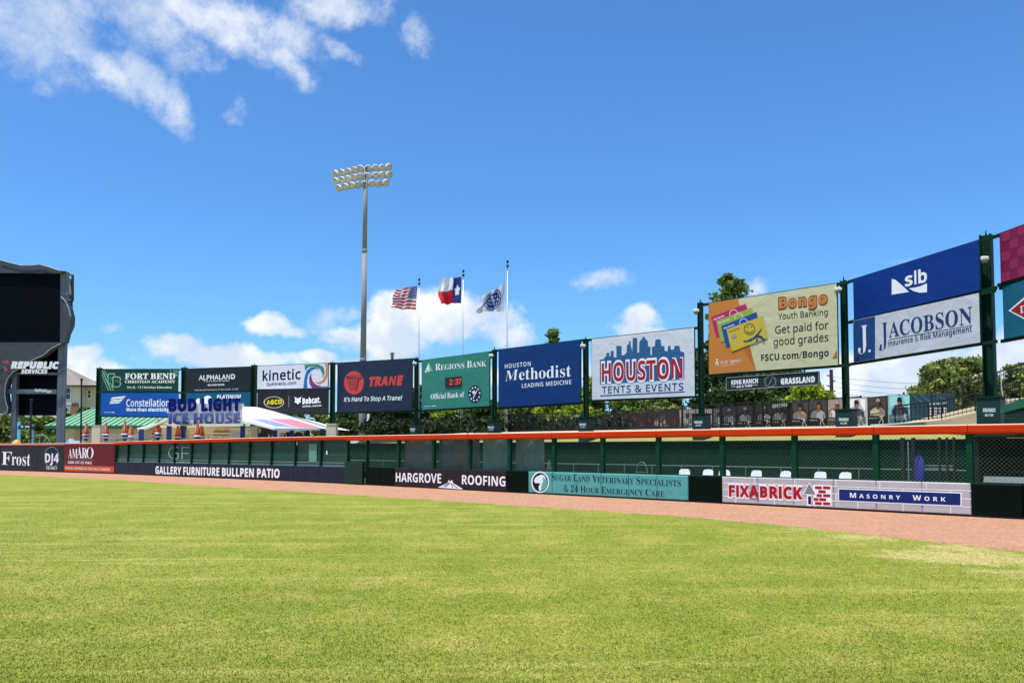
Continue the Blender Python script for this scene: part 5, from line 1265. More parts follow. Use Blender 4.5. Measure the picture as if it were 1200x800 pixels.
# translucent tarpaulins hanging behind four bays
def tarp(pa, pb, label, rgb, seed, ztop=2.22, nm='tarpaulin'):
    rg_ = random.Random(seed); a, b = W(pa) + NB * .24, W(pb) + NB * .24
    mb = MB(); N, M = 44, 26; ph = [rg_.uniform(0, 6) for _ in range(6)]
    g_ = []
    for j in range(M + 1):
        row = []
        for i in range(N + 1):
            u_, v_ = i / N, j / M
            ridge = lambda q: 1 - abs(math.sin(q)) ** .55      # sharp creases between slack panels of cloth
            d = .10 * ridge((u_ * 1.1 + v_ * .8) * 3.1 + ph[0]) + .09 * ridge((u_ * 1.5 - v_ * .7) * 3.3 + ph[1]) + .05 * ridge((u_ * 3.1 + v_ * .3) * 3.0 + ph[2]) + .05 * ridge((u_ * .4 + v_ * 1.6) * 3.2 + ph[3])
            d *= min(1, 7 * u_, 7 * (1 - u_)) * (.35 + .65 * min(1, 4 * v_))
            row.append(a.lerp(b, u_) + NB * (.06 + d) + UP * (.55 + (ztop - .55) * (1 - v_) - .03 * abs(math.sin(u_ * 6 + ph[4])) * (v_ == 0)))
        g_.append(row)
    for j in range(M):
        for i in range(N): mb.poly([g_[j][i], g_[j][i + 1], g_[j + 1][i + 1], g_[j + 1][i]])
    m = mat('tarp_%d' % seed, rgb, rough=.42, vary=.12, vscale=1.4, trans=.12, bump=.01, bscale=6)
    o = mb.build(nm, m, loc=a); o['_o'] = tuple(a)
    me_ = o.data
    # weld so that folds shade smoothly
    import bmesh
    bm = bmesh.new(); bm.from_mesh(me_); bmesh.ops.remove_doubles(bm, verts=bm.verts, dist=.0005); bm.to_mesh(me_); bm.free()
    me_.polygons.foreach_set('use_smooth', [True] * len(me_.polygons))
    tag(o, label, 'tarpaulin', 'tarpaulins hanging behind the fence')


tarp(468, 505, 'grey tarpaulin behind the bay above HARGROVE', (74, 86, 80), 1)
tarp(508.5, 556, 'creased dark grey tarpaulin above the roof logo', (66, 78, 72), 2)
tarp(560, 594, 'blue-green tarpaulin above the ROOFING lettering', (80, 114, 102), 3)
tarp(598.5, 632, 'blue-green tarpaulin farthest right, ending mid bay above the dark green pad', (78, 110, 100), 4)
# leaning pitching nets
def net(px, d, lab):
    p = off(px, d); t = MB()
    f = [p + T_ * (.28 * math.cos(a)) + UP * (.75 + .48 * math.sin(a)) if a > 0 else None for a in np.linspace(.001, math.pi - .001, 10)]
    f = [p + T_ * .28] + f + [p - T_ * .28]
    t.path(f, .018, 5)
    for z in (.5, .8): t.tube(p + T_ * .28 + UP * z, p - T_ * .28 + UP * z, .012, 5)
    t.tube(p, p + NB * .4, .02, 5)
    o = t.build('pitching_frame', mat('grey_frame', (130, 140, 138), rough=.4, metal=.4), loc=p); tag(o, lab, 'frame')


net(752, 4.4, 'small arched grey frame standing against the bullpen rail')
p = off(641, 3.6)
t = thing('folding_ladder', 'short grey folding steps standing just right of the last tarpaulin', 'steps', p)
for sgn in (-1, 1):
    mb = MB(); mb.tube(p + T_ * .22 * sgn, p + T_ * .12 * sgn + NB * .3 + UP * 1.25, .022, 6); mb.tube(p + T_ * .22 * sgn + NB * .8, p + T_ * .12 * sgn + NB * .3 + UP * 1.25, .022, 6); mb.build('side_rail', STEEL, t)
for k in range(1, 4):
    mb = MB(); z = .3 * k; mb.box(p + NB * (.3 * z / 1.25) + UP * z, T_ * .19, NB * .05, UP * .012); mb.build('step', STEEL, t)

# bullpen shelter behind the right end
sh = thing('bullpen_shelter', 'dark flat roofed bullpen shelter behind the chain link at the right end', 'shelter', off(1180, 3))
DK = mat('shelter_dark', (22, 30, 30), rough=.8)
q0 = (off(1139, 1.6) - W(800)).dot(T_); q1 = s1
def loc(s, d, z=0): return W(800) + T_ * s + NB * d + UP * z
mb = MB(); mb.hexa([loc(q0, 1.6, 2.13), loc(q1, 1.6, 2.13), loc(q1, 5.5, 2.13), loc(q0, 5.5, 2.13), loc(q0, 1.6, 2.26), loc(q1, 1.6, 2.26), loc(q1, 5.5, 2.2), loc(q0, 5.5, 2.2)]); mb.build('roof', DK, sh)
mb = MB(); mb.hexa([loc(q0, 5.3, .02), loc(q1, 5.3, .02), loc(q1, 5.4, .02), loc(q0, 5.4, .02), loc(q0, 5.3, 2.12), loc(q1, 5.3, 2.12), loc(q1, 5.4, 2.12), loc(q0, 5.4, 2.12)]); mb.build('back_panel', DK, sh)
mb = MB(); mb.hexa([loc(q0, 1.62, .02), loc(q0 + .08, 1.62, .02), loc(q0 + .08, 5.29, .02), loc(q0, 5.29, .02), loc(q0, 1.62, 2.12), loc(q0 + .08, 1.62, 2.12), loc(q0 + .08, 5.29, 2.12), loc(q0, 5.29, 2.12)]); mb.build('side_panel', DK, sh)
for sx in (q0 + .1, q0 + 2.6, q0 + 5.2):
    mb = MB(); mb.box(loc(sx, 1.7, 1.07), T_ * .05, NB * .05, UP * 1.06); mb.build('post', GREEN, sh)
bn = thing('bench', 'grey slatted bench back inside the dark shelter above the right hand pad', 'bench', loc(q0 + 1.6, 2.2))
for k in range(2):
    sa = q0 + .35 + k * 1.32
    mb = MB(); mb.hexa([loc(sa, 1.2, .72), loc(sa + 1.26, 1.2, .72), loc(sa + 1.26, 1.24, .72), loc(sa, 1.24, .72), loc(sa, 1.3, 1.03), loc(sa + 1.26, 1.3, 1.03), loc(sa + 1.26, 1.34, 1.03), loc(sa, 1.34, 1.03)])
    mb.build('backrest', mat('bench_grey', (118, 128, 126), rough=.5), bn)
    mb = MB(); mb.box(loc(sa + .63, 1.0, .45), T_ * .62, NB * .2, UP * .02); mb.build('seat', mat('bench_grey', (0, 0, 0)), bn)
    for e in (.1, 1.1):
        mb = MB(); mb.box(loc(sa + e, 1.0, .22), T_ * .03, NB * .18, UP * .21); mb.build('leg', STEEL, bn)
# door frame with a blue jacket
dfm = thing('bullpen_gate', 'dark green metal gate frame inside the bullpen behind the MASONRY letters', 'gate', off(1066, 1.6))
for px, w in ((1058, .05), (1070.5, .045), (1101, .03), (1110, .025), (1118, .025)):
    q = off(px, 1.6); mb = MB(); mb.box(q + UP * 1.06, T_ * w, NB * .05, UP * 1.05); mb.build('post', DK, dfm)
mb = MB(); mb.beam(off(1070, 1.6, 2.04), off(1101, 1.6, 2.04), .05, .05); mb.build('rail', DK, dfm)
mb = MB(); mb.beam(off(1082, 1.6, 1.3), off(1118, 1.6, 1.3), .03, .03); mb.beam(off(1082, 1.6, 1.22), off(1118, 1.6, 1.22), .03, .03); mb.build('rail', STEEL, dfm)
mb = MB(); mb.tube(off(1064.3, 1.5, .1), off(1064.3, 1.5, 2.0), .02, 6); mb.build('pipe', STEEL, dfm)
c = off(1076.5, 1.45); mb = MB()
prof = [(0.62, .13), (.80, .165), (1.05, .15), (1.3, .135), (1.44, .10), (1.55, .035), (1.60, .01)]
mb.lathe(c, UP, prof, 14)
for i, vv in enumerate(mb.v): vv += Vector((.02 * math.sin(i * 2.1), .05 * math.sin(i * 1.3), 0))
o = mb.build('blue_jacket', mat('royal_blue_cloth', (36, 36, 118), rough=.7, bump=.02, bscale=8), loc=c, smooth=True); tag(o, 'royal blue jacket hanging from the gate frame behind the chain link', 'jacket')

# ------------------------------------------------------------------ billboard posts
def sign_post(px, ytop, Y, w, label, kind, ybase=None, pw=.8, txt=True):
    """H-section post; kind 'green' stands on a lettered green box, 'tan' on a concrete block"""
    b = P(px, HZ, Y); x = b.x; zt = P(px, ytop, Y).z
    zb = P(px, ybase, Y).z       # where the plinth meets its top plate
    t = thing('billboard_post', label, 'post', (x, Y, 0), 'dark green steel posts of the outfield billboards')
    c = Vector((x, Y, 0)); f = T_ if px > 420 else Vector((1, 0, 0)); k = NB if px > 420 else Vector((0, 1, 0))
    mb = MB(); z0 = zb
    for s in (-1, 1): mb.box(c + f * (w * .5 - .02) * s + UP * (z0 + zt) / 2, f * .02, k * w * .5, UP * (zt - z0) / 2)
    mb.box(c + UP * (z0 + zt - .004) / 2, f * (w * .5 - .04), k * .02, UP * (zt - z0) / 2)
    mb.build('column', GREEN, t)
    mb = MB(); mb.tube(c + UP * zt, c + UP * (zt + .16), .03, 6, 0, .012); mb.build('finial', GREEN, t)
    pm = GREEN if kind == 'green' else CONC
    h0 = -.2 if kind == 'tan' else 1.9
    mb = MB(); hw = pw / 2
    mb.box(c + UP * (h0 + zb) / 2, f * hw, k * hw, UP * (zb - h0) / 2)
    o = mb.build('plinth', mat('plinth_green', (16, 46, 38), rough=.5, vary=.08) if kind == 'green' else CONC, t)
    bv = o.modifiers.new('round', 'BEVEL'); bv.width = .03; bv.segments = 2
    mb = MB(); mb.box(c + UP * (zb + .03), f * (hw + .03), k * (hw + .03), UP * .03); mb.build('top_plate', pm, t)
    if kind == 'green' and txt:
        pl_ = Plane(c - k * (hw + .004), k)
        hp_ = .80 * pw * FOC / Y * (T_.x if px > 420 else 1) / 2
        yb = P(px, ybase, Y); s_ = FOC / Y
        yy = ybase + .62 * pw * s_
        q_ = pl_
        cxp = px - k.x * hw * s_ + (k.y * hw * (px - CX) / Y)
        q_.text(o, 'KING RANCH', 'B', cxp - hp_, yy, cxp + hp_, yy, .17 * pw * s_, W_INK, bold=.04)
        q_.text(o, 'AG & TURF', 'B', cxp - hp_ * .7, yy + .2 * pw * s_, cxp + hp_ * .7, yy + .2 * pw * s_, .11 * pw * s_, W_INK, bold=.02)
    return t


POSTS = [(114.5, 431.0, 68, .36, 'billboard post on a tan block left of the Christian academy sign', 'tan', 499, .72),
         (214.5, 430.5, 62, .36, 'billboard post between the academy and black club signs', 'tan', 505, .66),
         (296.5, 427.5, 57, .34, 'billboard post between the black club sign and the kinetic sign', 'tan', 503, .6),
         (389, 424.5, 51, .28, 'billboard post on a tan block between the kinetic and navy air conditioner signs', 'tan', 497.5, .62),
         (487.5, 420.5, 47, .19, 'billboard post between the navy air conditioner and green bank signs', 'green', 497, .52),
         (579.5, 409.5, 42.5, .19, 'billboard post between the green bank and blue hospital signs', 'green', 494, .54),
         (687.0, 397.5, 38.6, .20, 'billboard post between the blue hospital sign and the skyline sign', 'green', 490, .54),
         (822.5, 354.5, 34.6, .19, 'tall billboard post between the skyline sign and the youth banking sign', 'green', 486, .58),
         (992.5, 329, 30.7, .21, 'tall billboard post between the youth banking sign and the blue and white pair', 'green', 481, .62),
         (1162.5, 275.5, 26.6, .34, 'tallest and nearest billboard post at the right with a grey conduit', 'green', 467, .70)]
post_obj = {}
for (px, yt, Y, w, lab, kd, yb, pw) in POSTS:
    post_obj[px] = sign_post(px, yt, Y, w, lab, kd, yb, pw)
# conduit on the nearest post
t = post_obj[1162.5]; c = Vector(t['_o'])
mb = MB(); mb.path([c + Vector((.30, -.1, 4.4)), c + Vector((.31, -.1, 3.75)), c + Vector((.33, -.12, 3.5)), c + Vector((.47, -.14, 3.32)), c + Vector((.50, -.14, 2.3))], .018, 6)
mb.build('conduit', mat('pale_conduit', (190, 190, 185), rough=.5), t)


def floodlight(px, py, Y, lab, r=.12):
    c = P(px, py, Y); t = thing('floodlight', lab, 'floodlight', c, 'small white floodlights on the billboard posts')
    mb = MB(); mb.box(c, (r, 0, 0), (0, r * .9, 0), (0, 0, r * .55)); o = mb.build('housing', mat('lamp_housing', (214, 210, 200), rough=.4), t)
    bv = o.modifiers.new('round', 'BEVEL'); bv.width = r * .3; bv.segments = 2
    mb = MB(); mb.lathe(c + Vector((0, -.02, -r * .4)), (0, -.35, -1), [(0, r * .8), (r * .5, r * .85), (r * .8, r * .55), (r * .9, .001)], 12); mb.build('lens', mat('lamp_lens', (120, 118, 108), rough=.15), t, smooth=True)
    mb = MB(); mb.tube(c, c + Vector((r * 1.6, .2, r * .3)), .02, 6); mb.build('bracket', STEEL, t)
    return t


for a in ((815.5, 364, 34.2, 'white floodlight at the left of the youth banking sign top'), (982, 339, 30.4, 'white floodlight left of the blue and white sign pair, at the top of its post'),
          (1153, 303, 26.3, 'white floodlight clamped halfway up the magenta sign gap on the tallest post'), (486, 425.5, 46.6, 'white floodlight beside the top right corner of the navy air conditioner sign'),
          (575.5, 416.5, 42.2, 'white floodlight beside the top right corner of the green bank sign'), (683, 405, 38.3, 'white floodlight beside the top right corner of the blue hospital sign')):
    floodlight(*a)


# ------------------------------------------------------------------ billboards
def billboard(label, TL, TR, BR, BL, YL, YR, m, group='advertising billboards above the outfield fence', ext=(14, 14), beams=True, t=.07):
    b = Board(TL, TR, BR, BL, YL, YR)
    c = (b.c[2] + b.c[3]) / 2
    th = thing('billboard', label, 'billboard', c, group)
    b.panel('sign_panel', m, th, t)
    if beams:
        A, B, C_, D = b.c; dirx = (B - A).normalized(); k = -b.n
        eL, eR = ext[0] / FOC * YL * 1.25, ext[1] / FOC * YR * 1.25
        for (p, q) in ((A - UP * .01, B - UP * .01), (D - UP * .035, C_ - UP * .035)):
            mb = MB(); mb.beam(p + k * .12 - dirx * eL, q + k * .12 + dirx * eR, .09, .11); mb.build('beam', GREEN, th)
        for (p, q) in ((A, D), (B, C_)): mb = MB(); mb.beam(p + k * .035, q + k * .035, .05, .05, up=b.n); mb.build('edge_rail', GREEN, th)
        for f in (.25, .5, .75): mb = MB(); mb.beam(A.lerp(B, f) + k * .12, D.lerp(C_, f) + k * .12, .06, .06, up=b.n); mb.build('brace', GREEN, th)
    return b, th


# academy
b, t = billboard('dark green Fort Bend Christian Academy sign, upper one of the leftmost pair', (118.5, 432.7), (208.5, 432.5), (208.5, 458.8), (118.5, 459), 66, 62, vinyl('academy_green', (18, 76, 62)), ext=(6, 8))
b.text(t, 'FORT BEND', 'S', 146.4, 443.9, 205.4, 443.9, 6.4, W_INK, bold=.02)
b.text(t, 'CHRISTIAN ACADEMY', 'S', 146.4, 448.6, 205.2, 448.6, 3.0, W_INK, bold=.01)
b.text(t, 'Pre-K -12 Christian Education', 'S', 149, 454.9, 201.3, 454.9, 2.6, ink((220, 230, 220)))
AG = ink((150, 200, 180))
b.shape(t, stroke([(120, 434), (130, 457.5)], 1.2) + stroke([(122.5, 434), (133, 457.5)], .9) + stroke([(119.3, 438), (127, 457.5)], .8) + stroke([(199, 433.2), (201, 436)], .8) + stroke([(203, 433.2), (208, 441)], 1) + stroke([(206, 433.2), (208.3, 437)], 1), AG)
b.text(t, 'F', 'B', 126, 449.5, 134.5, 449.5, 12, AG, bold=.02)
b.text(t, 'F', 'B', 127.2, 448.6, 133.3, 448.6, 10.2, ink((18, 76, 62)), off=.012, bold=-.02)
b.text(t, 'B', 'B', 131.5, 453.5, 142, 453.5, 12.5, AG, off=.016, bold=.02)
b.text(t, 'B', 'B', 132.9, 452.6, 140.6, 452.6, 10.5, ink((18, 76, 62)), off=.022, bold=-.01)
# energy
b, t = billboard('bright blue Constellation sign below the academy sign, partly behind the ice house letters', (118.5, 460.2), (208.5, 460), (208.5, 488), (118.5, 487), 66, 62, vinyl('energy_blue', (18, 102, 206)), ext=(6, 8))
b.text(t, 'Constellation', 'R', 148, 475.9, 198.5, 476, 8.0, W_INK, bold=.02)
b.text(t, 'More than electricity', 'B', 148, 481.6, 198.2, 481.8, 3.9, W_INK, bold=.03)
b.shape(t, [[(131.5, 465.5), (147.5, 463.8), (145, 466.2), (129.5, 468)], [(130.5, 468.8), (145, 467.2), (142, 469.6), (128.5, 471)], [(129.5, 471.6), (142, 470.3), (139, 472.4), (128, 473)]], W_INK)
b.line_of_print(t, 122, 483.4, 134.5, 483.4, 1.0, W_INK)
# club
b, t = billboard('charcoal ALPHALAND sign, upper one of the second pair from the left', (218.5, 432.3), (293.5, 429.6), (293.5, 457.8), (218.5, 459), 60.5, 57.5, vinyl('club_charcoal', (40, 46, 56)), ext=(7, 7))
b.text(t, 'ALPHALAND', 'R', 233, 445.2, 275.4, 443.8, 5.4, W_INK, bold=.035)
b.line_of_print(t, 239, 447.3, 269, 446.4, 1.2, ink((200, 200, 200)))
b.text(t, 'BECOME MORE.', 'B', 243.5, 452, 263.4, 451.4, 1.9, W_INK)
b.text(t, 'WWW.OFFICIALALPHALAND.COM', 'R', 228, 458.0, 279, 456.6, 1.7, ink((215, 215, 215)), space=.15)
# pools
b, t = billboard('teal blue PLATINUM sign below the charcoal sign, mostly behind the ice house letters', (218.5, 460.2), (293.5, 459), (293.5, 487), (218.5, 487.6), 60.5, 57.5, vinyl('pool_blue', (20, 104, 146)), ext=(7, 7))
b.text(t, 'PLATINUM', 'B', 254, 467.2, 282.3, 466.8, 4.6, W_INK, italic=.18, bold=.01)
b.shape(t, [[(238, 468), (240, 464.3), (243, 463.2), (245.5, 463.6), (248.5, 466), (245, 466.2), (243.4, 469), (243.8, 473), (240, 473)], [(229, 470), (231, 467), (234, 466.4), (234, 473), (229.5, 473)]], W_INK)
# kinetic
b, t = billboard('light grey kinetic sign with a four colour swirl, upper one of the third pair', (301.8, 428.9), (384.4, 425.6), (384.4, 454.2), (301.8, 455.8), 55.5, 51.6, vinyl('kinetic_grey', (222, 224, 234), vary=.02), ext=(6, 6))
KN = ink((14, 18, 50))
b.text(t, 'kinetic', 'R', 307.6, 446.0, 352.3, 443.8, 11.2, KN, bold=.03)
b.text(t, 'GoKinetic.com', 'R', 312.3, 452.2, 347, 450.2, 3.7, KN, bold=.03)
cxs, cys = 371.5, 440.0
def swirl(ang, rgb, kx=1.0):
    c1, c2 = [], []
    for i in range(15):
        f = i / 14; an_ = math.radians(ang + 150 * f)
        r1 = 8.6 + 9.5 * (1 - f) ** 1.6; r2 = 8.2 + 4.2 * (1 - f) ** 1.2
        c1.append((cxs + r1 * .78 * math.cos(an_), cys - r1 * math.sin(an_))); c2.append((cxs + r2 * .74 * math.cos(an_), cys - r2 * math.sin(an_)))
    cl = lambda p_: (min(384, max(356, p_[0])), min(base_(p_[0]), max(top_(p_[0]), p_[1])))
    top_ = lambda x_: 428.9 + (x_ - 301.8) * (425.6 - 428.9) / 82.6 + .4
    base_ = lambda x_: 455.8 + (x_ - 301.8) * (454.2 - 455.8) / 82.6 - .4
    c1 = [cl(p_) for p_ in c1]; c2 = [cl(p_) for p_ in c2]
    b.shape(t, [[c1[i], c1[i + 1], c2[i + 1], c2[i]] for i in range(14)], ink(rgb))
swirl(0 + 5, (70, 160, 130)) if False else None
# clockwise arms drawn as tapering bands
for pts_, rgb in (([(356.8, 427.3), (362, 427.0), (373, 426.6), (379, 430), (380.5, 436), (378, 443), (377.6, 437), (375, 432), (370, 429.5), (362, 429.6), (357.5, 434)], (62, 152, 122)),
                  ([(383.9, 426.2), (383.9, 440), (380.5, 446.5), (374.5, 450), (368.5, 447.6), (374, 447.6), (378.5, 445.2), (381.6, 438), (382, 430), (380.5, 426.3)], (226, 140, 84)),
                  ([(383.9, 452.5), (383.9, 453.9), (365.5, 454.4), (362.5, 449), (362.2, 442), (364.6, 436.6), (364.8, 441.5), (366.4, 446.5), (370, 450.4), (377, 452.8)], (142, 56, 140)),
                  ([(355.4, 454.6), (356.5, 443), (359, 434.5), (364, 430.4), (370, 430), (374.5, 432.8), (369.5, 431.8), (364.5, 434.2), (361, 439.5), (359.8, 446), (360.2, 454.4)], (30, 126, 188))):
    b.shape(t, [pts_], ink(rgb))
# agco
b, t = billboard('black AGCO and Bobcat sign under the kinetic sign, cut off by the white tent peak', (301.8, 456.6), (384.4, 455.0), (384.4, 484), (301.8, 482.5), 55.5, 51.6, vinyl('dealer_black', (38, 36, 42)), ext=(6, 6))
b.shape(t, ring(320.9, 471.2, 12.0, 6.9, .10), ink((214, 208, 160)))
b.text(t, 'AGCO', 'B', 312.3, 473.8, 330.4, 472.8, 4.8, ink((232, 214, 30)), bold=.08)
b.shape(t, stroke([(338.5, 463.6), (338.5, 477)], .5), ink((170, 170, 170)))
b.shape(t, [[(345, 464.6), (348, 466.6), (350.5, 466.4), (353.2, 464.4), (352, 468.6), (352.6, 471.2), (350.6, 471.6), (349, 473.8), (347.4, 471.8), (345.2, 471.2), (346.2, 468.6)]], W_INK)
b.shape(t, [[(347.3, 468.2), (348.6, 468.8), (347.6, 469.3)], [(350, 468.8), (351.4, 468), (351, 469.1)], [(348.4, 470.6), (349.8, 470.5), (349.1, 471.4)]], ink((38, 36, 42)), off=.012)
b.text(t, 'Bobcat.', 'B', 354.4, 473.2, 375.6, 471.4, 6.6, W_INK, bold=.05)
b.text(t, 'NATIONAL, WHARTON', 'B', 354.4, 477, 376.6, 475.8, 1.8, W_INK)
# trane
b, t = billboard('navy Trane sign with a red ringed emblem, single large panel left of centre', (395.6, 425.4), (483, 420.2), (483, 480.6), (395.6, 483), 51, 47.3, vinyl('trane_navy', (46, 58, 84), bump=.03, bscale=.9), ext=(6, 6))
TR_ = ink((236, 84, 76))
b.shape(t, [ell(414.8, 448.4, 11.6, 13.6, 32)], TR_)
nv = ink((46, 58, 84))
b.shape(t, stroke([(406.5, 443.4), (421, 442.6)], .5) + stroke([(406.5, 445.6), (420, 444.8)], .5) + stroke([(407, 447.8), (419, 447.0)], .5) + stroke([(407.5, 450), (418, 449.2)], .5) + stroke([(408, 452.2), (417.6, 451.4)], .5) + stroke([(409, 454.4), (417.2, 453.6)], .5) + stroke([(410, 456.4), (417, 455.8)], .5) + [[(406, 440.6), (424.6, 439.6), (424, 443.6), (421, 444), (418.4, 457.2), (416.4, 457.4), (419, 442.4), (406, 443.0)]], nv, off=.012)
b.shape(t, [[(408, 441.4), (424, 440.6), (423.6, 442.2), (419.4, 442.4), (417.4, 457), (416.9, 457), (418.6, 441.9), (408, 442.2)]], TR_, off=.018)
b.text(t, 'TRANE', 'B', 432.4, 452.0, 472.6, 450.2, 9.6, TR_, italic=.22, bold=.09)
b.text(t, "It's Hard To Stop A Trane!", 'R', 403, 470.4, 471.4, 468.4, 4.9, W_INK, italic=.18, bold=.03)
# bank
b, t = billboard('sea green Regions Bank sign with a red 2:37 clock', (494.4, 422.4), (573.6, 412.2), (573.6, 475.4), (494.4, 480.2), 46.8, 42.9, vinyl('bank_green', (66, 158, 138)), ext=(6, 6))
b.shape(t, [[(497.6, 436.4), (502.4, 424.8), (507.6, 434.8)]], ink((224, 232, 230)))
b.shape(t, [[(502.4, 424.8), (507.6, 434.8), (503.2, 435.6)], [(499.2, 434.9), (500.2, 432.5), (502.6, 435.6)]], ink((150, 196, 184)), off=.010)
b.text(t, 'Regions Bank', 'S', 510.2, 434.0, 570, 429.0, 7.6, W_INK, small=.78, bold=-.008)
b.text(t, 'Official Bank of', 'S', 504.6, 467.6, 544, 465.0, 6.2, W_INK, bold=-.006)
b.shape(t, ell and [ell(556.3, 461.5, 7.7, 10.3, 28)], ink((24, 32, 58)))
b.shape(t, ring(556.3, 461.5, 6.6, 8.8, .22, 20)[::2], ink((214, 216, 226)), off=.011)
b.shape(t, [ell(556.3, 461.5, 4.6, 6.2, 20)], ink((34, 44, 78)), off=.011)
b.shape(t, stroke([(554.4, 466.4), (558.8, 457.4)], 1.1) + [[(553, 459), (556, 457), (557, 460), (554.6, 462)]], ink((222, 224, 232)), off=.016)
b.line_of_print(t, 497, 476.6, 511, 475.8, 1.1, W_INK)
mb = MB(); q = [b.at(*p_, .0) for p_ in ((522.4, 442.4), (541.2, 440.8), (541.2, 452.0), (522.4, 453.6))]
mb.hexa([q[3] + b.n * .05, q[2] + b.n * .05, q[2], q[3], q[0] + b.n * .05, q[1] + b.n * .05, q[1], q[0]])
clk = mb.build('clock', BLACK, t)
RED = bpy.data.materials.new('red_led'); RED.use_nodes = True
RED.node_tree.nodes['Principled BSDF'].inputs['Base Color'].default_value = (.6, .02, .03, 1)
RED.node_tree.nodes['Principled BSDF'].inputs['Emission Color'].default_value = (1, .08, .07, 1)
RED.node_tree.nodes['Principled BSDF'].inputs['Emission Strength'].default_value = .35
b.text(clk, '2', 'B', 526.4, 451.0, 530.2, 450.8, 6.6, RED, off=.056, name='digit')
b.text(clk, ':', 'B', 531.4, 450.2, 532.6, 450.1, 6.0, RED, off=.056, name='colon')
b.text(clk, '3', 'B', 533.4, 450.5, 537.0, 450.2, 6.6, RED, off=.056, name='digit')
b.text(clk, '7', 'B', 537.4, 450.1, 540.4, 449.9, 6.6, RED, off=.056, name='digit')
# hospital
b, t = billboard('royal blue Houston Methodist sign reading leading medicine', (584.5, 409.8), (680, 398.2), (680, 471.2), (584.5, 477.4), 42.3, 38.9, vinyl('hospital_blue', (18, 68, 138)), ext=(6, 6))
b.text(t, 'HOUSTON', 'R', 591.6, 431.6, 621.8, 428.4, 4.8, W_INK, space=.18, bold=.02)
b.text(t, 'M', 'S', 591.8, 446.6, 607.4, 444.8, 12.2, W_INK, italic=.15, bold=-.02)
b.text(t, 'ethodist', 'S', 608.2, 445.2, 669.2, 440.9, 13.4, W_INK, bold=-.008)
b.text(t, 'LEADING MEDICINE', 'R', 611.6, 454.2, 669.4, 449.7, 4.6, W_INK, space=.12, bold=.02)
# skyline
b, t = billboard('light grey Houston Tents and Events sign with a blue skyline behind red letters', (693.6, 397.3), (813.2, 383.9), (813.2, 463.6), (693.6, 468.3), 38.3, 34.7, vinyl('tents_grey', (222, 224, 232), vary=.02), ext=(6, 8))
SKB = ink((56, 110, 160))
def zp(x, y): return (680 + x / 3.478, 370 + y / 3.478)
sk = [(80, 278), (80, 178), (98, 176), (98, 168), (106, 166), (106, 152), (118, 150), (118, 165), (124, 163), (124, 143), (136, 142), (136, 168), (147, 170), (147, 122), (168, 122), (168, 160), (178, 160), (190, 148), (190, 118), (198, 116), (198, 104), (205, 104), (205, 118), (212, 146), (214, 92), (222, 88), (232, 92), (232, 150), (240, 148), (241, 104), (250, 96), (256, 84), (262, 86), (268, 96), (276, 104), (276, 124), (286, 126), (286, 160), (292, 160), (292, 126), (304, 124), (306, 98), (316, 94), (328, 98), (330, 122), (343, 124), (343, 142), (356, 144), (358, 122), (368, 122), (368, 138), (382, 136), (384, 122), (404, 122), (408, 144), (424, 148), (424, 258)]
b.shape(t, [[zp(*p_) for p_ in sk]], SKB)
HX = dict(bold=.10)
b.text(t, 'HOUSTON', 'B', 704.4, 447.8, 800.8, 443.4, 22.6, ink((240, 240, 244)), off=.012, bold=.09)
b.text(t, 'HOUSTON', 'B', 705.2, 447.2, 800.0, 442.8, 21.6, ink((206, 34, 62)), off=.018, bold=.0)
b.text(t, 'TENTS & EVENTS', 'R', 705.4, 460.8, 800.8, 456.8, 7.8, ink((44, 74, 128)), bold=.02, space=.1)
b.shape(t, [[(703.4, 463.0), (802.3, 458.2), (802.3, 459.4), (703.4, 464.2)]], ink((44, 74, 128)))
# youth banking
b, t = billboard('cream and orange Bongo Youth Banking sign with four fanned bank cards', (830.8, 355.2), (980.2, 332.2), (980.8, 427.3), (830.8, 438.4), 34.2, 30.4, vinyl('bongo_cream', (212, 206, 164), vary=.02), ext=(8, 10))
def zq(x, y): return (810 + x / 4, 310 + y / 4)
b.shape(t, [[zq(*p_) for p_ in ((83, 181), (219, 159), (303, 494), (83, 513))]], ink((226, 142, 62)))
b.shape(t, [[zq(*p_) for p_ in ((219, 159), (232, 225), (250, 400), (303, 494))], [zq(*p_) for p_ in ((683, 398), (685, 436), (662, 438))]], ink((206, 122, 50)), off=.010)
for k, (pp, rgb) in enumerate(((((93, 246), (256, 183), (286, 284), (118, 342)), (212, 46, 120)), (((117, 263), (282, 202), (314, 305), (140, 364)), (168, 196, 84)),
                               (((140, 288), (305, 222), (336, 328), (164, 386)), (38, 88, 170)), (((165, 304), (335, 240), (358, 342), (190, 408)), (228, 200, 74)))):
    o_ = .014 + .006 * k
    b.shape(t, [[zq(*p_) for p_ in pp]], ink(rgb), off=o_, name='bank_card')
    x0, y0 = pp[0]; 
    q0_, q1_ = zq(x0 + 12, y0 + 16), zq(x0 + 62, y0 - 3)
    b.text(t, 'First Service', 'B', q0_[0], q0_[1], q1_[0], q1_[1], 2.2, ink((120, 110, 60)) if k == 3 else W_INK, off=o_ + .004)
    if k < 3: b.shape(t, ring(*zq(x0 + 106, y0 - 16), 5, 5, .14, 14, 0, 200), ink((235, 225, 225)), off=o_ + .004)
b.shape(t, ring(*zq(273, 302), 6.6, 6.6, .10, 24) + ring(*zq(273, 303), 4.2, 4.2, .16, 12, 195, 345) + [ell(*zq(264, 293), .7, .9, 8), ell(*zq(282, 290), .7, .9, 8)], ink((60, 60, 70)), off=.040)
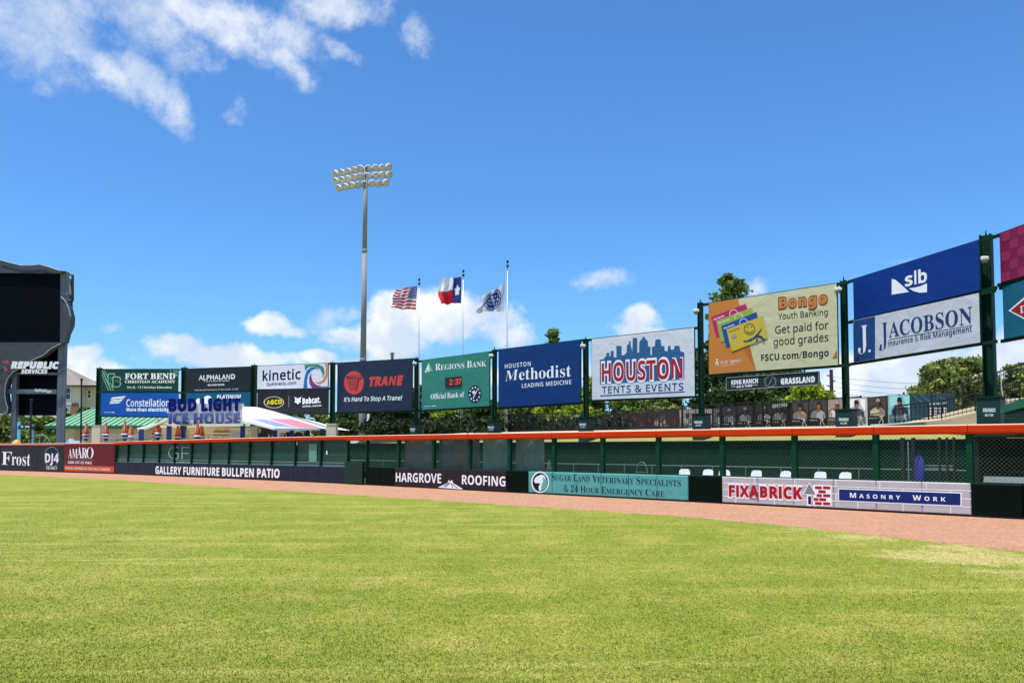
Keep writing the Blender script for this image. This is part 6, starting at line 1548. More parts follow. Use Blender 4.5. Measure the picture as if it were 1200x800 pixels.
b.shape(t, [[zq(*p_) for p_ in ((240, 356), (262, 356), (290, 342), (312, 320), (334, 292), (322, 318), (300, 344), (276, 358), (252, 362))], [zq(*p_) for p_ in ((300, 340), (316, 330), (332, 336), (345, 352), (340, 358), (328, 344), (316, 340))], [zq(*p_) for p_ in ((306, 344), (312, 348), (308, 362), (303, 360))]], ink((28, 60, 130)), off=.044)
b.shape(t, [[zq(*p_) for p_ in ((188, 332), (208, 324), (213, 340), (193, 348))]], ink((176, 172, 160)), off=.040)
b.text(t, 'Bongo', 'B', 912, 362.2, 970.2, 355.6, 12.8, ink((120, 62, 34)), off=.008, bold=.10)
b.text(t, 'Bongo', 'B', 912.8, 361.6, 969.4, 355.2, 12.0, ink((226, 140, 72)), off=.014, bold=.04)
BK = ink((34, 38, 40))
b.text(t, 'Youth Banking', 'R', 912, 374.4, 970, 369.0, 6.9, BK, bold=.01)
b.text(t, 'Get paid for', 'R', 908.4, 391, 970.8, 385.2, 8.8, BK, bold=.01)
b.text(t, 'good grades', 'R', 906.4, 405, 970.8, 399.4, 8.8, BK, bold=.01)
b.text(t, 'FSCU.com/Bongo', 'B', 892, 423, 971.2, 417.0, 7.6, BK, bold=.0)
b.text(t, 'First Service', 'R', 844.6, 426.8, 869.8, 423.8, 4.2, W_INK)
b.text(t, 'CREDIT UNION', 'R', 843.6, 429.6, 860, 427.8, 1.5, W_INK)
b.shape(t, stroke([(838.4, 428.4), (840.6, 421.6)], .9) + stroke([(838, 425), (842, 424.6)], .7) + [ell(840.2, 421.6, .9, 1.1, 8)] + stroke([(840, 424), (841.8, 428)], .8), W_INK)
# hanging field name sign
b = Board((851.4, 442.6), (959.6, 435.0), (959.6, 450.2), (851.4, 457.4), 33.6, 31.0)
t = thing('field_name_sign', 'small dark grey King Ranch Grassland sign hanging beneath the youth banking sign', 'sign', (b.c[2] + b.c[3]) / 2)
b.panel('sign_panel', vinyl('grassland_grey', (52, 58, 58)), t, .10)
mb = MB(); q = [p_ + b.n * .012 for p_ in b.c]
for a_, c_ in zip(q, q[1:] + q[:1]): mb.beam(a_, c_, .03, .03, up=b.n)
mb.build('frame', mat('frame_grey', (120, 128, 126), rough=.5), t)
for f in (.15, .85):
    p_ = b.c[0].lerp(b.c[1], f) - b.n * .05; mb = MB(); mb.beam(p_, p_ + UP * .55, .05, .05, up=b.n); mb.build('hanger', GREEN, t)
b.text(t, 'KING RANCH', 'B', 857, 450.6, 888.2, 448.4, 5.0, W_INK, bold=.04)
b.text(t, 'AG & TURF', 'B', 863, 454.2, 882, 452.8, 2.6, W_INK, bold=.03)
b.shape(t, stroke([(857, 452.9), (862, 452.5)], .5) + stroke([(883, 451.1), (888, 450.7)], .5), W_INK)
b.text(t, 'GRASSLAND', 'B', 915, 450.2, 955, 447.4, 6.4, W_INK, bold=.05)
b.shape(t, ring(902.6, 447.0, 6.6, 6.6, .14, 20) + ring(902.6, 447.0, 8, 6.9, .06, 20)[::2] + stroke([(901, 450.6), (904.6, 443.4)], 1), ink((150, 156, 156)))
# slb / jacobson
b, t = billboard('royal blue slb sign, upper one of the large pair at the right', (1000, 327.2), (1146.8, 281.5), (1147.2, 339.6), (1000, 374.2), 31.0, 26.3, vinyl('slb_blue', (12, 66, 160)), ext=(8, 14))
for ch_, xa_, xb_ in (('s', 1060.6, 1069.6), ('l', 1071.6, 1074.0), ('b', 1076.2, 1086.4)): b.text(t, ch_, 'R', xa_, 335.4 - (xa_ - 1060.6) * .2326, xb_, 335.4 - (xb_ - 1060.6) * .2326, 14.2, W_INK, bold=.05)
def zf(x, y): return (980 + x / 3.077, 250 + y / 3.077)
b.shape(t, [[zf(*p_) for p_ in ((200, 236), (214, 240), (240, 262), (262, 283), (232, 288), (200, 293))], [zf(*p_) for p_ in ((262, 270), (280, 268), (305, 262), (327, 252), (327, 284), (300, 286), (278, 280))]], W_INK)
b, t = billboard('light grey Jacobson insurance sign with a blue J square, below the blue sign', (1000, 375.6), (1147, 343.2), (1148.6, 401), (1000, 424.4), 31.0, 26.3, vinyl('jacobson_grey', (214, 214, 220), vary=.03), ext=(8, 14))
JB = ink((36, 82, 146)); JN = ink((36, 74, 128))
b.shape(t, [[(1000.3, 375.9), (1025.4, 370.5), (1025.4, 420.2), (1000.3, 424)]], JB)
b.text(t, 'J', 'S', 1005.6, 411.6, 1017.4, 410.4, 30, W_INK, off=.012, bold=-.02)
b.shape(t, [ell(1019, 411.0, 1.4, 1.7, 10)], W_INK, off=.012)
b.text(t, 'J', 'S', 1031, 407.4, 1040.6, 406.0, 29, JN, bold=-.02)
b.text(t, 'ACOBSON', 'S', 1041.6, 395.4, 1139.4, 378.6, 17.6, JN, bold=.0)
b.shape(t, [[(1041.5, 397.4), (1139.8, 380.6), (1139.8, 381.3), (1041.5, 398.1)]], JN)
b.text(t, 'Insurance & Risk Management', 'B', 1041, 405.4, 1138.8, 388.2, 6.3, JN, bold=-.01)
b.shape(t, [ell(1031.5, 409.0, 1.5, 1.6, 10)], JN)
# off-frame pair
b, t = billboard('magenta checked sign cut off by the right edge, above the teal one', (1171.5, 273.6), (1330, 215), (1330, 286), (1174.2, 331), 26, 21.1, vinyl('magenta_sign', (158, 34, 84)), ext=(8, 10))
ck = []
for i in range(8):
    for j in range(5):
        if (i + j) % 2: continue
        x0 = 1174 + i * 9.5; x1 = x0 + 9.5
        tp = lambda x_: 273.6 - (x_ - 1171.5) * .370; bt = lambda x_: 331 - (x_ - 1174.2) * .288
        L_ = lambda x_, f_: tp(x_) + (bt(x_) - tp(x_)) * f_
        ck.append([(x0, L_(x0, j * .2 + .01)), (x1, L_(x1, j * .2 + .01)), (x1, L_(x1, j * .2 + .19)), (x0, L_(x0, j * .2 + .19))])
b.shape(t, ck, ink((172, 48, 98)), off=.004, name='check')
b, t = billboard('teal sign with a red diamond cut off by the right edge, below the magenta one', (1175, 335.4), (1330, 291.4), (1330, 367.5), (1176.6, 397.2), 26, 21.1, vinyl('teal_sign', (36, 124, 152)), ext=(8, 10))
b.shape(t, [[(1181.6, 364.0), (1222, 330), (1262, 352), (1222, 386)]], ink((240, 236, 236)))
b.shape(t, [[(1184.4, 363.8), (1222, 333), (1259, 352), (1222, 383)]], ink((196, 34, 52)), off=.010)
b.text(t, 'D', 'S', 1195.4, 367.4, 1202.6, 365.4, 8.4, W_INK, off=.015)

# ------------------------------------------------------------------ floodlight tower
Yt = 66.0
tw = thing('light_tower', 'tall galvanised stadium light tower with three rows of round lamps', 'light tower', (P(424, HZ, Yt).x, Yt, 0))
c = Vector(tw['_o'])
TWM = mat('tower_steel', (128, 128, 122), rough=.7, metal=.0, vary=.12, vscale=.5)
zt = P(427, 196, Yt).z; xt = c.x + .12
sec = [0, .36, .72, 1.0]; rr_ = [.31, .25, .20, .16]
for i in range(3):
    a_ = Vector((c.x + (xt - c.x) * sec[i], Yt, zt * sec[i])); b_ = Vector((c.x + (xt - c.x) * sec[i + 1], Yt, zt * sec[i + 1]))
    mb = MB(); mb.tube(a_, b_ + UP * .01, rr_[i], 16, 0, rr_[i + 1]); mb.build('pole_section', TWM, tw, smooth=True)
    if i: mb = MB(); mb.lathe(a_, UP, [(-.15, rr_[i] * 1.0), (-.12, rr_[i] * 1.14), (.12, rr_[i] * 1.12), (.15, rr_[i] * .98)], 16); mb.build('joint_collar', TWM, tw, smooth=True)
rowdef = [([(393.4, 203.3), (400.9, 202.2), (408.4, 201.0), (416, 199.6), (422.4, 197.6), (431.7, 197.5), (440, 196.8), (447.7, 196.6), (455.3, 195.8)], 327.5),
          ([(393.6, 211.9), (401.3, 210.8), (408, 209.6), (416, 208.0), (422.5, 206.6), (431, 206.2), (440.4, 205.5), (447.8, 205), (455.8, 204.8)], 318.6),
          ([(397.3, 220.4), (405, 218.9), (412.5, 217.2), (420, 216.8), (427.3, 216.2), (436, 215), (443.8, 215.5), (452.2, 214.3)], 309)]
SIL = mat('lamp_shell', (236, 238, 234), rough=.4, metal=.0, vary=.08)
GLS = mat('lamp_glass', (186, 180, 162), rough=.25, vary=.45, vscale=3)
proto = None
for row, el0 in rowdef:
    ends = []
    for (px, py) in row:
        Yl = Yt * el0 / (525 - py)
        q = P(px, py, Yl)
        ends.append(q)
        aim = Vector((.10 + (px - 427) * .016, -1, -.62)).normalized()
        mb = MB(); r = .29
        mb.lathe(q - aim * .22, aim, [(-.12, .06), (0, .12), (.10, .20), (.22, r), (.30, r * 1.02)], 14)
        lamp = mb.build('lamp', SIL, tw, smooth=True)
        mb = MB(); mb.lathe(q - aim * .22, aim, [(.24, r * .93), (.26, .12), (.265, .002)], 14); mb.build('glass', GLS, lamp, smooth=True)
        mb = MB()   # half visor on the upper side
        x_ = aim.cross(UP).normalized(); y_ = x_.cross(aim)
        pr_ = []
        for k in range(9):
            a_ = math.pi * k / 8; pr_.append(q - aim * .22 + (x_ * math.cos(a_) + y_ * math.sin(a_)) * r * 1.03)
        for u_, v_ in zip(pr_, pr_[1:]): mb.poly([u_ + aim * .28, v_ + aim * .28, v_ + aim * .42, u_ + aim * .42])
        mb.build('visor', SIL, lamp)
    bk_ = Vector((0, .35, -.05))
    mid = min(ends, key=lambda p_: abs(p_.x - xt))
    mb = MB(); mb.beam(ends[0] + bk_, Vector((xt, Yt + .3, ends[4].z)), .10, .10); mb.beam(Vector((xt, Yt + .3, ends[4].z)), ends[-1] + bk_, .10, .10)
    mb.build('cross_arm', TWM, tw)
mb = MB(); mb.abox(c.x + .42, c.x + .60, Yt - .1, Yt + .1, 3.3, 4.6); mb.build('control_box', WHITE, tw)

# ------------------------------------------------------------------ flags
def flagpole(px0, px1, ytop, Y, label):
    a_ = P(px0, 500, Y); a_.z = 0; b_ = P(px1, ytop, Y)
    t = thing('flagpole', label, 'flagpole', a_, 'white flagpoles behind the signs')
    mb = MB(); mb.tube(a_, b_, .062, 10, 0, .032); mb.build('pole', mat('white_pole', (180, 184, 184), rough=.35, metal=.2, vary=.05), t, smooth=True)
    mb = MB(); mb.lathe(b_, UP, [(-.02, .05), (0, .045), (.04, .07), (.09, .09), (.14, .07), (.18, .03), (.19, .001)], 10); mb.build('finial', GREEN, t, smooth=True)
    mb = MB(); mb.box(b_ - UP * .22, (.08, 0, 0), (0, .08, 0), (0, 0, .08)); mb.build('truck', BLACK, t)
    mb = MB(); mb.path([b_ + Vector((-.12, -.1, -.3)), b_.lerp(a_, .5) + Vector((-.10, -.12, 0)), a_ + Vector((-.10, -.13, 1.5))], .008, 4); mb.build('halyard', WHITE, t)


flagpole(490.8, 491.3, 329, 60.0, 'white flagpole flying the stars and stripes, leftmost of three')
flagpole(541.0, 543.0, 319, 57.1, 'white flagpole flying the Texas flag, middle of three')
flagpole(593.3, 594.8, 308, 54.0, 'white flagpole flying the white team flag, rightmost of three')


def flag(name, label, TLh, BLh, TF, BF, Y, colour, mats_, seed, N=40, M=26, bulge=(0, 0), wav=1.0):
    """hoist top/bottom, fly top/bottom in the photograph; colour(u, v) -> material index, u from hoist"""
    ph = random.Random(seed).uniform(0, 6); g_ = []
    h0, h1, f0, f1 = (P(*q_, Y) for q_ in (TLh, BLh, TF, BF))
    for j in range(M + 1):
        row = []
        for i in range(N + 1):
            u_, v_ = i / N, j / M
            p_ = h0.lerp(h1, v_).lerp(f0.lerp(f1, v_), u_)
            p_ = p_ + Vector((-bulge[0] * math.sin(math.pi * v_) * u_, 0, bulge[1] * math.sin(math.pi * u_) * (1 - v_)))
            d = (.30 * math.sin(u_ * 9 + v_ * 2.2 + ph) + .12 * math.sin(u_ * 17 - v_ * 4 + ph)) * u_ ** .6 * wav
            p_ = p_ + Vector((.05 * math.sin(v_ * 9 + ph) * u_, d, -.10 * abs(math.sin(u_ * 8 + ph)) * u_))
            row.append(p_)
        g_.append(row)
    me_ = bpy.data.meshes.new(name); W_ = N + 1; org = Vector(h0)
    me_.from_pydata([tuple(p_ - org) for r_ in g_ for p_ in r_], [], [(j * W_ + i, j * W_ + i + 1, (j + 1) * W_ + i + 1, (j + 1) * W_ + i) for j in range(M) for i in range(N)])
    for m_ in mats_: me_.materials.append(m_)
    me_.polygons.foreach_set('material_index', [colour((i + .5) / N, (j + .5) / M) for j in range(M) for i in range(N)])
    me_.polygons.foreach_set('use_smooth', [True] * (N * M))
    o_ = bpy.data.objects.new(name, me_); COL.objects.link(o_); o_.location = org; o_['_o'] = tuple(org)
    tag(o_, label, 'flag', 'flags flying behind the signs')
    return o_


FW = mat('flag_white', (232, 232, 236), rough=.7, trans=.35, vary=.03); FR = mat('flag_red', (200, 34, 50), rough=.7, trans=.35, vary=.05); FB_ = mat('flag_blue', (34, 50, 120), rough=.7, trans=.25, vary=.05)


def us(u, v):
    if u < .40 and v < 7 / 13:
        cx_, cy_ = int(u / .40 * 11), int(v * 13 / 7 * 9)
        fu, fv = (u / .40 * 11) % 1, (v * 13 / 7 * 9) % 1
        return 0 if (cx_ + cy_) % 2 == 1 and abs(fu - .5) < .32 and abs(fv - .5) < .32 and cx_ > 0 else 2
    return 1 if int(v * 13) % 2 == 0 else 0


def tx(u, v):
    if u < .36:
        x_, y_ = (u - .18) / .13, (v - .5) / .22
        r_ = math.hypot(x_, y_); a_ = math.atan2(x_, -y_)
        return 0 if r_ < .45 + .5 * abs(((a_ / (2 * math.pi / 5) + .5) % 1) - .5) ** 1 * -1.5 + .55 else 2
    return 0 if v < .5 else 1


def team(u, v):
    x_, y_ = (u - .46) / .34, (v - .50) / .44
    r_ = math.hypot(x_, y_)
    if r_ < 1:
        return 0 if (.80 < r_ < .87) or (abs(x_ + y_ * .5) < .09 and r_ < .55) or (r_ < .62 and abs(math.sin(x_ * 9) * math.cos(y_ * 8)) > .72) else 2
    return 0


flag('american_flag', 'stars and stripes flag streaming left from the leftmost pole', (488.9, 334.6), (487.3, 363), (464.2, 338.6), (458.3, 359.8), 60.0, us, [FW, FR, FB_], 1, 66, 52)
flag('texas_flag', 'red white and blue lone star flag streaming left from the middle pole', (540.8, 324.2), (540.4, 355), (514.6, 326), (516.6, 355.6), 57.1, tx, [FW, FR, FB_], 2, 60, 40, bulge=(.1, 0), wav=.8)
flag('team_flag', 'white flag with a round navy emblem drooping left from the rightmost pole', (591.2, 331.8), (590.5, 364.6), (566.5, 345), (558, 364.6), 54.0, team, [mat('flag_offwhite', (196, 200, 208), rough=.7, trans=.25, vary=.05), FR, FB_], 5, 54, 44)

# ------------------------------------------------------------------ scoreboard
Ys = 74.0
sb = thing('scoreboard', 'large black video scoreboard with curved grey fabric edging and white Republic Services lettering', 'scoreboard', (P(30, HZ, Ys).x, Ys, 0))
FAB = mat('charcoal_fabric', (58, 62, 70), rough=.7, vary=.22, vscale=.25, bump=.12, bscale=.5)
STL = mat('grey_steel_column', (96, 102, 110), rough=.5, metal=.3, vary=.12, vscale=.5)
SCRN = mat('dead_led_screen', (7, 10, 18), rough=.6, vary=.2, vscale=1.5, spec=.05)
sp0 = Plane((0, Ys, 0), (0, -1, 0))


def slab(poly, y0, y1, m_, name, parent=sb):
    pts_ = []
    for (a_, b_) in poly: q_ = P(a_, b_, y0); pts_.append(q_)
    mb = MB(); n_ = len(pts_); mb.v = list(pts_) + [p_ + Vector((0, y1 - y0, 0)) for p_ in pts_]
    for tri in tessellate_polygon([pts_]):
        mb.f.append(tuple(tri)); mb.m.append(0); mb.f.append(tuple(q_ + n_ for q_ in reversed(tri))); mb.m.append(0)
    for i in range(n_): j = (i + 1) % n_; mb.f.append((i, j, j + n_, i + n_)); mb.m.append(0)
    return mb.build(name, m_, parent)


slab([(-150, 318.5), (69.6, 319.2), (69, 401.5), (-150, 401.5)], Ys, Ys + 1.2, SCRN, 'video_screen')
top_c = [(-150, 298), (-60, 300), (-20, 302), (0, 304.6), (10, 307.5), (25, 311), (37, 311), (47, 310), (58, 313), (70, 317), (75.3, 317.5), (70, 320), (-150, 319.0)]
slab(top_c, Ys - .25, Ys + .6, FAB, 'fabric_top')
low_c = [(-150, 401), (68.6, 401), (71.5, 402.5), (60, 408), (51, 416), (42, 420), (33, 424.5), (24, 431), (15, 436), (9, 443), (6.3, 452), (5.6, 462), (6.6, 470), (9, 478), (8, 483), (3, 485.5), (-8, 480), (-150, 470)]
slab(low_c, Ys - .3, Ys + .5, FAB, 'fabric_sweep')
slab([(71.5, 348), (76, 352), (80.5, 361), (83, 371), (82.5, 381), (78, 391), (75.6, 401), (70.5, 402)], Ys - .35, Ys + .4, FAB, 'fabric_fin')
TRIM = mat('pale_trim', (140, 142, 144), rough=.4)
def trim(pl_, r=.05):
    mb = MB(); mb.path([P(a_, b_, Ys - .36) for a_, b_ in pl_], r, 6); mb.build('trim_tube', TRIM, sb)
trim([(71.5, 348), (76, 352), (80.5, 361), (83, 371)], .06)
trim([(71.5, 402.5), (60, 408), (51, 416), (42, 420), (33, 424.5)], .04); trim([(21, 432.5), (15, 436), (9, 443), (6.3, 452), (5.6, 462), (6.6, 470), (9, 478), (8, 483), (3, 485.5)], .04)
trim([(0, 304.6), (10, 307.5), (25, 311), (37, 311), (47, 310), (58, 313), (70, 317)], .03)
slab([(9, 403), (70, 403), (67, 486.5), (20.5, 486.5), (17, 440)], Ys + .9, Ys + 1.4, mat('lower_led_panel', (7, 10, 22), rough=.7, spec=.05), 'lower_panel')
for (x0, x1, y0, x2, x3, nm) in ((70.5, 76.5, 317.5, 65.5, 71.5, 'column'), (76.6, 79.6, 318.5, 72, 74.5, 'column'), (14.5, 20, 436, 11.5, 16.5, 'column')):
    z0_, z1_ = -.3, P(x0, y0, Ys).z; xa, xb = P(x0, y0, Ys + .1).x, P(x1, y0, Ys + .1).x; xc, xd = P(x2, 515, Ys + .1).x, P(x3, 515, Ys + .1).x
    xm = (xa + xc) / 2; w_ = (xb - xa)
    mb = MB(); mb.abox(xm, xm + w_, Ys + .1, Ys + .1 + w_, z0_, z1_); mb.build(nm, STL, sb)
for (y, h_, x0, x1) in ((437.4, .13, 19, 68), (458.5, .26, 6.5, 67)):
    a_, b_ = P(x0, y, Ys + .2), P(x1, y + .5, Ys + .2); mb = MB(); mb.beam(a_, b_, .3, h_ * 1.6); mb.build('cross_beam', STL, sb)
# open steel frame at the right edge
fr_ = [(79.5, 320), (85.2, 322.5), (85.2, 352), (83.8, 353), (83.6, 384)]
mb = MB(); mb.path([P(a_, b_, Ys + .8) for a_, b_ in fr_], .12, 6); mb.path([P(79, 353, Ys + .8), P(85, 353, Ys + .8)], .1, 6); mb.build('edge_frame', mat('dark_frame', (60, 62, 62), rough=.5), sb)
slab([(80.4, 326), (83.6, 327), (83.4, 351), (80.2, 351)], Ys + 1, Ys + 1.1, mat('frame_panel', (160, 160, 150), rough=.6), 'frame_panel')
rp = Plane((0, Ys - .5, 0), (0, -1, 0))
LW = ink((236, 236, 236))
rp.text(sb, 'REPUBLIC', 'B', 13.2, 431.2, 69.6, 431.6, 7.2, LW, italic=.2, bold=.09, depth=.08)
rp.text(sb, 'SERVICES', 'B', 25, 437.4, 56.2, 437.4, 4.6, LW, italic=.2, bold=.05, depth=.06)
st5 = []
for k in range(5):
    a0_ = math.radians(90 + 72 * k); a1_ = math.radians(90 + 72 * k + 46)
    p0_ = (0 + 11 * math.cos(a0_), 427.5 - 9 * math.sin(a0_)); p1_ = (0 + 5.4 * math.cos(a0_ + .63), 427.5 - 4.6 * math.sin(a0_ + .63)); p2_ = (0 + 11 * math.cos(a1_), 427.5 - 9 * math.sin(a1_))
    st5 += stroke([p1_, p0_], 1.6) + stroke([p0_, ((p0_[0] + p2_[0]) / 2, (p0_[1] + p2_[1]) / 2)], 1.6)
rp.shape(sb, st5, ink((224, 90, 96)), name='star_logo')
mb = MB(); mb.path([P(41, 456.4, Ys), P(44, 458, Ys), P(47, 456.6, Ys), P(50, 458.4, Ys), P(53, 457, Ys), P(56, 459, Ys), P(60.5, 458.4, Ys)], .12, 5); mb.build('squiggle_lettering', WHITE, sb)  # white squiggle of lettering on the beam, drawn as a bent tube
# slim poles near the scoreboard
for (x, y0, lab) in ((36.5, 470, 'thin dark pole with a lamp tip in front of the scoreboard'), (95.5, 446, 'thin black pole in front of the green roof')):
    a_ = P(x, 515, 66); a_.z = 0; b_ = P(x, y0, 66); mb = MB(); mb.tube(a_, b_, .07, 8); mb.lathe(b_, UP, [(0, .07), (.05, .12), (.15, .12), (.2, .01)], 8)
    tag(mb.build('slim_pole', BLACK, loc=a_), lab, 'pole')

# playground arch and bits that show over the left wall
ar = thing('entrance_arch', 'small dark arched sign on two pale blue posts under the scoreboard', 'arch', (P(30, HZ, 70).x, 70, 0))
PB = mat('pale_blue_paint', (110, 190, 216), rough=.5)
for x in (21.8, 36.8):
    q_ = P(x, HZ, 70); mb = MB(); mb.abox(q_.x - .1, q_.x + .1, 69.9, 70.1, 0, P(x, 500, 70).z + (.2 if x > 30 else .45)); mb.build('post', PB, ar)
slab([(20.5, 503), (21.5, 499), (25, 497), (30, 496.4), (35, 497), (38.5, 499.5), (39.2, 503.5), (34, 502), (30, 501.6), (25, 502)], 69.75, 69.85, mat('arch_sign', (30, 44, 58), rough=.5), 'arch_sign', ar)
Plane((0, 69.7, 0), (0, -1, 0)).line_of_print(ar, 24.5, 500.6, 35.5, 500.6, 2.4, W_INK)
whp = P(46, HZ, 69); mb = MB(); cc_ = Vector((whp.x, 69, 1.7))
mb.path([cc_ + Vector((math.cos(a_) * 1.05, 0, math.sin(a_) * 1.25)) for a_ in np.linspace(0, math.pi, 13)], .04, 5)
for a_ in np.linspace(.4, 2.7, 5): mb.tube(cc_, cc_ + Vector((math.cos(a_) * 1.05, 0, math.sin(a_) * 1.2)), .025, 4)
mb.tube(cc_ - Vector((0, 0, 1.7)), cc_, .06, 6)
tag(mb.build('wheel_frame', STEEL, loc=(whp.x, 69, 0)), 'grey metal half wheel frame peeking over the wall right of the arch', 'play frame')
for (x, y, rx, rgb, lab) in ((19.5, 518.2, .38, (232, 160, 50), 'yellow rounded cover just over the wall under the scoreboard'), (83.5, 516.8, .42, (90, 150, 205), 'light blue rounded cover just over the wall left of the tan block')):
    q_ = P(x, y, 67); mb = MB(); mb.lathe((q_.x, 67, q_.z - .9), UP, [(0, rx), (.6, rx), (.95, rx * .8), (1.1, rx * .35), (1.13, .01)], 12)
    tag(mb.build('play_cover', mat('cover%d' % x, rgb, rough=.4), loc=(q_.x, 67, 0), smooth=True), lab, 'cover')
mb = MB(); q_ = P(91, 517, 66.5); mb.abox(q_.x - .6, q_.x + .5, 66.3, 66.9, .6, q_.z + .06); tag(mb.build('folded_tablecloth_stack', WHITE, loc=(q_.x, 66.5, 0)), 'white covered table top showing over the wall beside the tan block', 'table')

# ------------------------------------------------------------------ patio: umbrellas, tents, ice house letters
PATIO = mat('patio_deck', (160, 150, 130), rough=.9)
mb = MB(); mb.abox(-60, P(400, HZ, 52).x, 55, 100, -.2, .5)
deck_pts = [W(-200) + Vector((0, 2, 0)), W(135) + Vector((.5, 1.5, 0)), W(345) + Vector((.8, 1.2, 0)), W(400) + Vector((.5, 1.5, 0)), Vector((-16, 95, 0)), Vector((-70, 110, 0))]
mb = MB(); mb.v = [p_ + UP * .5 for p_ in deck_pts] + [p_ - UP * .1 for p_ in deck_pts]; n_ = len(deck_pts)
mb.f = [tuple(range(n_))] + [(i, (i + 1) % n_, (i + 1) % n_ + n_, i + n_) for i in range(n_)]; mb.m = [0] * (n_ + 1)
structure(mb.build('patio_deck', PATIO))

UR = mat('umbrella_red', (176, 48, 46), rough=.6, vary=.1); UY = mat('umbrella_flame', (206, 140, 80), rough=.6, vary=.25, vscale=6)
UW = mat('umbrella_white', (190, 190, 196), rough=.6); UN = mat('umbrella_navy', (36, 44, 72), rough=.6)
def umbrella(label, loc_, ztop):
    t = thing('patio_umbrella', label, 'umbrella', loc_, 'closed flame coloured umbrellas on the patio')
    c_ = Vector(loc_); z = ztop
    mb = MB(); mb.tube(c_ + UP * .5, c_ + UP * z, .03, 6); mb.build('pole', STEEL, t)
    mb = MB(); n__ = 12
    prof = [(0, .02, 0), (-.10, .07, 0), (-.22, .10, 0), (-.40, .15, 1), (-.62, .20, 1), (-.80, .23, 1), (-.95, .25, 0), (-.98, .29, 2), (-1.08, .30, 2), (-1.10, .27, 3), (-1.20, .24, 3), (-1.24, .27, 2), (-1.32, .24, 2), (-1.36, .18, 3), (-1.5, .12, 3)]
    for (h_, r_, m_), (h2, r2, m2) in zip(prof, prof[1:]):
        for k in range(n__):
            a0_, a1_ = 2 * math.pi * k / n__, 2 * math.pi * (k + 1) / n__
            g0 = .92 + .12 * (k % 2); g1 = .92 + .12 * ((k + 1) % 2)
            mm_ = m2 if m2 != 1 or k % 2 else 0
            mb.poly([c_ + Vector((math.cos(a0_) * r_ * .84 * g0, math.sin(a0_) * r_ * .84 * g0, z + h_)), c_ + Vector((math.cos(a1_) * r_ * .84 * g1, math.sin(a1_) * r_ * .84 * g1, z + h_)),
                     c_ + Vector((math.cos(a1_) * r2 * .84 * g1, math.sin(a1_) * r2 * .84 * g1, z + h2)), c_ + Vector((math.cos(a0_) * r2 * .84 * g0, math.sin(a0_) * r2 * .84 * g0, z + h2))], mm_)
    mb.build('folded_canopy', [UR, UY, UW, UN], t, smooth=True)
    return t


u0 = None
for (x, yt, Yu, lab) in ((101.3, 494.8, 66.5, 'closed flame umbrella just left of the tan block under the academy sign'), (124.6, 494.4, 65.5, 'closed flame umbrella just right of that tan block'),
                         (146.6, 492.6, 60, 'taller closed flame umbrella of the pair under the Constellation sign'), (153.8, 496.4, 64, 'shorter closed flame umbrella of the pair under the Constellation sign'),
                         (185.6, 490.6, 57, 'taller closed flame umbrella of the close pair beside the tent corner'), (181.4, 495.0, 63, 'shorter closed flame umbrella tucked behind its taller neighbour at the tent corner'),
                         (208.6, 496.2, 60, 'lone closed flame umbrella below the letters ICE'), (231.4, 493.4, 55, 'taller closed flame umbrella of the pair below the letters HOUSE'), (236.4, 494.9, 57, 'shorter closed flame umbrella of the pair below the letters HOUSE')):
    q_ = P(x, yt, Yu)
    if u0 is None: u0 = umbrella(lab, (q_.x, Yu, 0), q_.z); uz = q_.z
    else:
        d_ = dup(u0, (q_.x, Yu, q_.z - uz), R.uniform(0, 6), lab)

# thin grey patio railing and tables that peep over the wall
pr2 = thing('patio_railing', 'thin grey patio railing behind the umbrellas above the green screens', 'railing', P(200, 512, 60.5))
for x in range(118, 292, 9):
    q_ = P(x, HZ, 60.5); mb = MB(); mb.tube((q_.x, 60.5, .5), (q_.x, 60.5, P(x, 509.5, 60.5).z), .025, 5); mb.build('post', STEEL, pr2)
for y in (509.5, 512.5): mb = MB(); mb.tube(P(118, y, 60.5), P(290, y, 60.5), .022, 5); mb.build('rail', STEEL, pr2)
t0_ = None
for (x, Y_, lab) in ((137, 58, 'patio table between the first umbrellas and the tall umbrella pair'), (167, 57, 'patio table left of the navy tent post'), (221, 55.5, 'patio table between the lone umbrella and the right pair'), (258, 54.5, 'patio table below the letters at the right of the umbrellas')):
    q_ = P(x, HZ, Y_)
    if t0_ is None:
        t0_ = thing('patio_table', lab, 'table', (q_.x, Y_, .5), 'patio tables behind the fence'); c_ = Vector(t0_['_o']); zt_ = P(x, 514.0, Y_).z - .5
        mb = MB(); mb.lathe(c_ + UP * (zt_ - .05), UP, [(0, .02), (0, .55), (.04, .56), (.05, .54), (.05, .01)], 16); mb.build('table_top', mat('table_grey', (120, 124, 128), rough=.5), t0_)
        mb = MB(); mb.tube(c_, c_ + UP * (zt_ - .05), .05, 6); mb.build('leg', STEEL, t0_)
    else: dup(t0_, (q_.x, Y_, .5), None, lab)

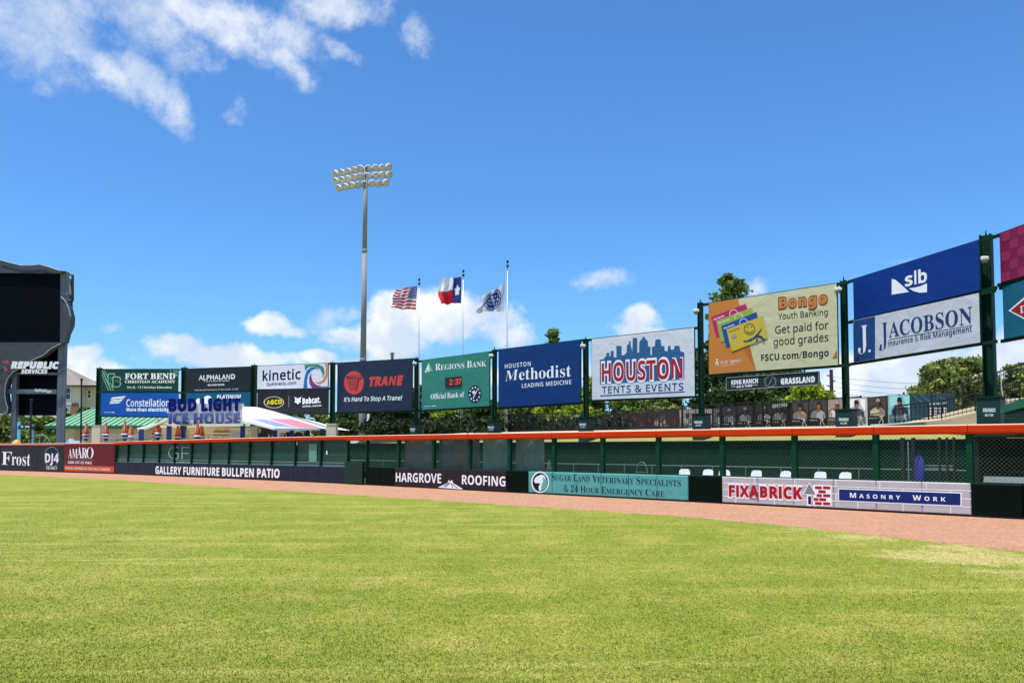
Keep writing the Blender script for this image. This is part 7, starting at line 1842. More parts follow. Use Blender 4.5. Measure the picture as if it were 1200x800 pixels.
# green roofed clubhouse
cl = thing('clubhouse', 'low tan clubhouse with a ribbed green metal roof behind the patio', 'building', (P(180, HZ, 84).x, 84, 0))
TANW = mat('tan_stucco', (196, 182, 146), rough=.9, vary=.06)
x0_, x1_ = P(52, 498, 84).x, P(330, 498, 84).x; ze = P(100, 498.3, 84).z
mb = MB(); mb.abox(x0_ + 1, x1_ - 1, 85, 97, 0, ze - .1); mb.build('wall', TANW, cl)
mb = MB(); mb.abox(x0_, x1_, 83.9, 84.15, ze - .35, ze - .02); mb.build('fascia', mat('green_fascia', (42, 92, 66), rough=.5), cl)
RG = mat('green_metal_roof', (120, 168, 132), rough=.45, vary=.06); RD = mat('green_roof_rib', (76, 126, 92), rough=.45)
Yr, zr = 91.0, P(140, 477, 91).z
hx = P(112, 480, 91).x
mb = MB(); mb.poly([(x0_, 84, ze), (x1_, 84, ze), (x1_ - 7, Yr, zr), (hx, Yr, zr)]); mb.poly([(x0_, 84, ze), (hx, Yr, zr), (x0_, 98, ze)]); mb.poly([(x1_, 98, ze), (x0_, 98, ze), (hx, Yr, zr), (x1_ - 7, Yr, zr)]); mb.build('roof', RG, cl)
x = x0_ + .6
while x < x1_ - 7:
    # ribs run up the slope, clipped by the hip on the left
    f_ = min(1, (x - x0_) / (hx - x0_)); mb = MB()
    a_ = Vector((x, 84, ze + .03)); b_ = Vector((x, 84 + (Yr - 84) * f_, ze + (zr - ze) * f_ + .03)); mb.beam(a_, b_, .12, .10); mb.build('roof_rib', RD, cl); x += .62
for (xa, xb) in ((88, 93), (66, 71)):
    q0_, q1_ = P(xa, 503, 84.95), P(xb, 503, 84.95); mb = MB(); mb.abox(q0_.x, q1_.x, 84.93, 84.99, .3, q0_.z); mb.build('door', mat('tan_door', (176, 160, 124), rough=.7), cl)

# ice house tent: beige underside, navy posts, pale fascia beams
th_ = thing('patio_pavilion', 'open patio pavilion with a pale edge beam and navy posts beneath the ice house letters', 'pavilion', (P(225, HZ, 58).x, 58, 0))
PALE = mat('pale_beam', (214, 206, 188), rough=.6)
beam_pts = [P(163, 504.5, 58), P(182, 498, 57), P(197, 491.5, 56)]
for a_, b_ in zip(beam_pts, beam_pts[1:]): mb = MB(); mb.beam(a_, b_, .2, .16); mb.build('edge_beam', PALE, th_)
a_, b_ = P(197, 497.6, 56), P(286, 497.6, 54); mb = MB(); mb.beam(a_, b_, .2, .14); mb.build('edge_beam', PALE, th_)
mb = MB(); mb.poly([P(163, 503.5, 58), P(197, 491.5, 56), P(286, 496.0, 54), P(300, 499, 68), P(160, 501.5, 70)]); o = mb.build('canopy', mat('tent_canvas', (222, 208, 176), rough=.8, trans=.3), th_)
for x in (165.2, 197.8, 214.5, 284.2):
    q_ = P(x, HZ, 56.2 if x < 280 else 54.3); mb = MB(); mb.abox(q_.x - .13, q_.x + .13, q_.y - .13, q_.y + .13, .5, P(x, 498.5, q_.y).z + (.1 if x > 190 else -.25)); mb.build('post', NAVYP, th_)
bb = MB(); q0_, q1_ = P(190, 500, 72), P(292, 500, 72); bb.abox(q0_.x, q1_.x, 72, 72.3, .5, P(200, 500.5, 72).z); bb.build('back_wall', mat('warm_wall', (190, 168, 122), rough=.9, vary=.12, vscale=.4), th_)
shf = thing('drinks_shelf', 'brown wooden drinks shelf against the warm pavilion wall', 'shelf', P(262, 512, 71))
for k, (y, rgb) in enumerate(((505.5, (110, 74, 48)), (509.5, (110, 74, 48)))):
    a_, b_ = P(251, y, 71), P(271, y, 71); mb = MB(); mb.abox(a_.x, b_.x, 70.8, 71.4, a_.z - .06, a_.z + .06); mb.build('shelf_board', mat('shelf_wood', rgb, rough=.7), shf)
for x in np.arange(253, 270, 2.6):
    q_ = P(x, 505, 71); mb = MB(); mb.tube(q_, q_ + UP * R.uniform(.22, .34), .09, 7, 0, .05); mb.build('bottle', mat('amber_bottle', (176, 120, 56), rough=.3), shf)
mb = MB(); q_ = P(276.5, 509, 60); mb.abox(q_.x - .42, q_.x + .42, 59.8, 60.2, .5, q_.z + .28); tag(mb.build('drinks_cooler', WHITE, loc=(q_.x, 60, .5)), 'white drinks cooler cabinet under the end of the letters HOUSE', 'cooler')

# raised letters
ls = thing('letter_sign', 'big blue raised BUD LIGHT ICE HOUSE letters on a pale board above the patio', 'sign', P(240, 497, 55.5))
lpn = Plane(P(240, 490, 55.3), (.12, -1, 0))
a_, b_ = lpn.at(197.2, 495.8), lpn.at(285, 495.6)
mb = MB(); k = -lpn.n * .25; H1 = P(240, 474, 55.3).z; H0 = P(240, 496, 55.3).z; a_.z = b_.z = H0
mb.hexa([a_, b_, b_ + k, a_ + k, a_ + UP * (H1 - H0), b_ + UP * (H1 - H0 + .1), b_ + k + UP * (H1 - H0 + .1), a_ + k + UP * (H1 - H0)]); mb.build('backing_board', mat('letter_board', (206, 206, 208), rough=.5), ls)
BL1 = mat('letter_blue', (8, 14, 100), rough=.5, spec=.15, vary=.04)
lpn.text(ls, 'BUD LIGHT', 'B', 197.6, 481.4, 281.6, 480.6, 13.6, BL1, off=.05, bold=.06, depth=.05)
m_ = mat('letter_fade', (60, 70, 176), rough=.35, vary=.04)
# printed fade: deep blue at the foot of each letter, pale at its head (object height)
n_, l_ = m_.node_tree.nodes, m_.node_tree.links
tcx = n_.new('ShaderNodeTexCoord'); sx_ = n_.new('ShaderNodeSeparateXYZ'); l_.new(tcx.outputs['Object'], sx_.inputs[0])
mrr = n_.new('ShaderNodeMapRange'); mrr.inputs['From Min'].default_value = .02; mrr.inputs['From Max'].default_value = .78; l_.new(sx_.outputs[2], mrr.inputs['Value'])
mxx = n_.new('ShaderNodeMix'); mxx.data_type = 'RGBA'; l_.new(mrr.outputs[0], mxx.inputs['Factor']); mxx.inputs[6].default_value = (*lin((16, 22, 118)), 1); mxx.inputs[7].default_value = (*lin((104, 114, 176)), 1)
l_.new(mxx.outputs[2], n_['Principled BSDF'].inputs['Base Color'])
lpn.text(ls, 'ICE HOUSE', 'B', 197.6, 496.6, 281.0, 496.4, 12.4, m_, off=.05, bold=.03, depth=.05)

# striped tent on the right of the letters
st_t = thing('striped_canopy', 'white peaked canopy with faded blue and red edge stripes right of the ice house letters', 'canopy', (P(330, HZ, 52).x, 52, .5))
CW = mat('canopy_white', (236, 236, 238), rough=.7, vary=.03); CB = mat('canopy_blue', (118, 130, 172), rough=.7); CR = mat('canopy_red', (226, 112, 122), rough=.7)
pk, pk2, er, el_, fl_ = P(284.5, 476.3, 54), P(301.5, 477.0, 54), P(379, 501.8, 50.5), P(322, 501.2, 48.6), P(284.5, 491.6, 49.4)
pr_l = Plane(pk2, (pk - el_).cross(pk2 - el_)); pr_r = Plane(pk2, (er - el_).cross(pk2 - el_))
fl_ = pr_l.at(284.5, 491.6)
bkp = Vector((1.5, 6, -.9))
mb = MB()
mb.poly([pk, pk2, el_, fl_]); mb.poly([pk2, er, el_]); mb.poly([pk, pk + bkp, pk2 + bkp, pk2]); mb.poly([pk2, pk2 + bkp, er + Vector((.5, 6, 0)), er])
mb.build('canopy', CW, st_t)
pr_l.shape(st_t, [[(285, 483), (290, 485), (312.2, 490.4), (312.6, 491.2), (285, 484)], [(294.5, 490), (313, 491.4), (320.6, 499.0)]], CB, off=.012, name='blue_stripe')
pr_r.shape(st_t, [[(313.6, 491.6), (343, 499.2), (356, 501.0), (321.4, 499.4)]], CB, off=.012, name='blue_stripe')
pr_r.shape(st_t, [[(313, 490.4), (341.5, 490.4), (377.6, 501.2), (357, 500.9), (343.5, 498.6)]], CR, off=.016, name='red_stripe')
for a_, b_ in ((fl_, el_), (el_, er)):
    mb = MB(); mb.beam(a_ - UP * .06, b_ - UP * .06, .10, .13); mb.build('valance', CW, st_t)
for (x, mt) in ((322, NAVYP), (342, NAVYP), (360.5, GREEN), (377.5, GREEN)):
    q_ = P(x, HZ, 50.3); mb = MB(); mb.abox(q_.x - .11, q_.x + .11, q_.y - .11, q_.y + .11, .5, P(x, 502.5, 50.3).z); mb.build('post', mt, st_t)
for (xa, xb, y0, y1, rgb, nm, lab) in ((306, 318, 500, 509, (92, 48, 34), 'menu_board', 'dark red-brown menu board under the striped canopy'), (294, 302, 499, 514, (204, 184, 150), 'serving_column', 'tan serving column left of the red-brown board')):
    q0_, q1_ = P(xa, y0, 54), P(xb, y1, 54); mb = MB(); mb.abox(q0_.x, q1_.x, 53.9, 54.3, .5 if nm != 'menu_board' else q1_.z, q0_.z)
    if nm == 'menu_board': mb.abox(q0_.x, q0_.x + .12, 54.0, 54.2, .5, q1_.z); mb.abox(q1_.x - .12, q1_.x, 54.0, 54.2, .5, q1_.z)
    tag(mb.build(nm, mat(nm, rgb, rough=.7), loc=(q0_.x, 54, .5)), lab, 'board' if nm == 'menu_board' else 'column')
# equipment silhouettes beneath
for i, (x, s_, rgb, lab) in enumerate(((308.5, .32, (40, 40, 44), 'black drum fan below the red-brown board'), (338.5, .3, (44, 44, 50), 'black drum fan beside the second navy post'), (350, .3, (50, 50, 54), 'black drum fan between the navy and green posts'), (332, .25, (210, 190, 160), 'small tan bin between the two navy posts'))):
    q_ = P(x, 511.5, 51.5); mb = MB(); mb.lathe((q_.x, 51.5, q_.z), (0, -1, .2), [(-.1, .02), (-.08, s_), (.12, s_), (.13, s_ * .85), (.10, .02)], 14); mb.abox(q_.x - .04, q_.x + .04, 51.46, 51.54, .5, q_.z)
    tag(mb.build('drum_fan' if i < 3 else 'small_bin', mat('fan%d' % i, rgb, rough=.5), loc=(q_.x, 51.5, .5)), lab, 'fan' if i < 3 else 'bin', 'equipment under the canopy')

# pale building and railing glimpsed right of the canopy
wb = thing('white_building', 'low white building glimpsed beneath the signs between the canopy and light tower', 'building', (P(405, HZ, 118).x, 118, 0))
q0_, q1_ = P(350, 500, 118), P(436, 489, 118)
mb = MB(); mb.abox(q0_.x, q1_.x, 118, 130, 0, P(400, 492.5, 118).z); mb.build('wall', WHITE, wb)
mb = MB(); mb.abox(q0_.x - .5, q1_.x + .5, 117.6, 130.4, P(400, 492.5, 118).z, P(400, 490.8, 118).z); mb.build('roof', mat('pale_roof', (196, 200, 204), rough=.6), wb)
for k in range(9):
    q_ = P(354 + k * 9, 498, 117.95); mb = MB(); mb.abox(q_.x - .35, q_.x + .35, 117.93, 117.99, q_.z - .5, q_.z + .5); mb.build('window', mat('dim_glass', (70, 82, 92), rough=.2), wb)

# apartment house far left
ap = thing('apartment_house', 'tan two storey apartment house with a grey-brown hipped roof behind the scoreboard', 'house', (P(90, HZ, 140).x, 140, 0))
Ya = 140; AW = mat('apartment_wall', (196, 182, 160), rough=.9, vary=.05); AR = mat('shingle_roof', (128, 118, 108), rough=.9, vary=.15, vscale=1.2)
xa, xb, xc = P(40, 470, Ya).x, P(92.5, 470, Ya).x, P(150, 470, Ya).x; zev = P(90, 451.5, Ya).z
mb = MB(); mb.abox(xa, xb, Ya, Ya + 14, 0, zev); mb.abox(xb + .01, xc, Ya + 2.0, Ya + 14, 0, zev); mb.build('wall', AW, ap)
rz = P(76, 430, Ya + 7).z
mb = MB(); A_, B_, C_, D_ = Vector((xa - 8, Ya - .8, zev)), Vector((xb + 1.5, Ya - .8, zev)), Vector((xc + 1, Ya + 1.2, zev)), Vector((xc + 1, Ya + 15, zev))
r0_, r1_ = Vector((xa - 2, Ya + 7, rz)), Vector((P(77, 433, Ya + 7).x, Ya + 7, rz))
mb.poly([A_, B_, r1_, r0_]); mb.poly([B_, C_, P(110, 446, Ya + 7), r1_]); mb.poly([C_, D_, P(110, 446, Ya + 7)]); mb.poly([D_, Vector((xa - 8, Ya + 15, zev)), r0_, r1_, P(110, 446, Ya + 7)])
mb.poly([A_ - UP * .25, Vector((xa - 8, Ya + 15, zev - .25)), D_ - UP * .25, C_ - UP * .25, B_ - UP * .25]); mb.build('roof', AR, ap)
mb = MB(); gb = P(96, 452, Ya + .8); mb.poly([P(92.5, 451.5, Ya + .6), P(112, 451.5, Ya + .6), P(112, 446, Ya + 4), P(103, 446.5, Ya + 3)]); mb.build('porch_roof', AR, ap)
mb = MB(); mb.abox(xa, xb + .05, Ya - .06, Ya - .01, P(80, 474, Ya).z, P(80, 471.2, Ya).z); mb.build('band', WHITE, ap)
mb = MB(); mb.abox(P(84, 480, Ya).x, xb + .04, Ya - .12, Ya - .02, 0, P(84, 471.8, Ya).z); mb.build('brick_base', mat('brown_brick', (132, 92, 72), rough=.9, vary=.2, vscale=3), ap)
mb = MB(); mb.abox(P(78, 480, Ya).x, P(83, 480, Ya).x, Ya - .12, Ya - .02, 0, P(84, 475.5, Ya).z); mb.build('stone_base', mat('grey_green_stone', (150, 156, 142), rough=.9, vary=.2), ap)
for (x0, x1, y0, y1) in ((76.8, 83.8, 453.5, 468.5), (96.5, 101.5, 456.5, 467), (102.5, 107.5, 456.5, 467), (96.5, 107.5, 476, 488)):
    yy_ = Ya - .03 if x0 < 90 else Ya + 1.97
    a_, b_ = P(x0, y1, yy_), P(x1, y0, yy_); mb = MB(); mb.abox(a_.x, b_.x, yy_ - .1, yy_ - .02, a_.z, b_.z); w_ = mb.build('window', WHITE, ap)
    mb = MB(); i_ = .14; mb.abox(a_.x + i_, b_.x - i_, yy_ - .12, yy_ - .105, a_.z + i_, (a_.z + b_.z) / 2 - .04); mb.abox(a_.x + i_, b_.x - i_, yy_ - .12, yy_ - .105, (a_.z + b_.z) / 2 + .04, b_.z - i_); mb.build('pane', mat('dark_pane', (62, 66, 70), rough=.15), w_)
mb = MB(); mb.tube(P(93.6, 500, Ya + .4), P(93.6, 452, Ya + .4), .25, 8); mb.build('porch_column', WHITE, ap)

# ------------------------------------------------------------------ fences and player banners on the concourse
def cat_pt(px, y, Y): return P(px, y, Y)
def fence_line(px0, px1, d0, d1, ztop, zbot, lab, name='picket_fence', pitch=.125, m_=BLACK, postp=2.2, r=.010):
    a_, b_ = off(px0, d0), off(px1, d1); L = (b_ - a_).length; tt = (b_ - a_) / L
    t = thing(name, lab, 'fence', (a_ + b_) / 2)
    mb = MB()
    for z in (ztop, zbot + .12): mb.beam(a_ + UP * z, b_ + UP * z, .04, .05)
    mb.build('rail', m_, t)
    n_ = int(L / postp)
    for k in range(n_ + 1):
        q_ = a_.lerp(b_, k / n_); mb = MB(); mb.box(q_ + UP * (ztop + zbot) / 2, tt * .035, Vector((-tt.y, tt.x, 0)) * .035, UP * ((ztop - zbot) / 2 + .06)); mb.build('post', m_, t)
    mb = MB(); n_ = int(L / pitch); nn = Vector((-tt.y, tt.x, 0))
    for k in range(n_):
        q_ = a_.lerp(b_, (k + .5) / n_); mb.box(q_ + UP * (ztop + zbot) / 2, tt * r, nn * r, UP * (ztop - zbot) / 2)
    o_ = mb.build('picket', m_, t); o_['kind'] = 'stuff'
    return a_, b_, tt


fence_line(432, 800, 14.6, 15.6, 4.0, 2.9, 'long black picket fence along the concourse below the middle signs')
fence_line(800, 1010, 15.6, 14.0, 4.15, 2.9, 'black picket fence in front of the grey player banners')

BAN = [(795, 479.8, 'pale'), (815, 479.4, 'pale'), (835, 478.9, 'grey'), (845, 477.6, 'dark'), (863, 475.6, 'dark'), (883, 474.4, 'dark'), (904, 473.2, 'dark'), (925, 471.4, 'warm'), (947, 469.6, 'warm'), (970, 468.0, 'pale2'), (992, 467.0, 'light'), (1016.6, 465.6, 'sepia'), (1040, 463.6, 'cyan'), (1066, 462.2, 'teal'), (1119, 461.0, None)]
def banner_depth(px):
    y = dict((a, b) for a, b, c in BAN)[px]
    return 2150 / (525 - y)
labs = {795: 'pale washed out player banner at the left end of the row', 815: 'pale grey slatted banner second from the left end', 835: 'grey player banner just right of the tall post plinth', 845: 'dark player banner with a pinstriped figure', 863: 'dark player banner fourth right of the tall post, figure in a cap',
        883: 'dark player banner with a figure in a tall helmet', 904: 'dark player banner with a bright cloud behind the figure', 925: 'player banner with an orange arm across the figure', 947: 'player banner of a bare headed figure in grey', 970: 'pale red tinted player banner left of the nearest mid post',
        992: 'light banner with a player in a black cap right of the mid post', 1016.6: 'brown banner with a pitcher in a cream uniform', 1040: 'cyan banner with a crouching dark figure', 1066: 'wide teal banner with a white notice board printed on it'}
PAL = {'pale': ((150, 140, 128), (196, 186, 170), (90, 80, 74)), 'grey': ((96, 96, 92), (176, 176, 170), (50, 50, 50)), 'dark': ((52, 50, 48), (158, 156, 150), (88, 76, 66)), 'warm': ((66, 64, 62), (186, 186, 184), (186, 120, 84)),
       'pale2': ((150, 130, 122), (206, 202, 196), (150, 110, 90)), 'light': ((186, 196, 204), (84, 92, 100), (190, 150, 124)), 'sepia': ((72, 64, 60), (208, 196, 174), (110, 90, 76)), 'cyan': ((140, 200, 212), (78, 80, 88), (150, 110, 92)), 'teal': ((58, 92, 104), (90, 124, 132), (200, 206, 206))}
for (x0, yt, kd), (x1, yt1, _) in zip(BAN, BAN[1:]):
    YL, YR = banner_depth(x0), banner_depth(x1); yb0, yb1 = 525 - (2.86 - EYE) * FOC / YL, 525 - (2.86 - EYE) * FOC / YR
    b = Board((x0 + .4, yt), (x1 - .4, yt1), (x1 - .4, yb1), (x0 + .4, yb0), YL, YR)
    t = thing('player_banner', labs[x0], 'banner', (b.c[2] + b.c[3]) / 2, 'printed player banners along the concourse')
    bgc, fig, skin = PAL[kd]
    b.panel('banner_sheet', vinyl('banner_' + kd, bgc, vary=.35, vscale=2.5), t, .03)
    mb = MB()
    for q_ in (b.c[0], b.c[1]): mb.tube(Vector((q_.x, q_.y, 2.7)) - b.n * .06, q_ - b.n * .06 + UP * .03, .03, 6)
    mb.tube(b.c[0] - b.n * .06, b.c[1] - b.n * .06, .02, 6); mb.build('support', BLACK, t)
    w_ = x1 - x0; h_ = yb1 - yt1 if yb1 > yt1 else 20; h_ = ((yb0 + yb1) - (yt + yt1)) / 2
    cx_ = x0 + w_ * R.uniform(.46, .6); f_ = lambda u, v: (cx_ + u * w_, yt + (yt1 - yt) * .5 + v * h_)
    if kd == 'teal':
        b.shape(t, [[f_(-.06, .30), f_(.34, .28), f_(.34, .36), f_(-.06, .38)]], ink((150, 205, 220)), name='print')
        b.shape(t, [[f_(-.08, .42), f_(.36, .40), f_(.36, .75), f_(-.08, .77)]], ink((34, 44, 50)), off=.008, name='print')
        b.shape(t, [[f_(-.04 + i * .1, .46 + j * .1), f_(.03 + i * .1, .46 + j * .1), f_(.03 + i * .1, .53 + j * .1), f_(-.04 + i * .1, .53 + j * .1)] for i in range(4) for j in range(3)], ink((210, 214, 216)), off=.014, name='print')
        b.shape(t, stroke([f_(-.4, .05), f_(-.2, .3)], .8) + stroke([f_(-.25, .02), f_(0, .3)], .7) + stroke([f_(.1, .02), f_(.35, .25)], .8), ink((120, 150, 158)), name='print')
        continue
    # printed portrait: shaded background, shoulders, neck, shaded face, cap and brim, name bar and a small playing figure
    rq = random.Random(int(x0)); sh = lambda c, k: tuple(max(0, min(255, int(v * k))) for v in c); fl = rq.choice((-1, 1)); lean = rq.uniform(-.05, .05)
    g = lambda u, v: f_(fl * u * .9 + lean * (1 - v), v)
    b.shape(t, [[f_(-.46, .03), f_(.1, .03), f_(-.1, .3), f_(-.46, .42)], [f_(.12, .03), f_(.42, .03), f_(.42, .5), f_(.26, .34)]], ink(sh(bgc, 1.28)), off=.004, name='print')
    b.shape(t, [[g(-.42, .70), g(-.40, .52), g(-.30, .44), g(-.12, .385), g(.10, .385), g(.30, .43), g(.41, .52), g(.42, .70)]], ink(fig), off=.008, name='print')
    b.shape(t, [[g(.06, .40), g(.30, .43), g(.41, .52), g(.42, .70), g(.12, .70)], [g(-.40, .54), g(-.30, .50), g(-.26, .70), g(-.34, .70)]], ink(sh(fig, .74)), off=.012, name='print')
    b.shape(t, [[g(-.07, .33), g(.06, .33), g(.08, .42), g(0, .47), g(-.08, .42)]], ink(sh(skin, .8)), off=.016, name='print')
    b.shape(t, [[g(-.11, .17), g(.11, .17), g(.115, .27), g(.07, .35), g(.01, .385), g(-.06, .355), g(-.11, .27)]], ink(skin), off=.020, name='print')
    b.shape(t, [[g(.02, .17), g(.11, .17), g(.115, .27), g(.07, .35), g(.03, .37)], [g(-.07, .235), g(-.02, .235), g(-.02, .25), g(-.07, .25)], [g(-.05, .31), g(.03, .31), g(.03, .322), g(-.05, .322)]], ink(sh(skin, .68)), off=.024, name='print')
    if x0 != 947:
        cc_ = (38, 42, 54) if kd in ('light', 'cyan', 'warm') else sh(fig, .9)
        b.shape(t, [[g(-.125, .20), g(-.12, .12), g(-.06, .07), g(.03, .06), g(.10, .10), g(.125, .19)]], ink(cc_), off=.028, name='print')
        b.shape(t, [[g(-.17, .215), g(-.12, .18), g(.10, .18), g(.08, .21)]], ink(sh(cc_, .6)), off=.032, name='print')
    else:
        b.shape(t, [[g(-.115, .20), g(-.11, .12), g(0, .085), g(.11, .12), g(.115, .21), g(.06, .15), g(-.06, .16)]], ink((60, 46, 38)), off=.028, name='print')
    if x0 in (925, 883, 1016.6): b.shape(t, [[g(-.45, .52), g(.02, .47), g(.10, .50), g(.08, .56), g(-.38, .62)]], ink((196, 124, 84) if x0 == 925 else sh(fig, 1.1)), off=.030, name='print')
    if x0 == 904: b.shape(t, [[f_(-.45, .05), f_(.4, -.0), f_(.42, .12), f_(0, .16), f_(-.4, .2)]], ink((190, 198, 190)), off=.006, name='print')
    if x0 in (845, 795, 815, 835): b.shape(t, [[f_(-.36 + i * .085, .50), f_(-.35 + i * .085, .50), f_(-.35 + i * .085, .69), f_(-.36 + i * .085, .69)] for i in range(9)], ink(sh(fig, .45)), off=.034, name='print')
    b.shape(t, [[f_(-.5, .70), f_(.42, .70), f_(.42, .98), f_(-.5, .98)]], ink(sh(bgc, .6)), off=.036, name='print')
    b.line_of_print(t, f_(-.42, .80)[0], f_(-.42, .80)[1], f_(.0, .80)[0], f_(.0, .80)[1], 1.1, ink((198, 198, 198)), off=.040)
    p = lambda u, v: f_(.20 + fl * u, v); wv = rq.uniform(-.03, .05)
    b.shape(t, [ell(*p(0, .665), w_ * .028, h_ * .028, 8), [p(-.04, .69), p(.045, .69), p(.05, .79), p(-.035, .80)], [p(.03, .69), p(.14, .65 + wv), p(.15, .675 + wv), p(.04, .74)], [p(-.04, .70), p(-.12, .76), p(-.10, .78), p(-.03, .75)],
                [p(-.03, .79), p(.01, .79), p(-.05, .89), p(-.13, .98), p(-.16, .97), p(-.08, .88)], [p(.01, .79), p(.05, .79), p(.10, .88), p(.08, .98), p(.04, .98), p(.06, .89)]], ink((206, 200, 190)), off=.044, name='print')

# dark red mural sheet further left
b = Board((706, 485.5), (795, 480.5), (795, 502), (706, 503), 54, 47.5)
t = thing('mural_banner', 'long dark red-brown crowd mural sheet on the fence below the skyline sign', 'banner', (b.c[2] + b.c[3]) / 2)
mm_ = vinyl('mural_sheet', (74, 62, 58), vary=.3, vscale=.9)
b.panel('banner_sheet', mm_, t, .03)
rq = random.Random(4)
for k in range(34):
    x = rq.uniform(709, 791); y = rq.uniform(487, 499) ; w_ = rq.uniform(1, 3.2); c_ = rq.choice([(120, 104, 94), (122, 60, 56), (104, 90, 84), (60, 40, 40), (168, 150, 132)])
    b.shape(t, [[(x - w_, y + 2), (x - w_ * .6, y - 1), (x + w_ * .5, y - 1.6), (x + w_, y + 1), (x + w_ * .5, min(501, y + 5)), (x - w_ * .5, min(501, y + 4))]], ink(c_), off=.006 + .001 * k, name='print')

# ramp with rails at the right
rm = thing('concourse_ramp', 'beige concrete ramp rising to the right behind the orange cap with black handrails', 'ramp', off(1120, 8.6))
A_, B_, C2 = P(1035, 498.4, 31.2), P(1106, 492, 29.8), P(1156, 480.8, 28.9)
mb = MB()
for (p_, q_) in ((A_, B_), (B_, C2), (C2, C2 + (C2 - B_) * 1.6)):
    k = Vector((0, 3, 0)); mb.hexa([Vector((p_.x, p_.y, 1.6)), Vector((q_.x, q_.y, 1.6)), Vector((q_.x, q_.y, 1.6)) + k, Vector((p_.x, p_.y, 1.6)) + k, p_, q_, q_ + k, p_ + k])
mb.build('ramp_wall', mat('ramp_concrete', (172, 156, 126), rough=.9, vary=.12, vscale=.8, bump=.01, bscale=10), rm)
def railing(pts_, h_, name_, pitch=.14):
    for (p_, q_) in zip(pts_, pts_[1:]):
        mb = MB(); mb.beam(p_ + UP * h_, q_ + UP * h_, .05, .05); mb.beam(p_ + UP * (h_ - .14), q_ + UP * (h_ - .14), .03, .03); mb.beam(p_ + UP * .1, q_ + UP * .1, .03, .03); mb.build('handrail', BLACK, rm)
        L = (q_ - p_).length; n_ = int(L / pitch); mb = MB()
        for k in range(n_ + 1): c_ = p_.lerp(q_, k / n_); mb.tube(c_ + UP * .05, c_ + UP * h_, .011 if k % 8 else .028, 4)
        o_ = mb.build('baluster', BLACK, rm); o_['kind'] = 'stuff'
D3 = C2 + (C2 - B_) * 1.6
railing([P(1049, 496.9, 31.0), B_ + Vector((0, .15, 0)), C2 + Vector((0, .15, 0)), D3 + Vector((0, .15, 0))], .70, 'r')
railing([B_ + Vector((.4, 1.6, .1)), D3 + Vector((0, 1.6, .25))], 1.0, 'r')
# green play slide end / padded wall piece at the far right
gp_ = thing('green_planter', 'dark green moulded ledge at the right edge beside the nearest post plinth', 'ledge', P(1195, 490, 22.6))
mb = MB(); a_, b_ = P(1183.5, 480, 22.8), P(1240, 464, 19.8); mb.beam(a_, b_, .5, .22); mb.build('ledge', mat('ledge_green', (16, 100, 72), rough=.4), gp_)
a_, b_ = P(1183.5, 492, 22.9), P(1240, 486, 20); mb = MB(); mb.beam(a_, b_, .3, .42); mb.build('base', mat('ledge_dark', (14, 70, 54), rough=.5), gp_)

# utility poles and power lines
up = thing('utility_pole', 'dark utility pole with stub insulators between the youth banking sign and its right post', 'utility pole', (P(974, HZ, 78).x, 78, 2.8))
q_ = P(974, 433, 78); mb = MB(); mb.tube(Vector((q_.x, 78, 2.8)), q_, .22, 8, 0, .17); mb.build('pole', mat('dark_wood', (52, 44, 40), rough=.9), up)
for k, y in enumerate((441, 447, 453, 459, 465)):
    c_ = P(974, y, 78); mb = MB(); s_ = 1 if k % 2 else -1; mb.tube(c_, c_ + Vector((.42 * s_, 0, .12)), .06, 6); mb.build('insulator', mat('insulator', (70, 60, 56), rough=.4), up)
wr = MB()
for k in range(4):
    a_, b_ = P(974, 441 + k * 6, 78), P(1260, 424 + k * 9, 62); N = 14
    pp_ = [a_.lerp(b_, i / N) - UP * (1.1 * math.sin(math.pi * i / N)) for i in range(N + 1)]; wr.path(pp_, .018, 4)
wr.build('power_line', BLACK, up)
mb = MB(); a_ = P(459.6, 425, 84); mb.tube((a_.x, 84, 0), P(459.6, 413, 84), .16, 8); mb.tube(P(459.6, 414.5, 84) + Vector((-.25, 0, 0)), P(459.6, 414.5, 84) + Vector((.25, 0, 0)), .05, 6)
tag(mb.build('utility_pole', mat('brown_wood_pole', (110, 92, 76), rough=.9), loc=(a_.x, 84, 0)), 'tip of a brown wooden pole rising just above the navy air conditioner sign', 'utility pole')

# ------------------------------------------------------------------ trees
def tree_px(px, ytop, hw, Y, ml, seed, label, n=7000, size=.2, zbase=2.8, **kw):
    b_ = P(px, HZ, Y); z = P(px, ytop, Y).z
    return tree('tree', label, (b_.x, Y, zbase), z - zbase, hw / FOC * Y, ml, BARK, seed, n=n, size=size, **kw)


tree_px(858, 320, 36, 60, LEAF_M, 1, 'tall dark tree whose top shows above the left of the youth banking sign', n=4200, size=.25, lobes=80, crown_from=.22, conical=.25, ls=.62)
tree_px(838, 392, 34, 57, LEAF_D, 21, 'dense dark tree in the gap right of the skyline sign', n=10000, size=.2, crown_from=.1)
tree_px(902, 432, 50, 58, LEAF_D, 2, 'wide dark tree behind the small grey field name sign', n=12000, size=.2, crown_from=.1, lobes=34)
tree_px(944, 448, 32, 52, LEAF_Y, 3, 'yellow-green tree right of the field name sign over the player banners', n=9000, size=.17, crown_from=.1)
tree_px(1122, 422, 54, 50, LEAF_O, 4, 'broad olive tree behind the ramp under the white insurance sign', n=15000, size=.18, lobes=110, ls=.62, crown_from=.05, group='trees behind the ramp')
tree_px(1212, 426, 44, 50, LEAF_O, 5, 'olive tree at the right edge behind the nearest post', n=11000, size=.18, lobes=80, ls=.62, crown_from=.05, group='trees behind the ramp')
tree_px(1168, 446, 46, 52, LEAF_O, 15, 'olive tree low behind the nearest post, between its two neighbours', n=9000, size=.17, ls=.7, lobes=60, crown_from=.05, group='trees behind the ramp')
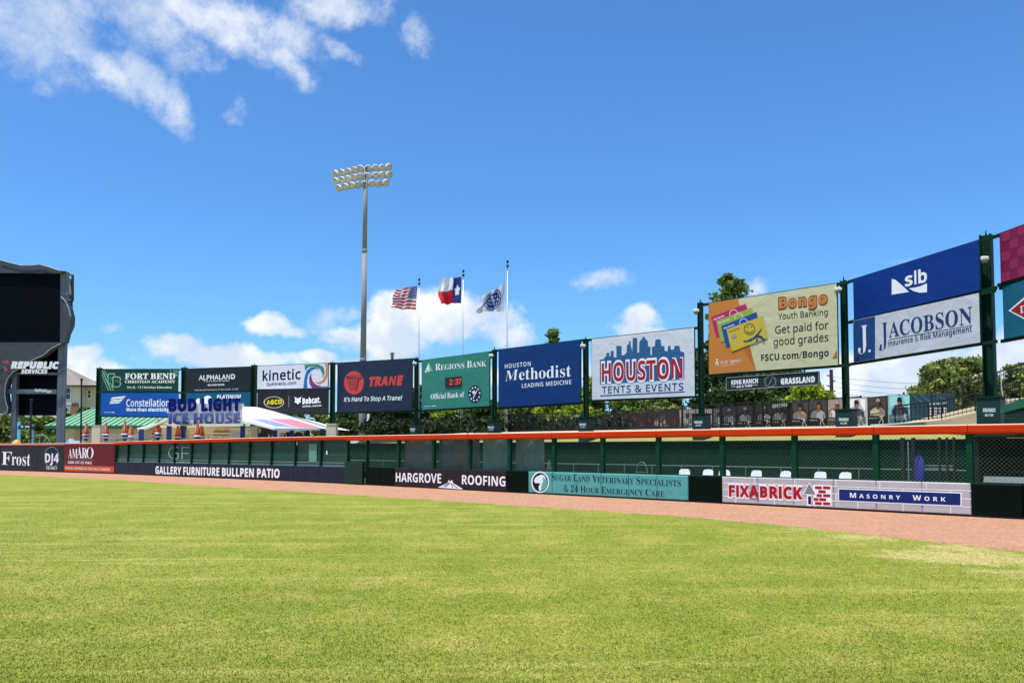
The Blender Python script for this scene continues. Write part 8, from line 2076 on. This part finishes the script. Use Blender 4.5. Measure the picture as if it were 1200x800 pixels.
tree_px(648, 387, 24, 82, LEAF_M, 6, 'pointed tree whose tip shows above the blue hospital sign', n=9000, size=.22, conical=.75, zbase=0)
row = [(408, 483, 24, 74, LEAF_D, 'small dark tree just left of the light tower'), (450, 474, 34, 72, LEAF_D, 'dark tree right of the light tower beneath the navy sign'), (492, 452, 30, 72, LEAF_D, 'dark tree seen in the gap right of the navy sign'),
       (528, 474, 26, 70, LEAF_Y, 'yellow-green tree beneath the green bank sign'), (566, 470, 26, 68, LEAF_D, 'dark tree beneath the right end of the green bank sign'), (612, 466, 32, 66, LEAF_M, 'mid green tree beneath the left of the blue hospital sign'),
       (655, 462, 30, 64, LEAF_Y, 'yellow-green tree beneath the right of the blue hospital sign'), (694, 440, 26, 62, LEAF_Y, 'bright tree in the gap left of the skyline sign'), (732, 462, 32, 62, LEAF_M, 'mid green tree beneath the left of the skyline sign'), (778, 458, 32, 60, LEAF_O, 'olive tree beneath the right of the skyline sign')]
for k, (x, yt, hw, Y_, ml, lab) in enumerate(row):
    tree_px(x, yt, hw, Y_, ml, 30 + k, lab, n=6500, size=.19, crown_from=.08, lobes=30)
# low shrubs along the concourse, one mass
cs = []
for k in range(60):
    x = R.uniform(430, 830); Y_ = R.uniform(55, 60) - (x - 430) * .012; q_ = P(x, HZ, Y_); cs.append((q_.x, Y_, 3.0 + R.uniform(0, .6), 1.2, 1.0, .6))
hd = leaf_mass('hedge', cs, 12000, .17, mat('leaf_hedge', (44, 58, 34), rough=.8, k=1.0, rand=.5, vary=.4, vscale=.5, spec=.1), None, 77, kind='stuff'); tag(hd, 'dark low hedge running behind the picket fence below the middle signs', 'hedge')  # darkest leaf colour, for the hedge alone
for (x, yt, hw, Y_, ml, lab, sd) in ((8, 486, 34, 104, LEAF_O, 'olive bushy tree left of the scoreboard column', 50), (46, 489, 26, 100, LEAF_M, 'green bushy tree right of the scoreboard column', 51), (72, 478, 12, 112, LEAF_D, 'dark bush before the apartment house', 52), (100, 478, 16, 118, LEAF_M, 'bush before the apartment porch', 53), (-30, 484, 40, 100, LEAF_M, 'bushy tree at the left edge behind the scoreboard', 54),
                                     (345, 484, 24, 96, LEAF_D, 'dark tree behind the striped canopy under the black dealer sign', 55), (372, 482, 16, 98, LEAF_O, 'olive tree right of the dark one under the black dealer sign', 56)):
    tree_px(x, yt, hw, Y_, ml, sd, lab, n=7000, size=.30, zbase=0, crown_from=.05, group='bushy trees behind the patio')
# distant tree belt to close the horizon
cs = []
for k in range(150):
    x = -420 + k * 6.0 + R.uniform(-3, 3); Y_ = 330 + R.uniform(-20, 40); cs.append((x, Y_, 3 + R.uniform(0, 3), 8, 6, 6))
fb = leaf_mass('distant_tree_belt', cs, 26000, 1.0, LEAF_M, None, 91, kind='stuff'); tag(fb, 'far belt of trees along the horizon behind everything', 'tree belt')
for o_ in list(bpy.data.objects):
    if '_o' in o_: del o_['_o']
